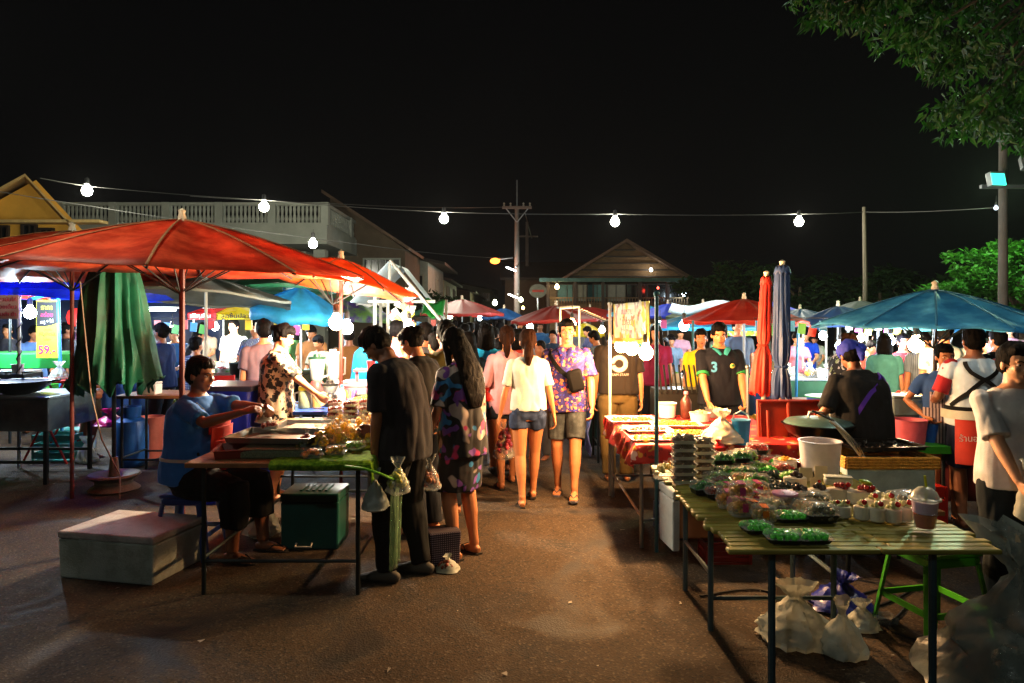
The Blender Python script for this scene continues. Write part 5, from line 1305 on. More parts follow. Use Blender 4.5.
def goods_line(table_lbl, x0, x1, y0, y1, z, seed, n=16):
    n = int(n * 1.5); rng = random.Random(seed); kinds = {}; pal = list(PALN)
    for i in range(n):
        x = rng.uniform(x0, x1); y = rng.uniform(y0, y1); k = rng.choice(['box', 'tub', 'bag', 'tray', 'box', 'bag']); c = rng.choice(pal); cn = PALN[c]
        lb = {'box': 'clear lidded box of %s food on ', 'tub': 'white tub of %s food on ', 'bag': 'clear bag of %s food on ', 'tray': 'shallow crate of %s produce on '}[k] % cn + table_lbl.replace('the ', '', 1) if False else ({'box': 'clear box of %s food on ', 'tub': 'white tub of %s food on ', 'bag': 'clear bag of %s food on ', 'tray': 'grey crate of %s produce on '}[k] % cn + table_lbl)
        if k not in kinds:
            if k == 'box': o = clamshell(lb, (x, y, z), c, rng.uniform(-9, 9), .17, .13, .06, lb, 12, .02)
            elif k == 'tub': o = tub(lb, (x, y, z), c, .07, .12, lb)
            elif k == 'bag': o = baggy(lb, (x, y, z), c, .085, 0, lb, .5, hh=.18, n=12, r=.03)
            else: o = crate(lb, (x, y, z), '#A8A8A0', .36, .26, .08, c, n=30, r=.028, group=lb)
            kinds[k] = o
        else:
            dup(kinds[k], (x, y, z), rng.uniform(-12, 12), lb, lb, colors={'contents': c, 'topping': c})
SKIRTS = [M('skirt_' + k, c, rough=.8, var=.2) for k, c in (('maroon', '#5A1820'), ('blue', '#1A3A6A'), ('green', '#1C4A2C'), ('tan', '#7A6440'), ('teal', '#1A5056'))]
def skirted(label, x0, x1, y0, y1, z, topm, k=0, **kw):
    t = table(label, x0, x1, y0, y1, z, topm, **kw); b = MB(); hx, hy = (x1 - x0) / 2 - .01, (y1 - y0) / 2
    b.grid(lambda u, v: Vector((-hx + 2 * hx * u, -hy - .012 + .018 * math.sin(u * hx * 46 + 2 * math.sin(u * 9)), z - .035 - (z - .12) * v)), int(hx * 50), 3); b.build('cloth_skirt', SKIRTS[k % 5], t, solid=.003)
    return t
OIL = M('pale_oilcloth', '#9AA09A', rough=.5, var=.2); OILR = M('pink_check_oilcloth', '#B06A70', rough=.5, pattern='check', pcols=('#C8C0B8', '#8E3038'), pscale=9)
skirted('stall table under the red and yellow canopy', W(196, 0, 10).x, W(285, 0, 10).x, 9.9, 11.1, .82, OIL); goods_line('the table below the red and yellow canopy', W(196, 0, 10).x + .1, W(285, 0, 10).x - .1, 10.0, 10.9, .82, 1, 22)
table('pink checked table in front of the red and yellow canopy', W(213, 0, 8.4).x, W(243, 0, 8.4).x, 8.2, 8.9, .92, OILR); goods_line('the pink checked table', W(216, 0, 8.4).x, W(240, 0, 8.4).x, 8.3, 8.8, .92, 5, 5)
t = thing('folding_chair', 'bright red folding chair beside the tarpaulin wrapped cooler', 'chair', (W(216, 0, 7.7).x, 7.7, 0), 20)
b = MB(); b.box((0, 0, .45), (.4, .38, .025), (R(3), 0, 0)); b.build('seat', REDT, t, False, bevel=.008)
b = MB(); b.box((0, .2, .86), (.38, .02, .28), (R(-10), 0, 0)); b.build('backrest', REDT, t, False, bevel=.008)
for sx in (-.18, .18):
    b = MB(); b.tube([(sx, -.2, 0), (sx, .16, .72), (sx, .24, 1.0)], .012, 6); b.build('leg', REDT, t); b = MB(); b.tube([(sx, .22, 0), (sx, -.12, .44)], .012, 6); b.build('leg', REDT, t)
t = thing('cooking_pot', 'wide dark cooking pot on a burner stand in front of the blue apron man', 'pot', (W(247, 0, 8.3).x, 8.3, 0)); b = MB(); b.lathe([(.14, .95), (.19, 1.0), (.2, 1.12), (.215, 1.125), (.19, 1.11), (.12, .97), (.01, .96)], seg=22, cap=False); b.build('pot_body', WOKM, t)
for a in range(3): b = MB(); b.tube([(.18 * math.cos(a * 2.1), .18 * math.sin(a * 2.1), 0), (.12 * math.cos(a * 2.1), .12 * math.sin(a * 2.1), .96)], .012, 6); b.build('leg', LEGM, t)
skirted('long stall table along the far left lane', -6.3, -3.6, 10.6, 11.5, .85, OIL, 1); goods_line('the long far left table', -6.2, -3.7, 10.7, 11.4, .85, 8, 26)

# bulbs on the left
bulb(W(30, 313, 7.95), 95, COOL, 'cold white bulb beside the price sign at far left', r=.065, gl=22)
bulb(W(-12, 322, 8.6), 60, COOL, 'cold white bulb at the extreme left edge', r=.06, gl=15)
bulb(W(336, 323, 6.25), 190, (1, .76, .48), 'brightest warm bulb above the drink stall', r=.065, gl=26)
bulb(W(347, 328, 7.7), 45, NEUT, 'second bulb just right of the brightest drink stall bulb', r=.07, gl=22)
bulb(W(302, 319, 9.4), 40, COOL, 'cold bulb beside the light blue umbrella pole', r=.06, gl=16)
bulb(W(409, 326, 7.6), 30, NEUT, 'round white bulb right of the hanging garland', r=.055, gl=22)
bulb(W(272, 335, 11.2), 45, COOL, 'white bulb under the right end of the red and yellow canopy', r=.07, gl=14)
bulb(W(172, 330, 10.4), 45, NEUT, 'dim bulb behind the navy shirted woman', r=.05, gl=10)
bulb(W(215, 327, 11.0), 45, NEUT, 'white bulb under the yellow part of the canopy', r=.06, gl=12)
bulb(W(88, 320, 11.5), 60, COOL, 'cold bulb beyond the red paper lantern', r=.06, gl=12)
# =================================================================== RIGHT SIDE
BAM = M('bamboo_slats', '#A09240', rough=.5, var=.4, scale=5, second='#7C7630', stretch=(.6, 5, 5), bump=.25, bscale=14, spec=.35)
BX0, BX1, BY0, BY1, BZ = .86, 1.94, 2.74, 4.32, .75
t = thing('bamboo_table', 'long low table topped with bamboo slats and crowded with food', 'table', ((BX0 + BX1) / 2, (BY0 + BY1) / 2, 0)); ox, oy = t.location.x, t.location.y
b = MB(); rng = random.Random(4); ns = 31; dy = (BY1 - BY0) / ns
for i in range(ns):
    y = BY0 + (i + .5) * dy - oy
    j = rng.uniform(-.02, .02); cut = BX0 + .62 + (.03 if i % 2 else -.03) - ox
    for xa, xb in ((BX0 - ox + j, cut - .002), (cut + .002, BX1 - ox + rng.uniform(-.02, .02))):
        zc = BZ - .018 + rng.uniform(-.002, .002); b.box(((xa + xb) / 2, y, zc), (xb - xa, dy * .965, .02), (0, rng.uniform(-.003, .003), rng.uniform(-.002, .002)))
b.build('bamboo_top', BAM, t, bevel=.007)
PIPE = M('blue_grey_pipe', '#39505A', rough=.4, metal=.4, var=.25)
for x in (1.05, 1.70):
    for y in (2.83, 3.70, 4.24): b = MB(); b.tube([(x - ox, y - oy, 0), (x - ox, y - oy, BZ - .036)], .0155, 8); b.build('leg', PIPE, t)
b = MB(); b.tube([(1.05 - ox, 3.70 - oy, .17), (1.70 - ox, 3.70 - oy, .17)], .012, 6)
for y in (2.83, 3.70, 4.24): b.tube([(1.0 - ox, y - oy, BZ - .045), (1.78 - ox, y - oy, BZ - .045)], .012, 6)
for x in (1.05, 1.70): b.tube([(x - ox, 3.7 - oy, .30), (x - ox, 4.24 - oy, .30)], .012, 6)
b.build('crossbar', PIPE, t)
def on(px, py, z=BZ): 
    p = G(px, py, z); return p
GREEN, FRY, BRNF = '#4AD428', '#C0862A', '#5E4A2A'
grn = 'green leafy packs on the front edge of the bamboo table'
rng = random.Random(21)
# front green leafy packs
f0 = clamshell('green leafy pack nearest the left corner of the bamboo front edge', on(757, 531), GREEN, 8, .13, .10, .035, None, 34, .013, seed=3)
dup(f0, on(783, 541), -5, 'green leafy pack second along the bamboo front edge', scale=1.08)
dup(f0, on(812, 541), 4, 'green leafy pack third along the bamboo front edge beside the pastry box', scale=1.08)
dup(f0, on(791, 520), 3, 'green leafy pack lying behind the front three on the bamboo table', scale=(1.15, 1, 1))
pb = clamshell('clear box of rolled grey pastries right of the green packs', on(820, 520), '#6A6248', 2, .14, .11, .07, None, 22, .018, seed=5)
dup(pb, on(815, 508) + Vector((0, 0, .0)), -3, 'clear box of grey pastries just behind the other pastry box')
# fried snack tubs with magenta stickers
f1 = clamshell('clear box of golden fried snacks with a magenta sticker', on(741, 515), FRY, 6, .11, .10, .075, 'magenta stickered snack boxes on the bamboo table', 20, .016, tray=CLEAR, sticker='#A8206A', seed=7)
for px, py, z, s in ((728, 507, 0, 1), (752, 507, 0, 1), (739, 500, 0, 1.05), (757, 497, 0, 1), (741, 515, .075, .95), (728, 497, 0, .9)): dup(f1, on(px, py) + Vector((0, 0, z)), rng.uniform(-14, 14), scale=s)
f2 = clamshell('clear box of chopped snacks with an orange sticker on the bamboo table', on(764, 520), '#A88848', -8, .11, .09, .06, None, 20, .015, tray=CLEAR, sticker='#D86A18', seed=9)
dup(f2, on(752, 514), 14, 'clear box of chopped snacks left of the orange stickered one')
t_ = tub('round white tub with a magenta lid label among the snack boxes', on(785, 507), '#C8B8C0', .055, .06, body=CLEAR, lidc='#A070A0')
f3 = clamshell('reddish snack box at the left edge of the bamboo table', on(717, 497), '#7A2A1A', 0, .12, .1, .05, 'reddish snack boxes at the left of the bamboo table', 20, .015, seed=11)
dup(f3, on(722, 487), 8); 
# brown stacks
f4 = clamshell('tall stack of clear boxes with dark brown sweets at the far left bamboo corner', on(684, 482), '#6E5434', 0, .13, .11, .042, 'stacked boxes of dark sweets on the bamboo table', 30, .016, tray=WHP, seed=13)
for i in range(5): dup(f4, on(684, 482) + Vector((0, 0, .043 * (i + 1))), rng.uniform(-4, 4))
for i in range(5): dup(f4, on(702, 476) + Vector((0, 0, .043 * i)), rng.uniform(-4, 4))
for i in range(3): dup(f4, on(692, 467) + Vector((0, 0, .043 * i)), rng.uniform(-4, 4))
tub('clear tub of pale yellow noodles at the far left bamboo corner', on(664, 478), '#B8A858', .07, .06, body=CLEAR)
# greens in the middle
f5 = clamshell('heaped green salad box behind the snack boxes', on(704, 493), '#1F7A1C', 10, .13, .1, .06, 'heaped green salad boxes behind the snack boxes', 34, .014, seed=15)
for px, py, z in ((716, 484, 0), (728, 478, 0), (745, 478, 0), (758, 472, 0), (740, 470, .05), (757, 486, 0), (745, 468, .05), (722, 472, .05)): 
    c_, n_ = rng.choice([('#1F7A1C', 'deep green'), ('#4E8A28', 'mid green'), ('#8AAA48', 'pale green')]); dup(f5, on(px, py) + Vector((0, 0, z)), rng.uniform(-15, 15), n_ + ' heaped salad box behind the snack boxes', n_ + ' salad boxes on the bamboo table', colors={'contents': c_})
f6 = clamshell('box of bright red chopped fruit toward the back of the bamboo table', on(757, 463), '#C02A20', 5, .13, .1, .06, 'bright red fruit boxes at the back of the bamboo table', 24, .015, seed=17)
for px, py, z in ((772, 466, 0), (757, 463, .06), (745, 459, 0), (783, 474, 0)): dup(f6, on(px, py) + Vector((0, 0, z)), rng.uniform(-15, 15))
f7 = clamshell('flat black tray of dark seaweed in the middle of the bamboo table', on(770, 492), '#1E2A16', -6, .2, .12, .035, 'flat dark trays in the middle of the bamboo table', 30, .016, seed=19, lid=False)
for px, py in ((762, 484), (786, 490), (775, 478), (800, 476)): dup(f7, on(px, py), rng.uniform(-12, 12))
# further rows that fill the table
f8 = clamshell('open pack of bright green leaves among the crowded boxes', on(735, 478), '#3CB428', 0, .13, .1, .05, 'open packs of bright leaves filling the bamboo table', 44, .013, seed=23, lid=False)
for px, py in ((775, 466), (712, 470), (768, 476), (790, 481), (724, 491), (748, 489)): 
    c_, n_ = rng.choice([('#3CC428', 'vivid green'), ('#7AB83A', 'yellow green')]); dup(f8, on(px, py), rng.uniform(-15, 15), 'open pack of ' + n_ + ' leaves among the crowded boxes', n_ + ' open leaf packs on the bamboo table', colors={'contents': c_})
f9 = clamshell('clear box of orange and white sweets in the crowded middle rows', on(776, 503), '#D89A50', 4, .12, .1, .055, 'boxes of orange and white sweets in the middle rows', 20, .016, tray=CLEAR, seed=25)
for px, py, c, n_ in ((770, 510, '#D8C8A0', 'ivory'), (742, 484, '#C88A3A', 'caramel'), (733, 470, '#D8C0A0', 'beige'), (716, 466, '#E8DCC0', 'off white'), (756, 503, '#C85A30', 'burnt orange'), (806, 512, '#D8B070', 'sandy yellow')): dup(f9, on(px, py), rng.uniform(-15, 15), 'clear box of ' + n_ + ' sweets in the crowded middle of the bamboo table', 'boxes of sweets in the middle rows', colors={'contents': c})
# mango tub and berries
tub('round tub heaped with bright yellow mango', on(785, 470), '#E0A010', .065, .06); tub('round tub of yellow mango over red jelly', on(806, 471), '#D89A12', .06, .055, body=M('red_jelly', '#7A1810', rough=.2))
# creamy cakes
CREAM = M('cream_white', '#C9C2B0', rough=.45, var=.08, bump=.2, bscale=30); CHER = M('cherry_red', '#A00C12', rough=.2, var=.1, coat=.5)
def cake(label, p, c, n=1, w_=.07, group=None, cherry=1, hh=.065, rz=0, top=None):
    t = thing('cream_cake', label, 'cake', p, rz, group); b = MB(); b.lathe([(w_ * .42, 0), (w_ * .5, .005), (w_ * .5, hh * .85), (w_ * .46, hh * .9)], seg=18, sx=n); b.build('cup', CREAM, t)
    b = MB(); lumps(b, 0, 0, hh * .8, w_ * .33 * n, w_ * .33, .03, 12 * int(max(1, n)), w_ * .16, random.Random(2)); o = b.build('topping', CONT, t); o.color = col4(c)
    for k in range(cherry): b = MB(); b.ell(((k - (cherry - 1) / 2) * .03, -w_ * .3, hh + .016), .0125, nu=10, nv=8); b.build('cherry', CHER, t)
    return t
c0 = cake('front left cream cake cup with a cherry beside the drink cup', on(862, 519), '#C8C890')
c1 = dup(c0, on(877, 521), 20, 'cream cake cup second from the left in the front row'); dup(c0, on(893, 522), 40, 'cream cake cup third from the left in the front row'); dup(c0, on(904, 520), 60, 'rightmost cream cake cup of the front row')
dup(c0, on(873, 512), 0, 'cream cake cup behind the front row on the left'); dup(c0, on(889, 512), 0, 'cream cake cup behind the front row on the right')
dup(c0, on(844, 517), 90, 'small cream cup with cherries left of the front row', scale=.85); dup(c0, on(834, 516), 80, 'smallest cherry topped cup beside the pastry boxes', scale=.8)
cake('long cream cake covered in cherry pieces behind the front row', on(840, 500), '#6A1A18', 1.7, .08, cherry=3); cake('wide cream cake with cherries and a green slice', on(864, 503), '#7E2A20', 1.9, .085, cherry=3)
b = MB(); b.ell(on(866, 503) + Vector((0, 0, .1)), (.035, .02, .012), (0, .3, 0), jit=.1); tag(b.build('lime_slice', M('lime_green_fruit', '#8AA828', rough=.4)), 'curved green fruit slice on top of the wide cherry cake', 'fruit slice')
cake('low cream cake dusted with chocolate in the middle of the bamboo table', on(798, 503), '#2E1C14', 1.6, .085, cherry=0); cake('cream cake with chocolate crumbs right of the price cards', on(818, 501), '#2E1C14', 1.4, .08, cherry=0)
cake('chocolate topped cream cake at the back left of the cakes', on(795, 488), '#33201A', 1.5, .08, cherry=0)
CARD = M('cream_price_card', '#B5AE96', rough=.7, var=.1)
for px, py, wd, lb in ((806, 481, .07, 'cream price card standing behind the chocolate cakes'), (821, 479, .07, 'cream price card just right of the first one'), (816, 492, .06, 'front price card with a red flower print'), (792, 472, .06, 'small blank card in front of the mango tub')):
    p = on(px, py); t = thing('price_card', lb, 'price card', p, rng.uniform(-8, 8)); b = MB(); b.box((0, 0, .037), (wd, .004, .07), (R(-8), 0, 0)); b.build('card', CARD, t, False); b = MB(); b.box((0, .01, .004), (wd, .03, .006)); b.build('foot', CARD, t, False)
    if 'red flower' in lb: b = MB(); b.ell((.015, -.004, .055), (.009, .002, .009)); b.build('red_flower', CHER, t)
foambox('narrow white foam tray behind the cherry cakes', on(838, 485), .14, .07, .05, rz=-14, name='foam_tray', cat='tray'); 
crate('pale bowl of mixed green herbs behind the price cards', on(827, 473), '#5E6A50', .1, .08, .05, '#6E8A4A', n=20, r=.015, name='herb_tray', cat='tray')
lidp = clamshell('flattened clear pack glinting left of the drink cup', on(905, 500), '#6E6A60', 20, .16, .12, .04, None, 6, .015, tray=CLEAR)
t = tub('tall milky plastic canister at the back of the bamboo table', on(820, 474), '#909090', .115, .19, body=M('milky_canister', '#CCC8CC', rough=.35, alpha=.85), content=False, name='canister', cat='canister')
# iced tea cup
t = thing('iced_tea_cup', 'clear domed cup of iced tea with a yellow straw on the bamboo corner', 'drink cup', on(925, 528)); 
b = MB(); b.lathe([(.036, 0), (.04, .004), (.053, .12), (.056, .12), (.056, .126)], seg=22, cap=False); b.build('cup', M('cup_film', '#C9B8CC', rough=.2, alpha=.12), t)
b = MB(); b.lathe([(.035, .004), (.045, .062), (.001, .064)], seg=20); b.build('tea', M('amber_tea', '#B05A14', rough=.15, var=.1), t)
b = MB(); b.lathe([(.0455, .066), (.051, .115), (.001, .118)], seg=20); b.build('foam', M('pale_lilac_foam', '#C0A8C8', rough=.5), t)
b = MB(); b.lathe([(.063, .122), (.063, .13), (.055, .133), (.046, .155), (.028, .172), (.008, .178)], seg=22, cap=False); b.build('dome_lid', M('dome_lid_film', '#C8CCC0', rough=.2, alpha=.6), t)
b = MB(); b.tube([(.0, 0, .05), (.006, 0, .17), (-.004, -.005, .225)], .006, 6); b.build('straw', M('yellow_straw', '#C8C81E', rough=.4), t)

# --- bags and things under the bamboo table
b_ = baggy('knotted white plastic bag standing under the bamboo table', G(842, 655), '#888888', .115, 20, None, 0, MILK, .27, seed=4)
baggy('large slumped white plastic bag left of the knotted one', G(795, 640), '#888888', .19, 70, None, 0, MILK, .3, seed=6)
baggy('small crumpled plastic bag behind the knotted bag', G(862, 628), '#888888', .09, 10, None, 0, MILK, .15, seed=8)
baggy('dark blue plastic bag lying behind the white bags', G(842, 608), '#101040', .17, 0, None, 0, M('blue_bag', '#1A2580', rough=.4, var=.25, bump=.5, bscale=15), .2, seed=9)
t = thing('flattened_carton', 'tilted cream carton leaning behind the white bags', 'carton', G(785, 605) + Vector((0, .05, 0)), 0, rot=(0, R(28), R(-20))); b = MB(); b.box((0, 0, .06), (.2, .1, .07)); b.build('carton_body', M('cream_carton', '#A08C78'), t, False, bevel=.004)
t = thing('clear_food_pack', 'empty clear food pack lying on the asphalt right of the bags', 'food pack', G(880, 622)); b = MB(); b.box((0, 0, .02), (.16, .1, .04)); b.build('pack', CLEAR, t, False, bevel=.01)
for i, (pts, lb) in enumerate([([(838, 603), (880, 590), (905, 605), (890, 628), (930, 640), (960, 620)], 'black cable looping on the asphalt by the green stool'), ([(700, 596), (760, 590), (820, 612), (880, 605), (920, 585)], 'thin black cable lying under the bamboo table')]):
    b = MB(); P_ = [G(*q, .008) for q in pts]; Q_ = []
    for k in range(len(P_) - 1):
        a0, a1, a2, a3 = P_[max(k - 1, 0)], P_[k], P_[k + 1], P_[min(k + 2, len(P_) - 1)]
        for s in range(8):
            u = s / 8; Q_.append(.5 * ((2 * a1) + (-a0 + a2) * u + (2 * a0 - 5 * a1 + 4 * a2 - a3) * u * u + (-a0 + 3 * a1 - 3 * a2 + a3) * u ** 3))
    b.tube(Q_, .007, 5); tag(b.build('power_cable', CABLE), lb, 'cable')
stool('lime green plastic stool under the right end of the bamboo table', (W(936, 0, 3.65).x, 3.68, 0), M('lime_stool_plastic', '#44A016', rough=.4, var=.1), .46, .16, 12)
tb = baggy('huge clear rubbish bag slumped on the asphalt at the right edge', (2.22, 3.0, 0), '#2A3A2A', .40, 0, None, .26, M('trash_bag_film', '#8A948E', rough=.35, alpha=.5, var=.25, bump=1.0, bscale=12), .74, n=40, r=.06, seed=12)
# --- red cloth table with poles, banner and bulbs
RX0, RX1, RY0, RY1 = .88, 2.15, 4.98, 6.5
table('red clothed snack table behind the bamboo table', RX0, RX1, RY0, RY1, .745, WOODT, legm=STEEL, inset=.05)
REDCLOTH = M('red_floral_cloth', '#A01416', rough=.6, pattern='floral', pcols=('#C8A8A0', '#B88020', '#6A1010'), cov=-.07, pscale=8, var=.12)
b = MB(); drape(b, RX0, RX1, RY0, RY1, .745, (.17, .1, .13, .05), .018, 80)
tag(b.build('tablecloth', REDCLOTH, solid=.002), 'red floral oilcloth draped over the snack table', 'tablecloth')
for x, y, z1, lb, m in ((1.02, 5.03, 1.82, 'teal painted pole at the near corner of the red table', POLEB), (.91, 6.46, 1.78, 'pale pole at the far corner of the red table', POLEW), (RX1 + .02, 6.4, 1.2, 'short steel pole at the right end of the red table', STEEL)):
    t = thing('stall_pole', lb, 'pole', (x if y > 6 else 1.02, y - (.09 if y < 6 else -.05), 0)); b = MB(); b.tube([(0, 0, 0), (0, 0, z1)], .0145, 8); b.build('pole', m, t)
    b = MB(); b.ell((0, 0, z1), .022); b.build('cap', m, t)
t = thing('banner', 'bright translucent banner with yellow border hung between the stall poles', 'banner', (0, 0, 0))
BNA = Vector((1.0, 5.08, 0)); BNB = Vector((.93, 6.44, 0))
BANM = M('banner_vinyl', '#E8E4D4', rough=.5, transl=.6, pattern='blotch', pcols=('#D8C460', '#A88870', '#B8A0A8'), pscale=9, var=.1, cov=.03)
def bn(u, v, off=0): 
    p = BNA.lerp(BNB, u); zt = 1.775 + (.0) * u; zb = 1.46 - .03 * u
    return Vector((p.x + off + .012 * math.sin(u * 20), p.y, zb + (zt - zb) * v))
b = MB(); b.grid(lambda u, v: bn(u, v), 30, 8); b.build('banner_sheet', BANM, t, solid=.002)
b = MB(); YB_ = M('yellow_banner_border', '#D8C020', rough=.5, transl=.4)
for (u0, u1, v0, v1) in ((0, .1, 0, 1), (.9, 1, 0, 1), (.1, .9, 0, .12)): b.grid(lambda u, v: bn(u0 + (u1 - u0) * u, v0 + (v1 - v0) * v, -.006), 12, 3)
b.build('yellow_border', YB_, t, solid=.001)
for k, (s, v, m, sz) in enumerate((('ขนมหวาน', .78, M('faded_rose_print', '#A87880', var=0), .075), ('ถั่วทอด', .52, M('soft_brown_print', '#8A6A50', var=0), .085), ('ราคา 20 บาท', .28, M('faded_rose_print', '#A87880'), .055))):
    text(s, sz, m, t, bn(.5, v, -.016), rot=(PI / 2, 0, R(-87.0) ), sx=1.5, ext=.001)
bulb(Vector((.975, 6.25, 1.40)), 92, WARM, 'leftmost of three warm bulbs under the banner', r=.06, gl=26, drop=.02)
bulb(Vector((.985, 5.75, 1.40)), 92, WARM, 'middle of three warm bulbs under the banner', r=.058, gl=26, drop=.02)
bulb(Vector((.995, 5.2, 1.39)), 135, WARM, 'rightmost and nearest of three warm bulbs under the banner', r=.055, gl=26, drop=.02)
def rt(px, py, z=.755): return G(px, py, z)
tray('white tray of brown nuts at the far left of the red table', rt(632, 421), .42, .34, 3, .02, WHP, contents='#7A4A22', nl=130)
tray('white tray of dark dried snacks in front of the nut tray', rt(648, 431), .36, .26, 3, .02, WHP, contents='#4A2A20', nl=60)
tray('white tray heaped with orange fried snacks', rt(676, 426), .42, .26, -4, .02, WHP, contents='#B0701C', nl=200, lh=.035)
tray('nearer white tray of orange fried snacks on the red table', rt(696, 436), .44, .24, -4, .02, WHP, contents='#B8781E', nl=200, lh=.035)
tub('large cream tub between the nut trays and the sauce bottle', rt(667, 417), '#C8B080', .085, .12, lidc='#C8B890', content=False)
bottle('dark sauce spray bottle with a pink nozzle on the red table', rt(686, 418), '#3A1810', .05, .24, '#D07080')
tub('white bowl of dip in front of the polo shirted man', rt(700, 421), '#B09A70', .09, .07)
tub('small steel sauce pan to the right of the white dip bowl', rt(713, 417), '#8A7A50', .07, .08, body=STEEL)
b1 = baggy('big white carrier bag slumped beside the blue bucket', rt(722, 443), '#C07828', .15, 0, None, .3, M('thin_white_bag', '#C8B8A0', rough=.35, alpha=.8, bump=.6, bscale=20), .24, seed=3)
t = tub('light blue lidded bucket at the right end of the red table', rt(741, 444), '#2088C8', .065, .165, body=M('sky_blue_plastic', '#1F84C4', rough=.35), lidc='#4A9AC8', content=False, name='bucket', cat='bucket')
b = MB(); b.tube([(-.065, 0, .15), (-.05, 0, .21), (0, 0, .235), (.05, 0, .21), (.065, 0, .15)], .006, 6); b.build('handle', WHP, t)
tray('yellow packets on a lilac tray at the front of the red table', rt(655, 440), .36, .16, 2, .012, M('lilac_tray', '#9A80A0'), contents='#D0B040', nl=24, lump=.03)
baggy('small red packet on the red table below the blue bucket', rt(718, 447), '#A01818', .05, 0, None, 0, M('red_packet', '#B01818', rough=.3), .05)
foambox('cardboard box under the front of the red table', (1.27, 4.8, .18), .42, .3, .32, m=M('brown_cardboard', '#8A5A38', rough=.85), name='cardboard_box', cat='box')
foambox('pale bluish carton leaning below the red table corner', (1.06, 4.72, .12), .05, .3, .4, rz=6, m=M('pale_blue_card', '#8A97A0', rough=.6), name='carton', cat='carton')
crate('dark blue crate on the asphalt under the red table', (1.35, 5.4, 0), '#15356E', .45, .3, .2)
crate('small red crate on the asphalt beside the dark blue crate', (1.45, 4.78, 0), '#7E1A18', .3, .2, .12)

# --- folded umbrellas and leaning red table
folded_umbrella('folded red umbrella leaning slightly beside the folded blue one', W(761, 0, 5.8).x, 5.8, 1.02, 1.98, .075, .036, RED2, 8, tie=.42, lean=(.045, 0), seed=2, base=RIM)
folded_umbrella('tall folded navy umbrella with a frilled top', W(781, 0, 5.7).x, 5.7, 1.0, 2.06, .072, .048, NAVY, 9, tie=.24, seed=5, base=RIM, lean=(.01, 0))
VERM = M('vermilion_metal', '#8A2408', rough=.5, var=.3, scale=3)
t = thing('folded_table', 'vermilion folding table standing on its edge behind the wok', 'table', (W(794, 0, 5.25).x, 5.25, 0), 0, rot=(R(-6), 0, 0))
b = MB(); b.box((-.12, 0, .72), (.2, .02, .62)); b.box((.12, 0, .72), (.26, .02, .62)); b.build('tabletop', VERM, t, False)
b = MB()
for z in (.42, 1.02): b.tube([(-.24, -.02, z), (.26, -.02, z)], .015, 6)
for x in (-.24, -.01, .26): b.tube([(x, -.02, .1), (x, -.02, 1.03)], .014, 6)
b.build('frame', VERM, t)
for x in (-.2, .2): b = MB(); b.tube([(x * .9, -.05, 0), (x * .9, -.05, .95)], .012, 6); b.build('leg', VERM, t)
# --- wok, cooler with tan rim
t = thing('wok', 'wide covered wok with a skimmer behind the milky canister', 'wok', (W(818, 0, 4.95).x, 4.95, 0)); b = MB(); b.lathe([(.1, .78), (.2, .84), (.24, .90), (.25, .905), (.001, .906)], seg=26); b.build('pan', WOKM, t)
b = MB(); b.lathe([(.23, .908), (.21, .93), (.1, .95), (.001, .955)], seg=24, cap=False); b.build('lid', M('dull_lid', '#4E6A68', rough=.4, metal=.5), t); b = MB(); b.tube([(-.07, 0, .95), (-.06, 0, .985), (.06, 0, .985), (.07, 0, .95)], .009, 6); b.build('handle', WHP, t)
for a in range(3): b = MB(); b.tube([(.2 * math.cos(a * 2.1), .2 * math.sin(a * 2.1), 0), (.13 * math.cos(a * 2.1), .13 * math.sin(a * 2.1), .8)], .014, 6); b.build('leg', LEGM, t)
xc, yc = W(880, 0, 4.55).x, 4.62
table('low dark trestle holding the rimmed cooler', xc - .32, xc + .32, yc - .24, yc + .24, .44, WOODT)
t = thing('rimmed_cooler', 'pale blue foam cooler with a woven tan rim beside the headscarf woman', 'cooler', (xc, yc, .44))
b = MB(); b.box((0, 0, .13), (.56, .42, .26)); b.build('box_body', M('blue_white_foam', '#8FA6AC', rough=.7, var=.25, scale=9), t, False, bevel=.012)
b = MB()
for k in range(4): z = .27 + k * .018; b.tube([(-.29, -.22, z), (.29, -.22, z), (.29, .22, z), (-.29, .22, z), (-.29, -.22, z)], .012, 6)
b.build('woven_rim', M('woven_tan_rim', '#A87A28', rough=.8, var=.4, scale=40, bump=.8, bscale=90), t)
tray('charred grill pan resting on the rimmed cooler', (xc + .05, yc + .05, .79), .5, .34, 4, .025, WOKM, name='grill_pan', contents='#1C140E', nl=40)
t = thing('wire_skimmer', 'wire mesh skimmer slanting over the rimmed cooler', 'skimmer', W(872, 462, 4.45)); b = MB()
for k in range(7): a = k * PI / 6; b.tube([(-.04 - .10 * math.sin(a) * .3 - .2 * u, .0 + .07 * math.cos(a) * math.sin(PI * u), .02 + .24 * u + .03 * math.sin(a) * math.sin(PI * u)) for u in (0, .2, .4, .6, .8, 1)], .004, 5)
b.build('mesh_basket', STEEL, t); b = MB(); b.tube([(-.24, 0, .26), (-.36, .05, .32)], .008, 6); b.build('hook', LEGM, t); b = MB(); b.tube([(-.04, 0, .02), (.28, .02, .0)], .007, 6); b.build('handle', LEGM, t)

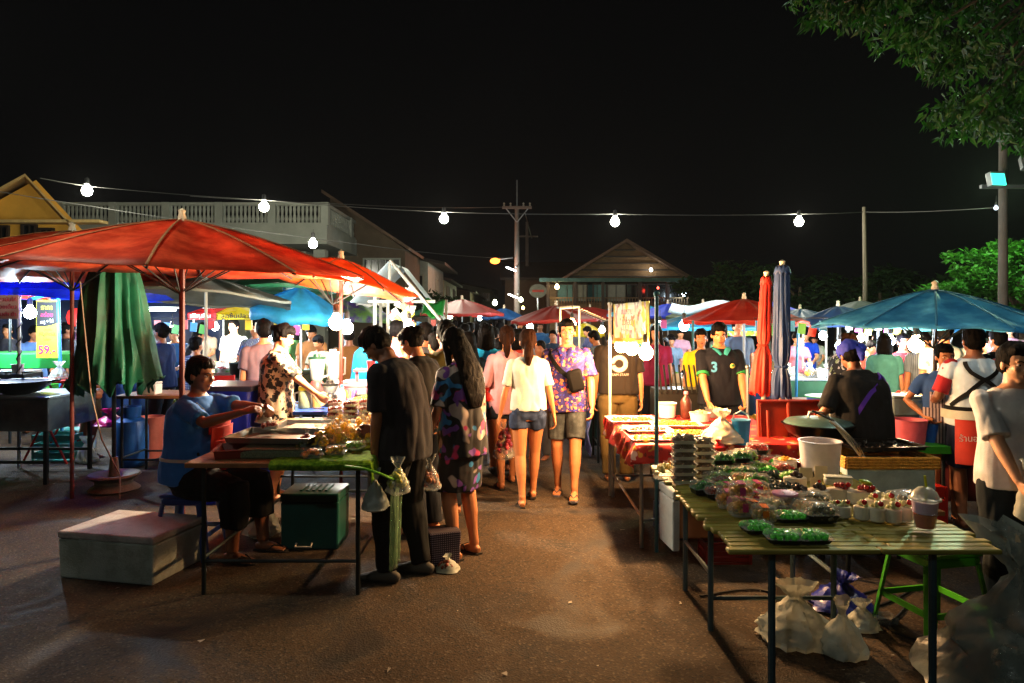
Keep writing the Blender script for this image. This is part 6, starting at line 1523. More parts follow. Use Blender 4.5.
# --- right stall behind: baskets, crates
skirted('right stall table behind the headscarf woman', 2.75, 4.1, 6.0, 7.1, .82, OIL); goods_line('the right stall table behind the headscarf woman', 3.25, 4.0, 6.15, 6.95, .82, 31, 14)
foambox('grey metal box on the right stall table', (W(912, 0, 5.9).x, 6.05, .82), .28, .24, .17, m=M('grey_metal_box', '#6E7C7C', rough=.4), name='metal_box', cat='box')
table('low green topped bench in front of the right stall table', W(897, 0, 5.7).x, W(940, 0, 5.7).x, 5.5, 5.85, .64, M('lime_board', '#2F8A1E', rough=.5), th=.06)
tub('pink slatted basket on the green bench', (W(913, 0, 5.6).x, 5.65, .64), '#C86070', .13, .19, body=M('pink_basket', '#B84E5E', rough=.5), content=False, name='basket', cat='basket')
tub('deep blue bucket beside the pink basket', (W(930, 0, 5.75).x, 5.72, .64), '#1858B0', .08, .15, body=M('deep_blue_plastic', '#164CA0', rough=.4), content=False, name='bucket', cat='bucket')
tub('green and blue striped basin left of the headscarf woman', (W(824, 0, 6.4).x, 6.3, .8), '#187A50', .19, .14, body=M('blue_tub', '#1838A0'), lidc='#187A4A', content=False, name='basin', cat='basin')
table('wooden counter behind the folded umbrellas', W(795, 0, 7).x, W(836, 0, 7).x, 6.9, 7.7, .78, WOODT)
crate('bright red crate on the asphalt under the green bench', (W(908, 0, 5.6).x, 5.65, .0), '#A01C14', .5, .3, .32)
# blue umbrella near right
umbrella('large teal blue umbrella tilted over the right stall', W(935, 0, 6.3).x, 6.3, 1.90, 1.56, 1.02, TEAL, 12, M('brown_pole', '#3A2418', rough=.5), (0, 2), ribs=1, val=.02, sag=.07)
umbrella('corner of a blue canopy at the far right edge', W(1050, 0, 6.9).x, 6.9, 1.76, 1.6, .55, LBL, 8, TBLUE)
umbrella('open bright red umbrella behind the folded red one', W(744, 0, 9.8).x, 9.8, 1.92, 1.60, .86, RED2, 12, POLEW, (0, 1), val=.05, sag=.09)
umbrella('navy umbrella just left of the teal blue one', W(838, 0, 11.5).x, 11.5, 1.85, 1.58, .7, NAVY, 10, POLEW, (0, -3))
umbrella('dark blue umbrella between the folded navy and the bare pole', W(800, 0, 13).x, 13, 1.82, 1.58, .85, M('dusky_blue_canvas', '#2E4E78', rough=.5, transl=.3), 10, POLEW)
umbrella('blue umbrella in front of the right end of the hall', W(668, 0, 16).x, 16, 1.98, 1.68, .85, BLU1, 10, POLEW); umbrella('olive green umbrella right of the blue one by the hall', W(703, 0, 15).x, 15, 1.97, 1.67, .8, CAN('olive_canvas', '#3E5234'), 10, POLEW)
umbrella('pale blue umbrella low behind the open red umbrella', W(700, 0, 12).x, 12, 1.73, 1.5, 1.0, LBL, 10, POLEW)
umbrella('faded red umbrella over the lane beside the purple shirted man', W(556, 0, 12).x, 12, 1.87, 1.62, .78, REDC, 10, POLEW, (0, -2))
umbrella('distant blue umbrella with a pale emblem left of the faded red one', W(504, 0, 19).x, 19, 1.92, 1.66, .62, M('deep_blue_canvas', '#1C4A80', rough=.5, transl=.25), 10, POLEW)
umbrella('small yellow umbrella behind the purple shirted man', W(585, 0, 15).x, 15, 1.55, 1.30, .42, YTARP, 8, POLEW)
umbrella('maroon umbrella far behind the faded red one', W(590, 0, 22).x, 22, 2.0, 1.7, 1.2, REDC, 10, POLEW)
t = thing('frame_canopy', 'white tubular frame with a striped awning beside the purple shirted man', 'canopy', (W(572, 0, 9.5).x, 9.5, 0))
b = MB()
for x in (-.16, .1): b.tube([(x, 0, 0), (x, 0, 1.78)], .014, 6)
b.tube([(-.16, 0, 1.78), (.1, 0, 1.8), (.1, .6, 1.82), (-.16, .6, 1.8), (-.16, 0, 1.78)], .014, 6); b.build('tube_frame', POLEW, t)
b = MB(); b.grid(lambda u, v: Vector((.12 + .38 * u, .0 + .5 * v, 1.78 - .16 * u - .02 * v)), 12, 4); b.build('striped_awning', M('striped_awning', '#D8D4C4', pattern='stripes', pcols=('#5A2018',), pscale=9, transl=.3), t, solid=.004)
# mid-distance right stalls
for lb, x0, x1, y0, y1, z, sd, n in (('the stall table behind the polo shirted man', 2.0, 3.2, 8.6, 9.4, .82, 41, 18), ('the lit stall table right of the folded umbrellas', 3.6, 5.2, 9.6, 10.5, .82, 42, 26), ('the stall table under the navy umbrella', 5.1, 7.0, 10.5, 11.5, .82, 43, 24), ('the white stall behind the purple shirted man', .75, 1.5, 8.6, 9.5, .85, 44, 10), ('the lane stall beyond the brown shirted man', 1.2, 2.4, 11.5, 12.5, .82, 45, 14), ('the stall table behind the white shirted vendor', 5.0, 6.8, 8.6, 9.4, .82, 46, 18), ('the far stall by the dark trees', 6.5, 9.5, 14.0, 15.0, .82, 47, 20), ('the far right lane stall under the blue umbrellas', 3.2, 5.6, 14.0, 15.2, .82, 48, 20)):
    skirted('laden table which is ' + lb.replace('the ', '', 1), x0, x1, y0, y1, z, OIL, sd); goods_line(lb, x0 + .1, x1 - .1, y0 + .1, y1 - .1, z, sd, n)
table('black trestle with white foam boxes beyond the purple shirted man', .92, 1.5, 7.9, 8.5, .72, BLKP); foambox('upper white foam box on the black trestle', (W(587, 0, 9.3).x, 9.0, .85), .45, .35, .32, m=WHP); foambox('wide white foam box in front of the upper one on the trestle', (1.15, 8.2, .72), .42, .3, .1, m=WHP)
b = MB(); b.grid(lambda u, v: Vector((.80 + .02 * math.sin(v * 9), 7.2 + .6 * u, .72 - .5 * v)), 8, 6); 
tag(b.build('hanging_cloth', M('lilac_blue_cloth', '#5A6AB0', rough=.7), solid=.003), 'lilac blue cloth hanging at the aisle side of the black trestle', 'cloth')
t = thing('wire_rack', 'black slatted rack leaning behind the red snack table', 'rack', (W(678, 0, 7.0).x, 7.0, .0)); b = MB(); b.box((0, 0, .5), (.5, .3, .9)); b.build('stand', BLKP, t, False)
b = MB(); 
for k in range(9): b.box((-.2 + k * .05, -.1, 1.05), (.014, .02, .3), (R(-30), 0, 0))
b.build('slats', BLKP, t, False)
b = MB(); b.grid(lambda u, v: W(672 + 90 * u, 303 + 9 * v + 3 * math.sin(u * 9), 11.0) + Vector((0, .3 * v, 0)), 16, 3)
tag(b.build('white_tarp', WTARP, solid=.004), 'pale awning sheet stretched under the open red umbrella', 'tarp')
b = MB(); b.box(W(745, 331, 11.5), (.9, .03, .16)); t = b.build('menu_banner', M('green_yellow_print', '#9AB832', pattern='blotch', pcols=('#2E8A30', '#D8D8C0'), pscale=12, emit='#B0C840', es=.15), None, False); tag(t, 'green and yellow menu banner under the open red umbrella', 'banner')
for i, (px, y, lb) in enumerate([(866 - 40, 10, 'white stall post left of the teal umbrella'), (848, 9.5, 'white stall post beside the floral dressed woman'), (803, 10.5, 'white stall post right of the folded navy umbrella'), (878, 9, 'white post left of the blue white bulb'), (905, 8.8, 'white post between the warm bulb and the blue white bulb'), (867, 9.8, 'white post behind the headscarf woman'), (716, 10.5, 'white stall post left of the red umbrella pole'), (944, 7.6, 'pale post right of the brown umbrella pole'), (693, 9.0, 'teal stall post behind the yellow shirted woman')]):
    t = thing('stall_post', lb, 'post', (W(px, 0, y).x, y, 0)); b = MB(); b.tube([(0, 0, 0), (0, 0, 1.62)], .016, 6); b.build('pole', POLEW if 'teal s' not in lb else POLEB, t)
t = thing('stall_post', 'curved light blue tube post right of the folded navy umbrella', 'post', (W(798, 0, 9).x, 9, 0)); b = MB(); b.tube([(-.03, 0, 0), (-.02, 0, 1.0), (0, 0, 1.45), (.04, 0, 1.52), (.09, 0, 1.5)], .018, 8); b.build('pole', TBLUE, t)
for px, py, y, pw, c, r, gl, lb in (
    (916, 345, 7.0, 75, WARM2, .075, 24, 'big warm bulb under the teal blue umbrella'), (890, 341, 8.5, 60, (.55, .65, 1), .06, 20, 'blue white bulb left of the big warm bulb'), (861, 338, 9.5, 55, NEUT, .05, 16, 'small white bulb under the left rim of the teal umbrella'),
    (1001, 347, 8.0, 75, COOL, .07, 22, 'cold white bulb behind the cross strapped vendor'), (994, 342, 9.5, 40, NEUT, .05, 14, 'small bulb left of the cold white one behind the vendor'), (840, 346, 8.8, 55, COOL, .055, 18, 'white bulb above the floral dressed woman'),
    (823, 336, 10.5, 60, COOL, .06, 18, 'cold bulb under the navy umbrella'), (799, 341, 11.5, 50, COOL, .06, 16, 'cold bulb right of the folded navy umbrella'), (785, 347, 10.5, 22, WARM2, .045, 12, 'tiny amber bulb beside the folded navy umbrella'), (757, 333, 12, 25, WARM2, .05, 10, 'dim amber bulb between the red umbrellas'),
    (684, 326, 10.5, 80, COOL, .075, 22, 'cold white bulb at the left rim of the open red umbrella'), (660, 326, 13, 60, COOL, .07, 14, 'cold bulb below the blue umbrella by the hall'), (572, 324, 9.3, 50, WARM, .055, 20, 'warm bulb beside the head of the purple shirted man'),
    (530, 327, 14, 70, COOL, .07, 14, 'cold bulb under the faded red umbrella'), (518, 322, 20, 60, COOL, .08, 10, 'distant cold bulb left of the faded red umbrella'), (602, 330, 13, 50, NEUT, .06, 10, 'white bulb beyond the trestle stall'), (733, 341, 13, 60, NEUT, .07, 12, 'white bulb deep behind the polo shirted man'), (480, 318, 24, 60, COOL, .09, 8, 'distant white bulb above the lane crowd'), (450, 316, 17, 60, (1, .8, .7), .07, 10, 'pinkish bulb beyond the green tarp')):
    bulb(W(px, py, y), pw * .55, c, lb, r=r, gl=gl)
# =================================================================== PEOPLE
JEAN = FABRIC('dark_denim', '#10141C'); BLACKF = FABRIC('black_fabric', '#08080A'); NAVYF = FABRIC('navy_fabric', '#141C34'); WHITEF = FABRIC('white_fabric', '#B4B2A6'); DNM = FABRIC('blue_denim', '#1C2740', second='#2C3A58')
FLIP = ('flip', RUBBER); SHOE = ('shoe', RUBBER)
# seated vendor woman
def ex_vendor(b, t):
    mb = MB(); torso_band(b, mb, [(60, 1.12), (90, 1.12), (120, 1.12)], .10, .035); torso_band(b, mb, [(62, 1.24), (90, 1.24), (118, 1.24)], .06, .04)
    torso_band(b, mb, [(68, 1.02), (90, 1.02), (112, 1.02)], .1, .05)
    a = mb.build('apron_bib', M('red_orange_apron', '#B0281A', rough=.7, var=.1), t)
    mb = MB(); torso_band(b, mb, [(-60, 1.0), (-20, 1.0), (20, 1.0), (55, 1.02)], .01, .034); torso_band(b, mb, [(240, 1.0), (200, 1.0), (160, 1.0), (125, 1.02)], .01, .034); torso_band(b, mb, [(70, 1.28), (60, 1.34), (40, 1.38)], .008, .028)
    mb.build('apron_strap', WHITEF, t)
    o = text('ร้านแม่', .06, M('yellow_print', '#D8B030', var=0), t, b.sp(.0, .205, 1.13), rot=(PI / 2, 0, PI), ext=.001); o.rotation_euler = (PI / 2, 0, PI)
person('seated woman vendor in a blue shirt and red apron at the tray table', (-2.24, 4.92, 0), -100, 1.72, skin=SKIN_D, face=True, q=.006, f=True, fat=1.22, hair='short', top=FABRIC('faded_blue_shirt', '#2A68B0'), bottom=BLACKF, bloose=.3, blen=.8, sleeve=.42,
       pz=.585, lf=(-.13, .44, .075), rf=(.12, .36, .075), lean=6, head=(-8, 2, 0), lh=(.02, .54, 1.0), rh=(.20, .48, .99), leh=(-1, -.2, -.8), reh=(1, -.2, -.8), shoes=FLIP, extras=ex_vendor, grip=.8, wr=.02)
baggy('white wrapped snack bag held in the hands of the seated vendor', (-1.70, 4.80, .93), '#B0A090', .055, 0, None, .5, MILK, .11)
# stooping man in dark t-shirt
person('stooping man in a plain dark t-shirt carrying plastic bags', (-.69, 4.46, 0), 72, 1.64, skin=SKIN_D, q=.006, fat=1.16, hair='short', top=FABRIC('dark_violet_tshirt', '#131118'), bottom=BLACKF, bloose=.15, sleeve=.44, hem=.78, tloose=.85,
       lean=20, head=(5, 28, 0), shoes=('shoe', M('grey_slipper', '#4A4640', rough=.7)), lh=(-.20, .10, .80), rh=(.15, .30, .93), lf=(-.11, .06, .075), rf=(.1, -.08, .075), face=True, grip=1.0)
HB = (-.84, 4.28)
baggy('white carrier bag with blue print hanging from the stooping man hand', (-.82, 4.19, .50), '#A0A098', .085, 25, None, .35, M('thin_white_carrier', '#A3AAA2', rough=.4, alpha=.8, bump=.6, bscale=20), .24, seed=7)
baggy('clear bag of green yellow fruit hanging from the stooping man hand', (-.68, 4.18, .60), '#9A9A30', .075, 25, None, .6, CLEARB, .22, seed=8, n=26, r=.024)
# woman in colourful print dress
DRESS = M('colourful_print_dress', '#0E0C12', rough=.75, pattern='blotch', pcols=('#A89890', '#B02860', '#2070A8', '#6A3A90'), pscale=5.5, var=.1, cov=.05)
def ex_dress(b, t):
    mb = MB(); lumps(mb, 0, 0, 0, 0, 0, 0, 0, .01, random.Random(1)); w_ = b.arm[0][2]; mb = MB(); mb.tube([w_ + Vector((.03 * math.cos(a), .03 * math.sin(a), .015)) for a in [k * PI / 6 for k in range(13)]], .006, 6); mb.build('bracelet', WHP, t)
    P = b.sp
    mb = MB()       # printed pale face on the back of the dress
    torso_patch(b, mb, -62, 1.15, 20, .11, .030); mb.build('printed_face', M('print_pale', '#A89888', rough=.8), t)
    mb = MB(); torso_patch(b, mb, -61, 1.095, 6, .011, .034); mb.build('printed_red', M('print_red', '#A02020', rough=.8), t)
    mb = MB(); torso_patch(b, mb, -68, 1.185, 5, .009, .034); torso_patch(b, mb, -53, 1.185, 4, .008, .034); mb.build('printed_eye', BKS, t)
person('woman with long black hair in a black dress with a bright face print', (-.34, 4.86, 0), 48, 1.585, skin=SKIN, q=.006, f=True, fat=1.0, hair='long', top=DRESS, hem=.74, tloose=.85, bottom=DRESS, bkind='skirt', blen=.46, bflare=.03, sleeve=.46, sflare=.02,
       lean=6, head=(8, 24, 0), shoes=FLIP, lh=(-.26, .10, .86), rh=(.16, .34, .95), extras=ex_dress, grip=.9)
baggy('clear bag of orange snacks held by the long haired woman', (-.54, 4.60, .52), '#A05A20', .075, 25, None, .5, CLEARB, .24, seed=18, n=26, r=.024)
t = thing('woven_basket', 'dark chequered market basket on the ground between the two shoppers', 'basket', (-.47, 4.72, 0), 20); b = MB(); b.box((0, 0, .12), (.2, .16, .22), taper=1.1); b.build('basket_body', M('purple_check_weave', '#1C141E', pattern='check', pcols=('#8A7A88', '#2A1A2C'), pscale=22, rough=.7), t, False, bevel=.01)
baggy('reddish bag lying beside the chequered basket', (-.42, 4.58, 0), '#6A2A18', .08, 0, None, .5, MILK, .1, seed=19)
# woman between them, leaning at the stall
person('woman with tied hair leaning over behind the stooping man', (-.66, 5.35, 0), 60, 1.60, skin=SKIN, q=.008, f=True, hair='bun', top=BLACKF, bottom=JEAN, lean=14, head=(4, 20, 0), lh=(-.1, .4, 1.0))
person('olive shirted man behind the long haired woman', (W(446, 0, 5.9).x, 5.9, 0), 20, 1.62, skin=SKIN_D, q=.009, hair='short', top=FABRIC('olive_fabric', '#3E3A16'), bottom=JEAN, head=(10, 6, 0))
# turquoise shirt woman
person('woman with straight bobbed hair in a turquoise shirt and dark shorts', (W(486, 0, 7.3).x, 7.3, 0), 8, 1.575, skin=SKIN, q=.008, f=True, fat=1.08, hair='bob', top=FABRIC('turquoise_shirt', '#1890C8'), bottom=DNM, bkind='shorts', blen=.3, hem=.76, tloose=.9, sleeve=.5, shoes=SHOE, lf=(-.1, -.12, .075), rf=(.09, .12, .075), extras=lambda b, t: text('SPORT', .05, WHS, t, b.sp(-.03, -.155, 1.2), rot=(PI / 2, R(-12), 0), ext=.001))
# pink shirt woman
person('woman in a pink top walking beside the girl in the pale shirt', (W(507, 0, 6.9).x, 6.9, 0), 15, 1.56, skin=SKIN, q=.008, f=True, hair='pony', hairmat=HAIR_B, top=FABRIC('pink_fabric', '#A87A84'), bottom=JEAN, bkind='shorts', blen=.2, hem=.76, tloose=.7, sleeve=.55, shoes=FLIP, lf=(-.1, -.16, .075), rf=(.09, .12, .075), lh=(-.28, .02, .86), head=(-15, 0, 0))
baggy('clear bag of pink drink swinging from the pink top woman hand', (W(504, 0, 6.5).x, 6.5, .34), '#B03A50', .10, 0, None, .8, CLEARB, .34, seed=22, n=40, r=.03)
baggy('small red purse at the hip of the pink top woman', (W(490, 0, 6.6).x - .03, 6.62, .86), '#A01414', .065, 0, None, 0, M('red_purse', '#A01414', rough=.4), .13, name='purse')
# girl pale shirt
person('girl with a dark ponytail in a pale t-shirt and denim shorts walking away', (W(528, 0, 6.2).x, 6.2, 0), 2, 1.545, skin=SKIN, q=.006, f=True, thin=.9, fat=.88, hair='lowpony', hairmat=HAIR_B, top=FABRIC('pale_grey_tshirt', '#B4B6B0'), bottom=DNM, bkind='shorts', blen=.17, bloose=.15, hem=.90, tloose=.75, sleeve=.40, shoes=FLIP,
       lf=(-.06, -.10, .075), rf=(.06, .20, .075), lh=(-.27, .02, .83), rh=(.25, .02, .84))
# man purple floral shirt with black sling bag
FLOR = M('purple_floral_shirt', '#1E1050', rough=.75, pattern='floral', pcols=('#A83A30', '#A87848', '#20248A'), pscale=17, var=.1)
def ex_sling(b, t):
    mb = MB(); torso_band(b, mb, [(35, 1.36), (50, 1.3), (75, 1.2), (110, 1.08), (150, 1.02)], .022, .022); torso_band(b, mb, [(35, 1.36), (0, 1.38), (-40, 1.3), (-90, 1.16), (-160, 1.04), (-205, 1.0)], .016, .022); mb.build('bag_strap', BLACKF, t)
    mb = MB(); mb.box(b.sp(-.09, .17, 1.10), (.15, .055, .21), (0, R(14), R(20))); mb.build('sling_bag', M('black_bag_nylon', '#040303', rough=.8, spec=.1), t, True, bevel=.028)
    mb = MB(); mb.tube([b.sp(-.06, .09, 1.40), b.sp(-.02, .125, 1.34), b.sp(0, .13, 1.3)], [(.03, .006), (.035, .006), (.012, .005)], 8); mb.tube([b.sp(.06, .09, 1.40), b.sp(.02, .125, 1.34), b.sp(0, .13, 1.3)], [(.03, .006), (.035, .006), (.012, .005)], 8); mb.build('collar', FLOR, t)
person('young man in a purple floral shirt with a black sling bag facing the viewer', (W(567, 0, 6.55).x, 6.55, 0), 172, 1.63, skin=SKIN, face=True, q=.006, hair='top', top=FLOR, hem=.80, tloose=.9, sleeve=.40, sflare=.03, bottom=FABRIC('charcoal_denim_shorts', '#2A2E30', second='#3E4244'), bkind='shorts', blen=.42, bloose=.5, shoes=('flip', M('grey_patterned_sandal', '#3A3A44')),
       lf=(-.08, .22, .075), rf=(.09, -.06, .075), lh=(-.24, .12, .86), rh=(.26, .02, .86), head=(6, 2, 0), extras=ex_sling)
# man brown shirt with round logo
def ex_logo(b, t):
    mb = MB(); ring = [b.sp(.065 * math.cos(a), -.158, 1.21 + .065 * math.sin(a)) for a in [k * PI / 10 for k in range(21)]]; mb.tube(ring, [(.022, .004)] * 21, 8, side=(0, 0, 1)); mb.build('round_logo', M('faded_pink_print', '#A08A80', rough=.8), t)
    text('TEAM STAFF', .035, M('faded_pink_print', '#A08A80'), t, b.sp(0, -.166, 1.10), ext=.001)
person('man in a dark brown t-shirt with a round back print behind the red table', (W(618, 0, 7.1).x, 7.1, 0), -4, 1.64, skin=SKIN, q=.008, fat=1.1, hair='short', top=FABRIC('dark_brown_tshirt', '#1A130D'), bottom=FABRIC('olive_brown_trousers', '#4A3A1C'), tloose=.8, sleeve=.42, hem=.9, extras=ex_logo)
# polo man
def ex_polo(b, t):
    G_ = M('green_trim', '#1E7A3A', rough=.8)
    for i in (0, 1):
        S, E, Wr = b.arm[i]; p = S.lerp(E, .80); d = (E - S).normalized(); mb = MB(); mb.tube([p - d * .014, p + d * .014], .064, 16); mb.build('sleeve_trim', G_, t)
    mb = MB(); 
    for sg in (-1, 1): mb.tube([b.sp(sg * .075, .02, 1.415), b.sp(sg * .06, .085, 1.40), b.sp(sg * .02, .125, 1.345)], [(.028, .007), (.03, .007), (.02, .006)], 8)
    mb.tube([b.sp(.07 * math.cos(a), -.01 + .06 * math.sin(a), 1.42) for a in [PI + k * PI / 8 for k in range(9)]], [(.02, .007)] * 9, 8, side=(0, 0, 1)); mb.build('collar', M('blue_green_collar', '#2A8A90', rough=.8), t)
    text('3', .14, M('light_blue_print', '#4A90C0', var=0), t, b.sp(.10, .150, 1.22), rot=(PI / 2, 0, PI), ext=.002, bold=.004)
    mb = MB(); mb.ell(b.sp(-.085, .148, 1.235), (.026, .006, .024)); mb.build('chest_badge', M('badge_yellow', '#C8B458', rough=.6), t)
    mb = MB(); mb.ell(b.sp(-.085, .1555, 1.24), (.016, .003, .013)); mb.build('badge_mark', M('green_trim', '#1E7A3A'), t)
person('stocky man in a navy polo with light blue number 3 behind the red table', (W(719, 0, 6.85).x, 6.85, 0), 183, 1.60, skin=SKIN, face=True, q=.006, fat=1.13, hair='short', top=FABRIC('navy_polo', '#0C0E18'), bottom=JEAN, tloose=.8, hem=.84, sleeve=.40,
       head=(-14, 14, 0), lh=(-.16, .30, .84), rh=(.20, .28, .84), leh=(-1, -.3, -.3), reh=(1, -.3, -.3), extras=ex_polo, grip=.9)
person('woman in a bright yellow top looking left behind the polo shirted man', (W(701, 0, 7.9).x, 7.9, 0), 150, 1.52, skin=SKIN, face=True, q=.009, f=True, hair='bun', top=FABRIC('bright_yellow', '#D0B018'), bottom=JEAN, head=(20, 0, 0), lh=(-.25, .3, .98))
# headscarf woman
def ex_scarf(b, t):
    mb = MB(); P = b.hp; mb.ell(P(0, -.02, .045), (.098, .108, .082), b.HR, 18, 12, jit=.12); mb.ell(P(.06, -.07, .03), (.05, .04, .045), b.HR, jit=.3); mb.tube([P(.02, -.1, .0), P(.03, -.12, -.05), P(.02, -.11, -.1)], [.03, .03, .012], 8)
    mkobj('headscarf', remesh(mb, .009, 2, .012, (25, 25, 25)), M('royal_blue_scarf', '#1A2A9A', rough=.8, var=.2), t)
    mb = MB(); torso_band(b, mb, [(-50, 1.37), (-75, 1.28), (-100, 1.18), (-130, 1.05), (-160, .95)], .016, .032); torso_band(b, mb, [(-50, 1.37), (-35, 1.27), (-25, 1.15), (-25, 1.0)], .016, .032)
    mb.build('apron_strap', M('purple_ribbon', '#4A1C9A', rough=.6), t)
person('woman in a black shirt with purple apron straps and a blue headscarf bending away', (W(862, 0, 5.0).x, 5.0, 0), 8, 1.50, skin=SKIN_D, q=.006, f=True, fat=1.28, hair='short', top=FABRIC('black_grey_shirt', '#131315'), bottom=NAVYF, bloose=.6, tloose=.9, hem=.80, sleeve=.5, sflare=.02, lean=16, head=(-6, 14, 0), lh=(-.36, .12, .92), rh=(.28, .12, .74), extras=ex_scarf, grip=.9)
# cross strap vendor
def ex_cross(b, t):
    mb = MB(); torso_band(b, mb, [(-50, 1.385), (-68, 1.3), (-90, 1.24), (-120, 1.13), (-165, 1.02)], .016, .030); torso_band(b, mb, [(-130, 1.385), (-112, 1.3), (-90, 1.24), (-60, 1.13), (-15, 1.02)], .016, .032); torso_band(b, mb, [(-190, 1.0), (-140, 1.0), (-90, 1.0), (-40, 1.0), (10, 1.0)], .016, .034)
    mb.build('apron_strap', BLACKF, t)
    for i in (0, 1):
        m2 = MB(); S, E, Wr = b.arm[i]; m2.tube([S.lerp(E, .12), S.lerp(E, .5), S.lerp(E, .88)], [.066, .062, .064], 14, rnd=False); m2.ell(S, (.064, .064, .06)); mkobj('red_sleeve', remesh(m2, .009, 2, .01), M('red_sleeve_cloth', '#96121C', rough=.8), t)
    mb = MB(); torso_band(b, mb, [(-150, .74), (-120, .74), (-90, .74), (-60, .74)], .19, .05); mb.build('apron_pouch', M('red_apron_cloth', '#A82A1C', rough=.7, var=.15), t)
    text('ร้านอาหาร', .07, WHS, t, b.sp(-.08, -.205, .77) , ext=.001)
    mb = MB(); torso_band(b, mb, [(-200, .95), (-150, .95), (-90, .95), (-40, .95)], .035, .045); mb.build('waist_cloth', WHITEF, t)
person('vendor in a white shirt with red sleeves and crossed black apron straps', (W(974, 0, 5.5).x, 5.5, 0), -6, 1.575, skin=SKIN_D, q=.006, fat=1.12, hair='short', top=FABRIC('pale_blue_white_shirt', '#B8C6D4'), bottom=NAVYF, bkind='shorts', blen=.45, bloose=.5, tloose=.7, sleeve=.2, hem=.86, shoes=FLIP, lh=(-.22, .22, 1.02), rh=(.28, .1, .84), head=(-4, 6, 0), extras=ex_cross)
# blue woman with hand on hip
def ex_apron(b, t):
    mb = MB(); torso_band(b, mb, [(30, .9), (60, .9), (90, .9), (120, .9), (150, .9)], .17, .04); torso_band(b, mb, [(50, 1.12), (90, 1.12), (130, 1.12)], .1, .045); mb.build('apron', M('striped_apron', '#9A8A90', rough=.7, pattern='stripes', pcols=('#3A2A34',), pscale=12), t)
person('woman in a denim blue top and striped apron with one hand on her hip', (W(944, 0, 5.75).x, 5.75, 0), 158, 1.43, skin=SKIN, face=True, q=.007, f=True, fat=1.05, hair='bun', top=FABRIC('denim_blue_top', '#2C4A80'), bottom=BLACKF, bkind='shorts', blen=.3, shoes=FLIP, sleeve=.34, rh=(.17, .10, .98), reh=(1, -.6, .2), lh=(-.2, .25, 1.0), head=(10, 6, 0), extras=ex_apron)
# boy at the right edge
person('young man in a plain white t-shirt at the right edge looking at the viewer', (2.64, 3.68, 0), 172, 1.515, skin=SKIN_L, face=True, q=.006, thin=.9, hair='top', top=FABRIC('soft_white_tshirt', '#C4C2C2'), bottom=FABRIC('grey_jeans', '#1A2228'), tloose=.85, sleeve=.44, sflare=.02, lh=(-.10, .26, .90), rh=(.12, .28, .92), leh=(-1, -.4, -.3), reh=(1, -.4, -.3), head=(6, 6, 0), shoes=SHOE)
baggy('white carrier bag held by the young man at the right edge', (2.53, 3.42, .66), '#B0B0A8', .07, 40, None, 0, MILK, .30, seed=28)
# left middle people
person('man in a black t-shirt and dark shorts facing away behind the folded umbrella', (W(86, 0, 8.25).x, 8.25, 0), -35, 1.66, skin=SKIN_D, q=.008, hair='short', top=BLACKF, bottom=FABRIC('dark_khaki', '#2A2418'), bkind='shorts', blen=.5, bloose=.5, sleeve=.4, shoes=FLIP, lh=(-.15, .32, 1.0))
person('woman in a navy blouse standing side on beside the umbrella pole', (W(162, 0, 8.6).x, 8.6, 0), 75, 1.58, skin=SKIN, q=.009, f=True, hair='bun', top=FABRIC('navy_blouse', '#182448'), bottom=JEAN, head=(0, 8, 0))
LEOP = M('beige_black_print_dress', '#A8957A', rough=.8, pattern='floral', pcols=('#161210', '#1A1614'), pscale=13, var=.1, cov=.08)
person('woman in a beige dress with a dense black print reaching to the blenders', (W(276, 0, 6.4).x, 6.4, 0), -82, 1.60, skin=SKIN_L, face=True, q=.007, f=True, fat=1.12, hair='bun', top=LEOP, hem=.74, tloose=.9, bottom=LEOP, bkind='skirt', blen=.6, bflare=.04, sleeve=.46, sflare=.02, lean=4, head=(0, 22, 0), rh=(.14, .42, .98), lh=(-.1, .36, .95))
person('person in a mauve grey shirt standing behind the beige dressed woman', (W(264, 0, 7.2).x, 7.2, 0), 30, 1.63, skin=SKIN, q=.01, hair='short', top=FABRIC('mauve_grey', '#6A5660'), bottom=JEAN)
APB = M('sky_blue_apron', '#1E7CC0', rough=.6)
def ex_blueap(b, t):
    mb = MB(); torso_band(b, mb, [(30, 1.0), (60, 1.0), (90, 1.0), (120, 1.0), (150, 1.0)], .20, .03); torso_band(b, mb, [(55, 1.24), (90, 1.24), (125, 1.24)], .07, .032); mb.build('apron', APB, t)
person('man in a sky blue apron over a striped shirt under the red and yellow canopy', (W(257, 0, 9.4).x, 9.4, 0), 165, 1.62, skin=SKIN, face=True, q=.009, fat=1.1, hair='short', top=FABRIC('navy_white_stripes', '#A8B0B8', pattern='stripes', pcols=('#162A5A',), pscale=14), bottom=JEAN, head=(-10, 10, 0), lh=(-.15, .32, 1.02), rh=(.15, .32, 1.0), extras=ex_blueap)
person('person in a white shirt handling food under the yellow canopy panel', (W(234, 0, 10.2 + 1.2).x, 11.4, 0), 170, 1.62, skin=SKIN_L, q=.012, top=WHITEF, bottom=JEAN, hair='short', lh=(-.15, .32, 1.02))
person('person in a dark blue checked shirt sitting near the grey umbrella pole', (W(196, 0, 8.4).x, 8.4, 0), -20, 1.42, skin=SKIN, q=.011, top=FABRIC('blue_check', '#3A4A6A', pattern='check', pcols=('#8A94A8', '#1A2440'), pscale=10), bottom=JEAN, hair='short', sleeve=.9)
person('person in black with a tan collar bending over the canopy stall table', (W(190, 0, 9.8).x, 9.8, 0), -60, 1.52, skin=SKIN, q=.011, top=BLACKF, bottom=JEAN, hair='short', lean=15)
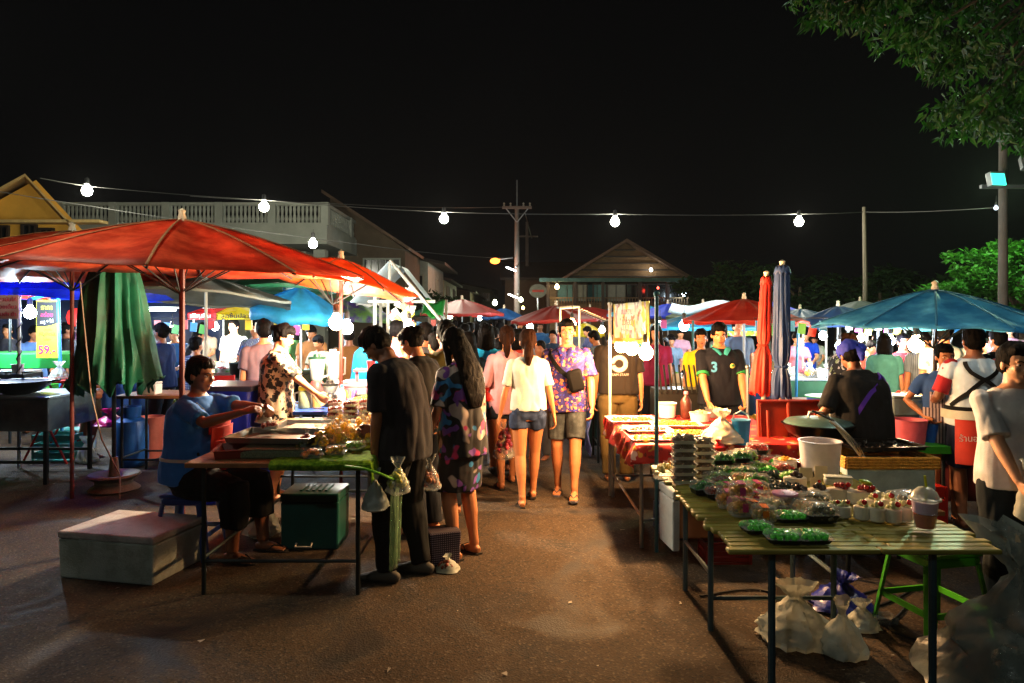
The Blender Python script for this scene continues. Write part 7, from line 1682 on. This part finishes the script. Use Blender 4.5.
person('woman with a navy headband and turquoise t-shirt at the drink stall', (W(362, 0, 8.1).x, 8.1, 0), -60, 1.56, skin=SKIN_L, q=.008, f=True, hair='bob', hairmat=HAIR_B, top=FABRIC('turquoise_tshirt', '#148AC0'), bottom=JEAN, lean=12, head=(0, 15, 0), lh=(-.12, .4, 1.0), rh=(.12, .4, 1.0), extras=lambda b, t: (lambda mb: (mb.tube([b.hp(.086 * math.cos(a), .0 + .03 * math.sin(a) - .02, .06 + .07 * math.sin(a)) for a in [k * PI / 8 for k in range(9)]], [(.014, .004)] * 9, 8), mb.build('headband', NAVYF, t)))(MB()))
person('brown clad person silhouetted against the brightest bulb', (W(349, 0, 9.0).x, 9.0, 0), 20, 1.52, skin=SKIN_D, q=.011, top=FABRIC('brown_cloth', '#6A4520'), bottom=BLACKF, hair='short', head=(0, 20, 0))
# right middle people
person('woman in a black dress with a pale floral print and ponytail looking down', (W(842, 0, 7.6).x, 7.6, 0), -70, 1.50, skin=SKIN_L, q=.008, f=True, hair='bun', hairmat=HAIR_B, top=M('black_floral_dress', '#12141A', rough=.8, pattern='floral', pcols=('#8A9A70', '#A8A8B0'), pscale=13), bottom=BLACKF, lean=8, head=(0, 30, 0), sleeve=.3)
person('boy in a bright red t-shirt with a white print in the right stall', (W(903, 0, 8.6).x, 8.6, 0), 175, 1.45, skin=SKIN, face=True, q=.009, top=FABRIC('bright_red_tshirt', '#B01C18'), bottom=JEAN, hair='short', extras=lambda b, t: text('AB', .07, WHS, t, b.sp(0, .15, 1.2), rot=(PI / 2, 0, PI), ext=.001))
person('girl in a teal top and short hair left of the red shirted boy', (W(889, 0, 8.0).x, 8.1, 0), -30, 1.46, skin=SKIN_L, q=.01, f=True, hair='bob', top=FABRIC('muted_teal', '#4A8A88'), bottom=JEAN, head=(0, 12, 0))
person('man in a white floral shirt standing under the teal umbrella', (W(951, 0, 7.2).x, 7.3, 0), -25, 1.60, skin=SKIN, q=.009, top=FABRIC('white_floral_shirt', '#A8A8A0', pattern='floral', pcols=('#6A7A70',), pscale=12), bottom=JEAN, hair='short', head=(-30, 5, 0))
person('person in a grey striped shirt leaning left of the brown umbrella pole', (W(927, 0, 7.9).x, 7.9, 0), 140, 1.50, skin=SKIN, q=.01, top=FABRIC('grey_stripes', '#7A8490', pattern='stripes', pcols=('#4A5460',), pscale=14), bottom=JEAN, hair='short', head=(20, 15, 0), lean=10)
person('person in a black t-shirt facing the cold bulb behind the vendor', (W(998, 0, 7.4).x, 7.4, 0), 15, 1.52, skin=SKIN, q=.01, top=BLACKF, bottom=JEAN, hair='short')
person('woman in a pink sleeveless top at the far right edge', (W(1020, 0, 8.4).x, 8.6, 0), 160, 1.66, skin=SKIN_L, q=.011, f=True, top=FABRIC('dusty_pink', '#A87888'), bottom=JEAN, hair='long')
person('tall man in a blue grey shirt seen behind the red umbrella pole', (W(768 - 26, 0, 10.4).x, 10.6, 0), 178, 1.62, skin=SKIN, q=.012, top=FABRIC('blue_grey_shirt', '#3E4E62'), bottom=JEAN, hair='short')
person('woman in a magenta top behind the brown shirted man', (W(656, 0, 9.0).x, 9.0, 0), 160, 1.55, skin=SKIN, q=.011, f=True, top=FABRIC('magenta_top', '#8A1C4A'), bottom=JEAN, hair='long')

# ---- crowd prototypes: copies share meshes, cloth colours differ
rng = random.Random(77)
def proto(label, loc, rz, h, color, bcolor='#141820', **k):
    return person(label, loc, rz, h, q=.014, top=CLOTH, bottom=CLOTH, color=color, bcolor=bcolor, **k)[0]
def at(px, py, Y, base=1.66): return (W(px, 0, Y).x, Y, 0), (CAMZ - (py - HY) * Y / F)
protos = {}
def dark(c, k=.8):
    r_ = [int(c[i:i + 2], 16) for i in (1, 3, 5)]; m_ = sum(r_) / 3
    return '#' + ''.join('%02X' % max(0, min(255, int((m_ + (x - m_) * 1.5) * k))) for x in r_)
def crowd(kind, px, py, Y, rz, color, label, bcolor='#141820', **kw):
    loc, h = at(px, py + rng.uniform(-1, 7) * 10 / max(Y, 6), Y); h = max(1.35, min(1.75, h)); rz = rz + rng.uniform(-35, 35)
    spec = dict(man=dict(hair='short', skin=SKIN), woman=dict(f=True, hair='long', skin=SKIN_L), bob=dict(f=True, hair='bob', skin=SKIN), bun=dict(f=True, hair='bun', skin=SKIN_L), dark=dict(hair='short', skin=SKIN_D, fat=1.12), busy=dict(hair='short', skin=SKIN, lean=10, lh=(-.15, .38, 1.02), rh=(.15, .36, 1.0), head=(0, 15, 0)), busyw=dict(f=True, hair='bun', skin=SKIN, lean=10, lh=(-.15, .38, 1.02), rh=(.15, .36, 1.0), head=(0, 15, 0)))[kind]
    if kind not in protos: protos[kind] = proto(label, loc, rz, h, color, bcolor, **spec); return
    dup(protos[kind], loc, rz, label, scale=h / 1.66, colors={'shirt': dark(color), 'trousers': bcolor})
P_ = [
 ('man', 397, 319, 8.0, 5, '#A86A88', 'man in a mauve pink shirt seen from behind near the white canopy posts'), ('man', 458, 327, 8.8, 10, '#C8C4BC', 'man in a white t-shirt with dark hair walking away left of the turquoise woman'),
 ('dark', 425, 322, 7.2, 30, '#3A3A40', 'dark haired man in charcoal behind the olive shirted man'), ('woman', 434, 330, 7.4, 10, '#2A2228', 'long haired woman in black in the lane crowd by the drink stall'),
 ('man', 508, 330, 8.9, 0, '#D0CCC0', 'man in a cream white shirt walking ahead of the pink top woman'), ('man', 520, 322, 9.8, -30, '#707478', 'tall man in a grey shirt just left of the girl ponytail'),
 ('dark', 494, 326, 10.6, 0, '#2E4E9A', 'man in a blue shirt ahead of the cream shirted man'), ('man', 470, 320, 11.5, 0, '#383838', 'man in black above the turquoise woman shoulder'), ('bob', 484, 323, 12.5, 0, '#8A3A3A', 'bob haired woman in dark red deeper in the lane'),
 ('man', 512, 320, 13.5, 20, '#B8B0A0', 'man in beige deeper in the lane left of the faded red umbrella'), ('woman', 500, 321, 15.0, 0, '#5A6A8A', 'long haired woman in slate blue deep in the lane'), ('man', 446, 320, 12.5, 0, '#1E2E28', 'man in dark green beneath the green tarp'),
 ('bun', 461, 320, 14.5, 0, '#A89A60', 'woman with a bun in mustard deep in the lane'), ('dark', 540, 333, 8.2, 170, '#B0A8A0', 'man with a lit face between the girl and the purple shirted man'), ('man', 553, 325, 12.0, 180, '#3A4858', 'man in slate under the faded red umbrella'),
 ('woman', 476, 322, 17.0, 0, '#C0B8B0', 'far woman in white at the lane end'), ('man', 490, 320, 19.0, 180, '#6A3030', 'far man in maroon at the lane end'), ('man', 455, 320, 19.5, 0, '#4A5A7A', 'far man in blue grey beside the shop row'), ('bob', 468, 321, 22.0, 0, '#B88A3A', 'far bob haired woman in ochre at the lane end'), ('man', 505, 320, 24.0, 0, '#9AA0A0', 'farthest grey shirted man in the lane'),
 ('busyw', 33, 322, 10.2, -100, '#4A6A9A', 'woman in a sleeveless blue top behind the green counter'), ('dark', 67, 318, 10.8, -60, '#15151A', 'man in black standing by the red paper lantern'), ('busy', 176, 320, 10.4, 160, '#2A4A6A', 'man in steel blue behind the navy bloused woman'), ('man', 8, 325, 11.5, 180, '#4A4A50', 'man in grey at the far left edge behind the menu banner'),
 ('busy', 205, 322, 12.2, 180, '#B0A090', 'man in tan behind the canopy stall left post'), ('busyw', 277, 325, 12.0, 180, '#A84A4A', 'woman in dusty red beneath the right canopy panel'), ('bob', 296, 322, 11.5, 100, '#5A7A50', 'bob haired woman in sage near the cold bulb at the blue umbrella'),
 ('busy', 313, 325, 10.6, 160, '#B88860', 'man in warm tan working beyond the blenders'), ('busyw', 322, 330, 9.8, 180, '#B8A890', 'woman in cream working beyond the blenders'), ('man', 384, 322, 10.5, 20, '#2A3A7A', 'man in royal blue between the white canopy posts'), ('woman', 412, 325, 10.8, 160, '#B8A8A0', 'woman in pale pink beyond the hanging garland'),
 ('dark', 408, 333, 6.6, 40, '#4A3A38', 'man in dark brown close behind the stooping man'),
 ('busy', 600, 330, 10.5, 90, '#7A8A9A', 'man in pale slate beyond the foam boxes'), ('busyw', 611, 328, 11.5, 180, '#B0B8B8', 'woman in pale grey at the lane stall right side'), ('man', 640, 326, 13.5, 180, '#4A6A5A', 'man in sea green beyond the banner'), ('busy', 670, 330, 11.6, 170, '#8A9AA8', 'man in ice grey left of the yellow top woman'), ('bob', 664, 340, 10.4, 120, '#2E4A58', 'crouching bob haired woman in teal beyond the black rack'),
 ('busyw', 680, 326, 14.0, 180, '#B898A8', 'woman in pale lilac under the pale blue umbrella'), ('man', 733, 328, 12.8, 180, '#3A4A6A', 'man in indigo under the open red umbrella'), ('busyw', 796, 332, 11.0, 170, '#A87A88', 'woman in rose pink right of the folded navy umbrella'), ('busy', 806, 330, 12.4, 180, '#1E3E8A', 'man in cobalt behind the curved blue post'), ('busyw', 815, 335, 13.4, 180, '#C8C8C0', 'woman in white with a pale cap look beyond the herb stall'),
 ('man', 858, 333, 10.8, 150, '#1E3A7A', 'man in blue right of the floral dressed woman'), ('busy', 866, 340, 9.6, 190, '#A84A38', 'man in brick red behind the headscarf woman'), ('woman', 878, 330, 10.4, 40, '#A86A80', 'long haired woman in pink under the teal umbrella left rim'), ('busy', 935, 330, 9.4, 170, '#7A4AA8', 'man in violet near the big warm bulb'), ('bob', 985, 335, 9.8, 170, '#4A5A4A', 'bob haired woman in moss green behind the cross strapped vendor'),
 ('man', 1012, 330, 11.0, 180, '#5A3A4A', 'man in plum at the far right edge behind the pink woman'), ('dark', 780, 328, 14.5, 180, '#5A5A4A', 'man in khaki glimpsed between the folded umbrellas'), ('man', 718, 326, 15.0, 0, '#8A8A80', 'man in light grey far behind the open red umbrella'), ('bun', 560, 322, 15.5, 180, '#7A3A5A', 'woman in berry red under the maroon umbrella'), ('man', 577, 322, 17.0, 180, '#A8A8B0', 'man in silver grey near the small yellow umbrella'), ('busy', 592, 322, 14.2, 90, '#4A4A60', 'man in dusk blue beside the small yellow umbrella'),
 ('woman', 130, 322, 12.0, 60, '#3A5A6A', 'long haired woman in petrol blue beyond the folded green umbrella'), ('man', 110, 322, 13.0, 200, '#8A6A5A', 'man in clay brown beyond the folded green umbrella'), ('bob', 146, 322, 12.6, 170, '#B0B0B8', 'bob haired woman in pale grey beneath the strip light'), ('man', 50, 324, 13.0, 180, '#5A6A4A', 'man in moss green far behind the price sign')]
P_ += [('man', 436, 328, 6.4, 15, '#5A4A30', 'man in khaki brown just beyond the olive shirted man'), ('bun', 418, 330, 7.9, 0, '#C87A8A', 'woman with a bun in rose standing in the lane by the garland'), ('dark', 447, 324, 8.0, -10, '#2A3048', 'man in ink blue left of the white t-shirt man'), ('woman', 468, 333, 7.0, 20, '#1A1A22', 'long haired woman in black left of the turquoise shirt woman'),
 ('man', 500, 334, 7.6, 10, '#8A8A92', 'man in plain grey close behind the pink top woman'), ('bob', 515, 330, 8.3, 0, '#A8463A', 'bob haired woman in coral ahead of the pale shirted girl'), ('dark', 478, 326, 9.4, 0, '#4A6A3A', 'man in leaf green ahead of the turquoise shirt woman'), ('man', 436, 322, 10.2, 0, '#9A7A5A', 'man in camel brown under the green tarp edge'), ('bun', 495, 326, 11.6, 180, '#D0A0A8', 'woman in shell pink facing back down the lane'),
 ('man', 465, 322, 10.4, 10, '#6A2A2A', 'man in brick brown in the middle of the lane crowd'), ('dark', 530, 324, 11.0, 170, '#8A9AB0', 'man in powder blue coming up the lane'), ('woman', 452, 321, 16.5, 0, '#3A3A5A', 'long haired woman in dark indigo deep in the lane'), ('man', 520, 320, 17.5, 180, '#B8A888', 'man in sand deep in the lane near the faded red umbrella'), ('bob', 442, 322, 14.8, 30, '#5A8A8A', 'bob haired woman in dusty teal beside the green tarp'), ('man', 484, 320, 15.8, 0, '#8A5A2A', 'man in rust deep in the lane centre'), ('dark', 540, 322, 16.0, 180, '#3A5A7A', 'man in steel blue under the faded red umbrella rim'), ('man', 498, 319, 21.0, 0, '#3A3A3A', 'man in charcoal near the lane end'), ('bun', 460, 319, 24.0, 0, '#A87090', 'woman in mauve near the lane end')]
for k, px, py, Y, rz, c, lb in P_: crowd(k, px, py, Y, rz, c, lb, bcolor=rng.choice(['#141820', '#202A40', '#2A2420', '#101010', '#3A3A40']))
# far stalls closing the lane behind the crowd
for i, (px, Y, m, lb) in enumerate([(462, 15, REDC, 'pinkish red umbrella beyond the green tarp'), (440, 20, GRN1, 'dark umbrella at the left side of the far lane'), (475, 26, RED2, 'tiny red umbrella at the far end of the lane'), (640, 19, LBL, 'pale umbrella beyond the banner'), (770, 17, BLU1, 'blue umbrella beyond the folded umbrellas'), (860, 16, GRY, 'grey umbrella below the bare pole'), (615, 26, NAVY, 'dark umbrella in front of the hall centre')]):
    umbrella(lb, W(px, 0, Y).x, Y, 2.05, 1.75, .9, m, 8)
for i, (x0, x1, y0, y1, lb) in enumerate([(-2.6, -1.6, 12.5, 14, 'the lane stall beyond the white canopy'), (-2.6, -1.4, 16, 18, 'the far lane stall on the left'), (.8, 2.0, 15, 17, 'the far lane stall on the right'), (-5.2, -3.4, 13, 14, 'the back row stall at left')]):
    skirted('laden table which is ' + lb.replace('the ', '', 1), x0, x1, y0, y1, .82, OIL, i); goods_line(lb, x0 + .1, x1 - .1, y0 + .1, y1 - .1, .82, 60 + i, 12)

cl = [(-4.6, 9.4, 'left back row'), (-3.2, 8.9, 'canopy stall'), (2.9, 8.0, 'folded umbrella side'), (4.3, 8.8, 'lit right stall'), (5.9, 9.6, 'navy umbrella stall'), (1.6, 10.3, 'lane right stall'), (-1.9, 11.6, 'lane left stall'), (6.6, 12.6, 'far right stall')]
for i, (x, y, nm) in enumerate(cl):
    crate(['blue', 'red', 'green', 'amber'][i % 4] + ' crate at the bottom of the stack by the ' + nm, (x, y, 0), ['#1A4A9A', '#A02A20', '#1E7A3A', '#C08020'][i % 4], .46, .32, .3)
    crate('top crate of ' + ['green', 'red', 'yellow', 'leafy'][i % 4] + ' produce on the stack by the ' + nm, (x + .02, y, .31), ['#B04030', '#2A6A3A', '#C09030', '#2A4A8A'][i % 4], .44, .3, .2, ['#8A9A20', '#C03020', '#D0A030', '#4A8A30'][i % 4], rz=5, n=24, r=.04)
    foambox('white foam cooler on the asphalt beside the crates by the ' + nm, (x + .55, y + .05, 0), .5, .36, .36, rz=-6 + 3 * i, m=FOAM)
    hg = thing('hanging_goods', 'strip of coloured packets hanging over the ' + nm, 'hanging goods', (x + .25, y - .1, 1.62)); 
    for j in range(7): b = MB(); b.box((-.36 + j * .12, 0, -.06 - .03 * (j % 3)), (.085, .012, .12), (0, .1 * (j % 3), 0)); o = b.build('packet', CONTW, hg, False); o.color = col4(['#C83A30', '#E0C040', '#3A8AC0', '#D8D8D0', '#50A040', '#C060A0'][(i + j * 2) % 6])
    b = MB(); b.tube([(-.42, 0, .03), (.42, 0, .03)], .006, 5); b.build('cord', CABLE, hg)
b = MB(); b.grid(lambda u, v: Vector((-10.5 + 5.2 * u, 12.9 + .08 * math.sin(u * 30), 2.0 * v)), 40, 4); tag(b.build('dark_tarp_backdrop', TARPD, solid=.01), 'dark navy tarp extended to the ground as an added backdrop at far left', 'tarp')  # upper strip is tarp; the rest is an added sheet for the darkness below
bpy.data.scenes.remove(TMP)
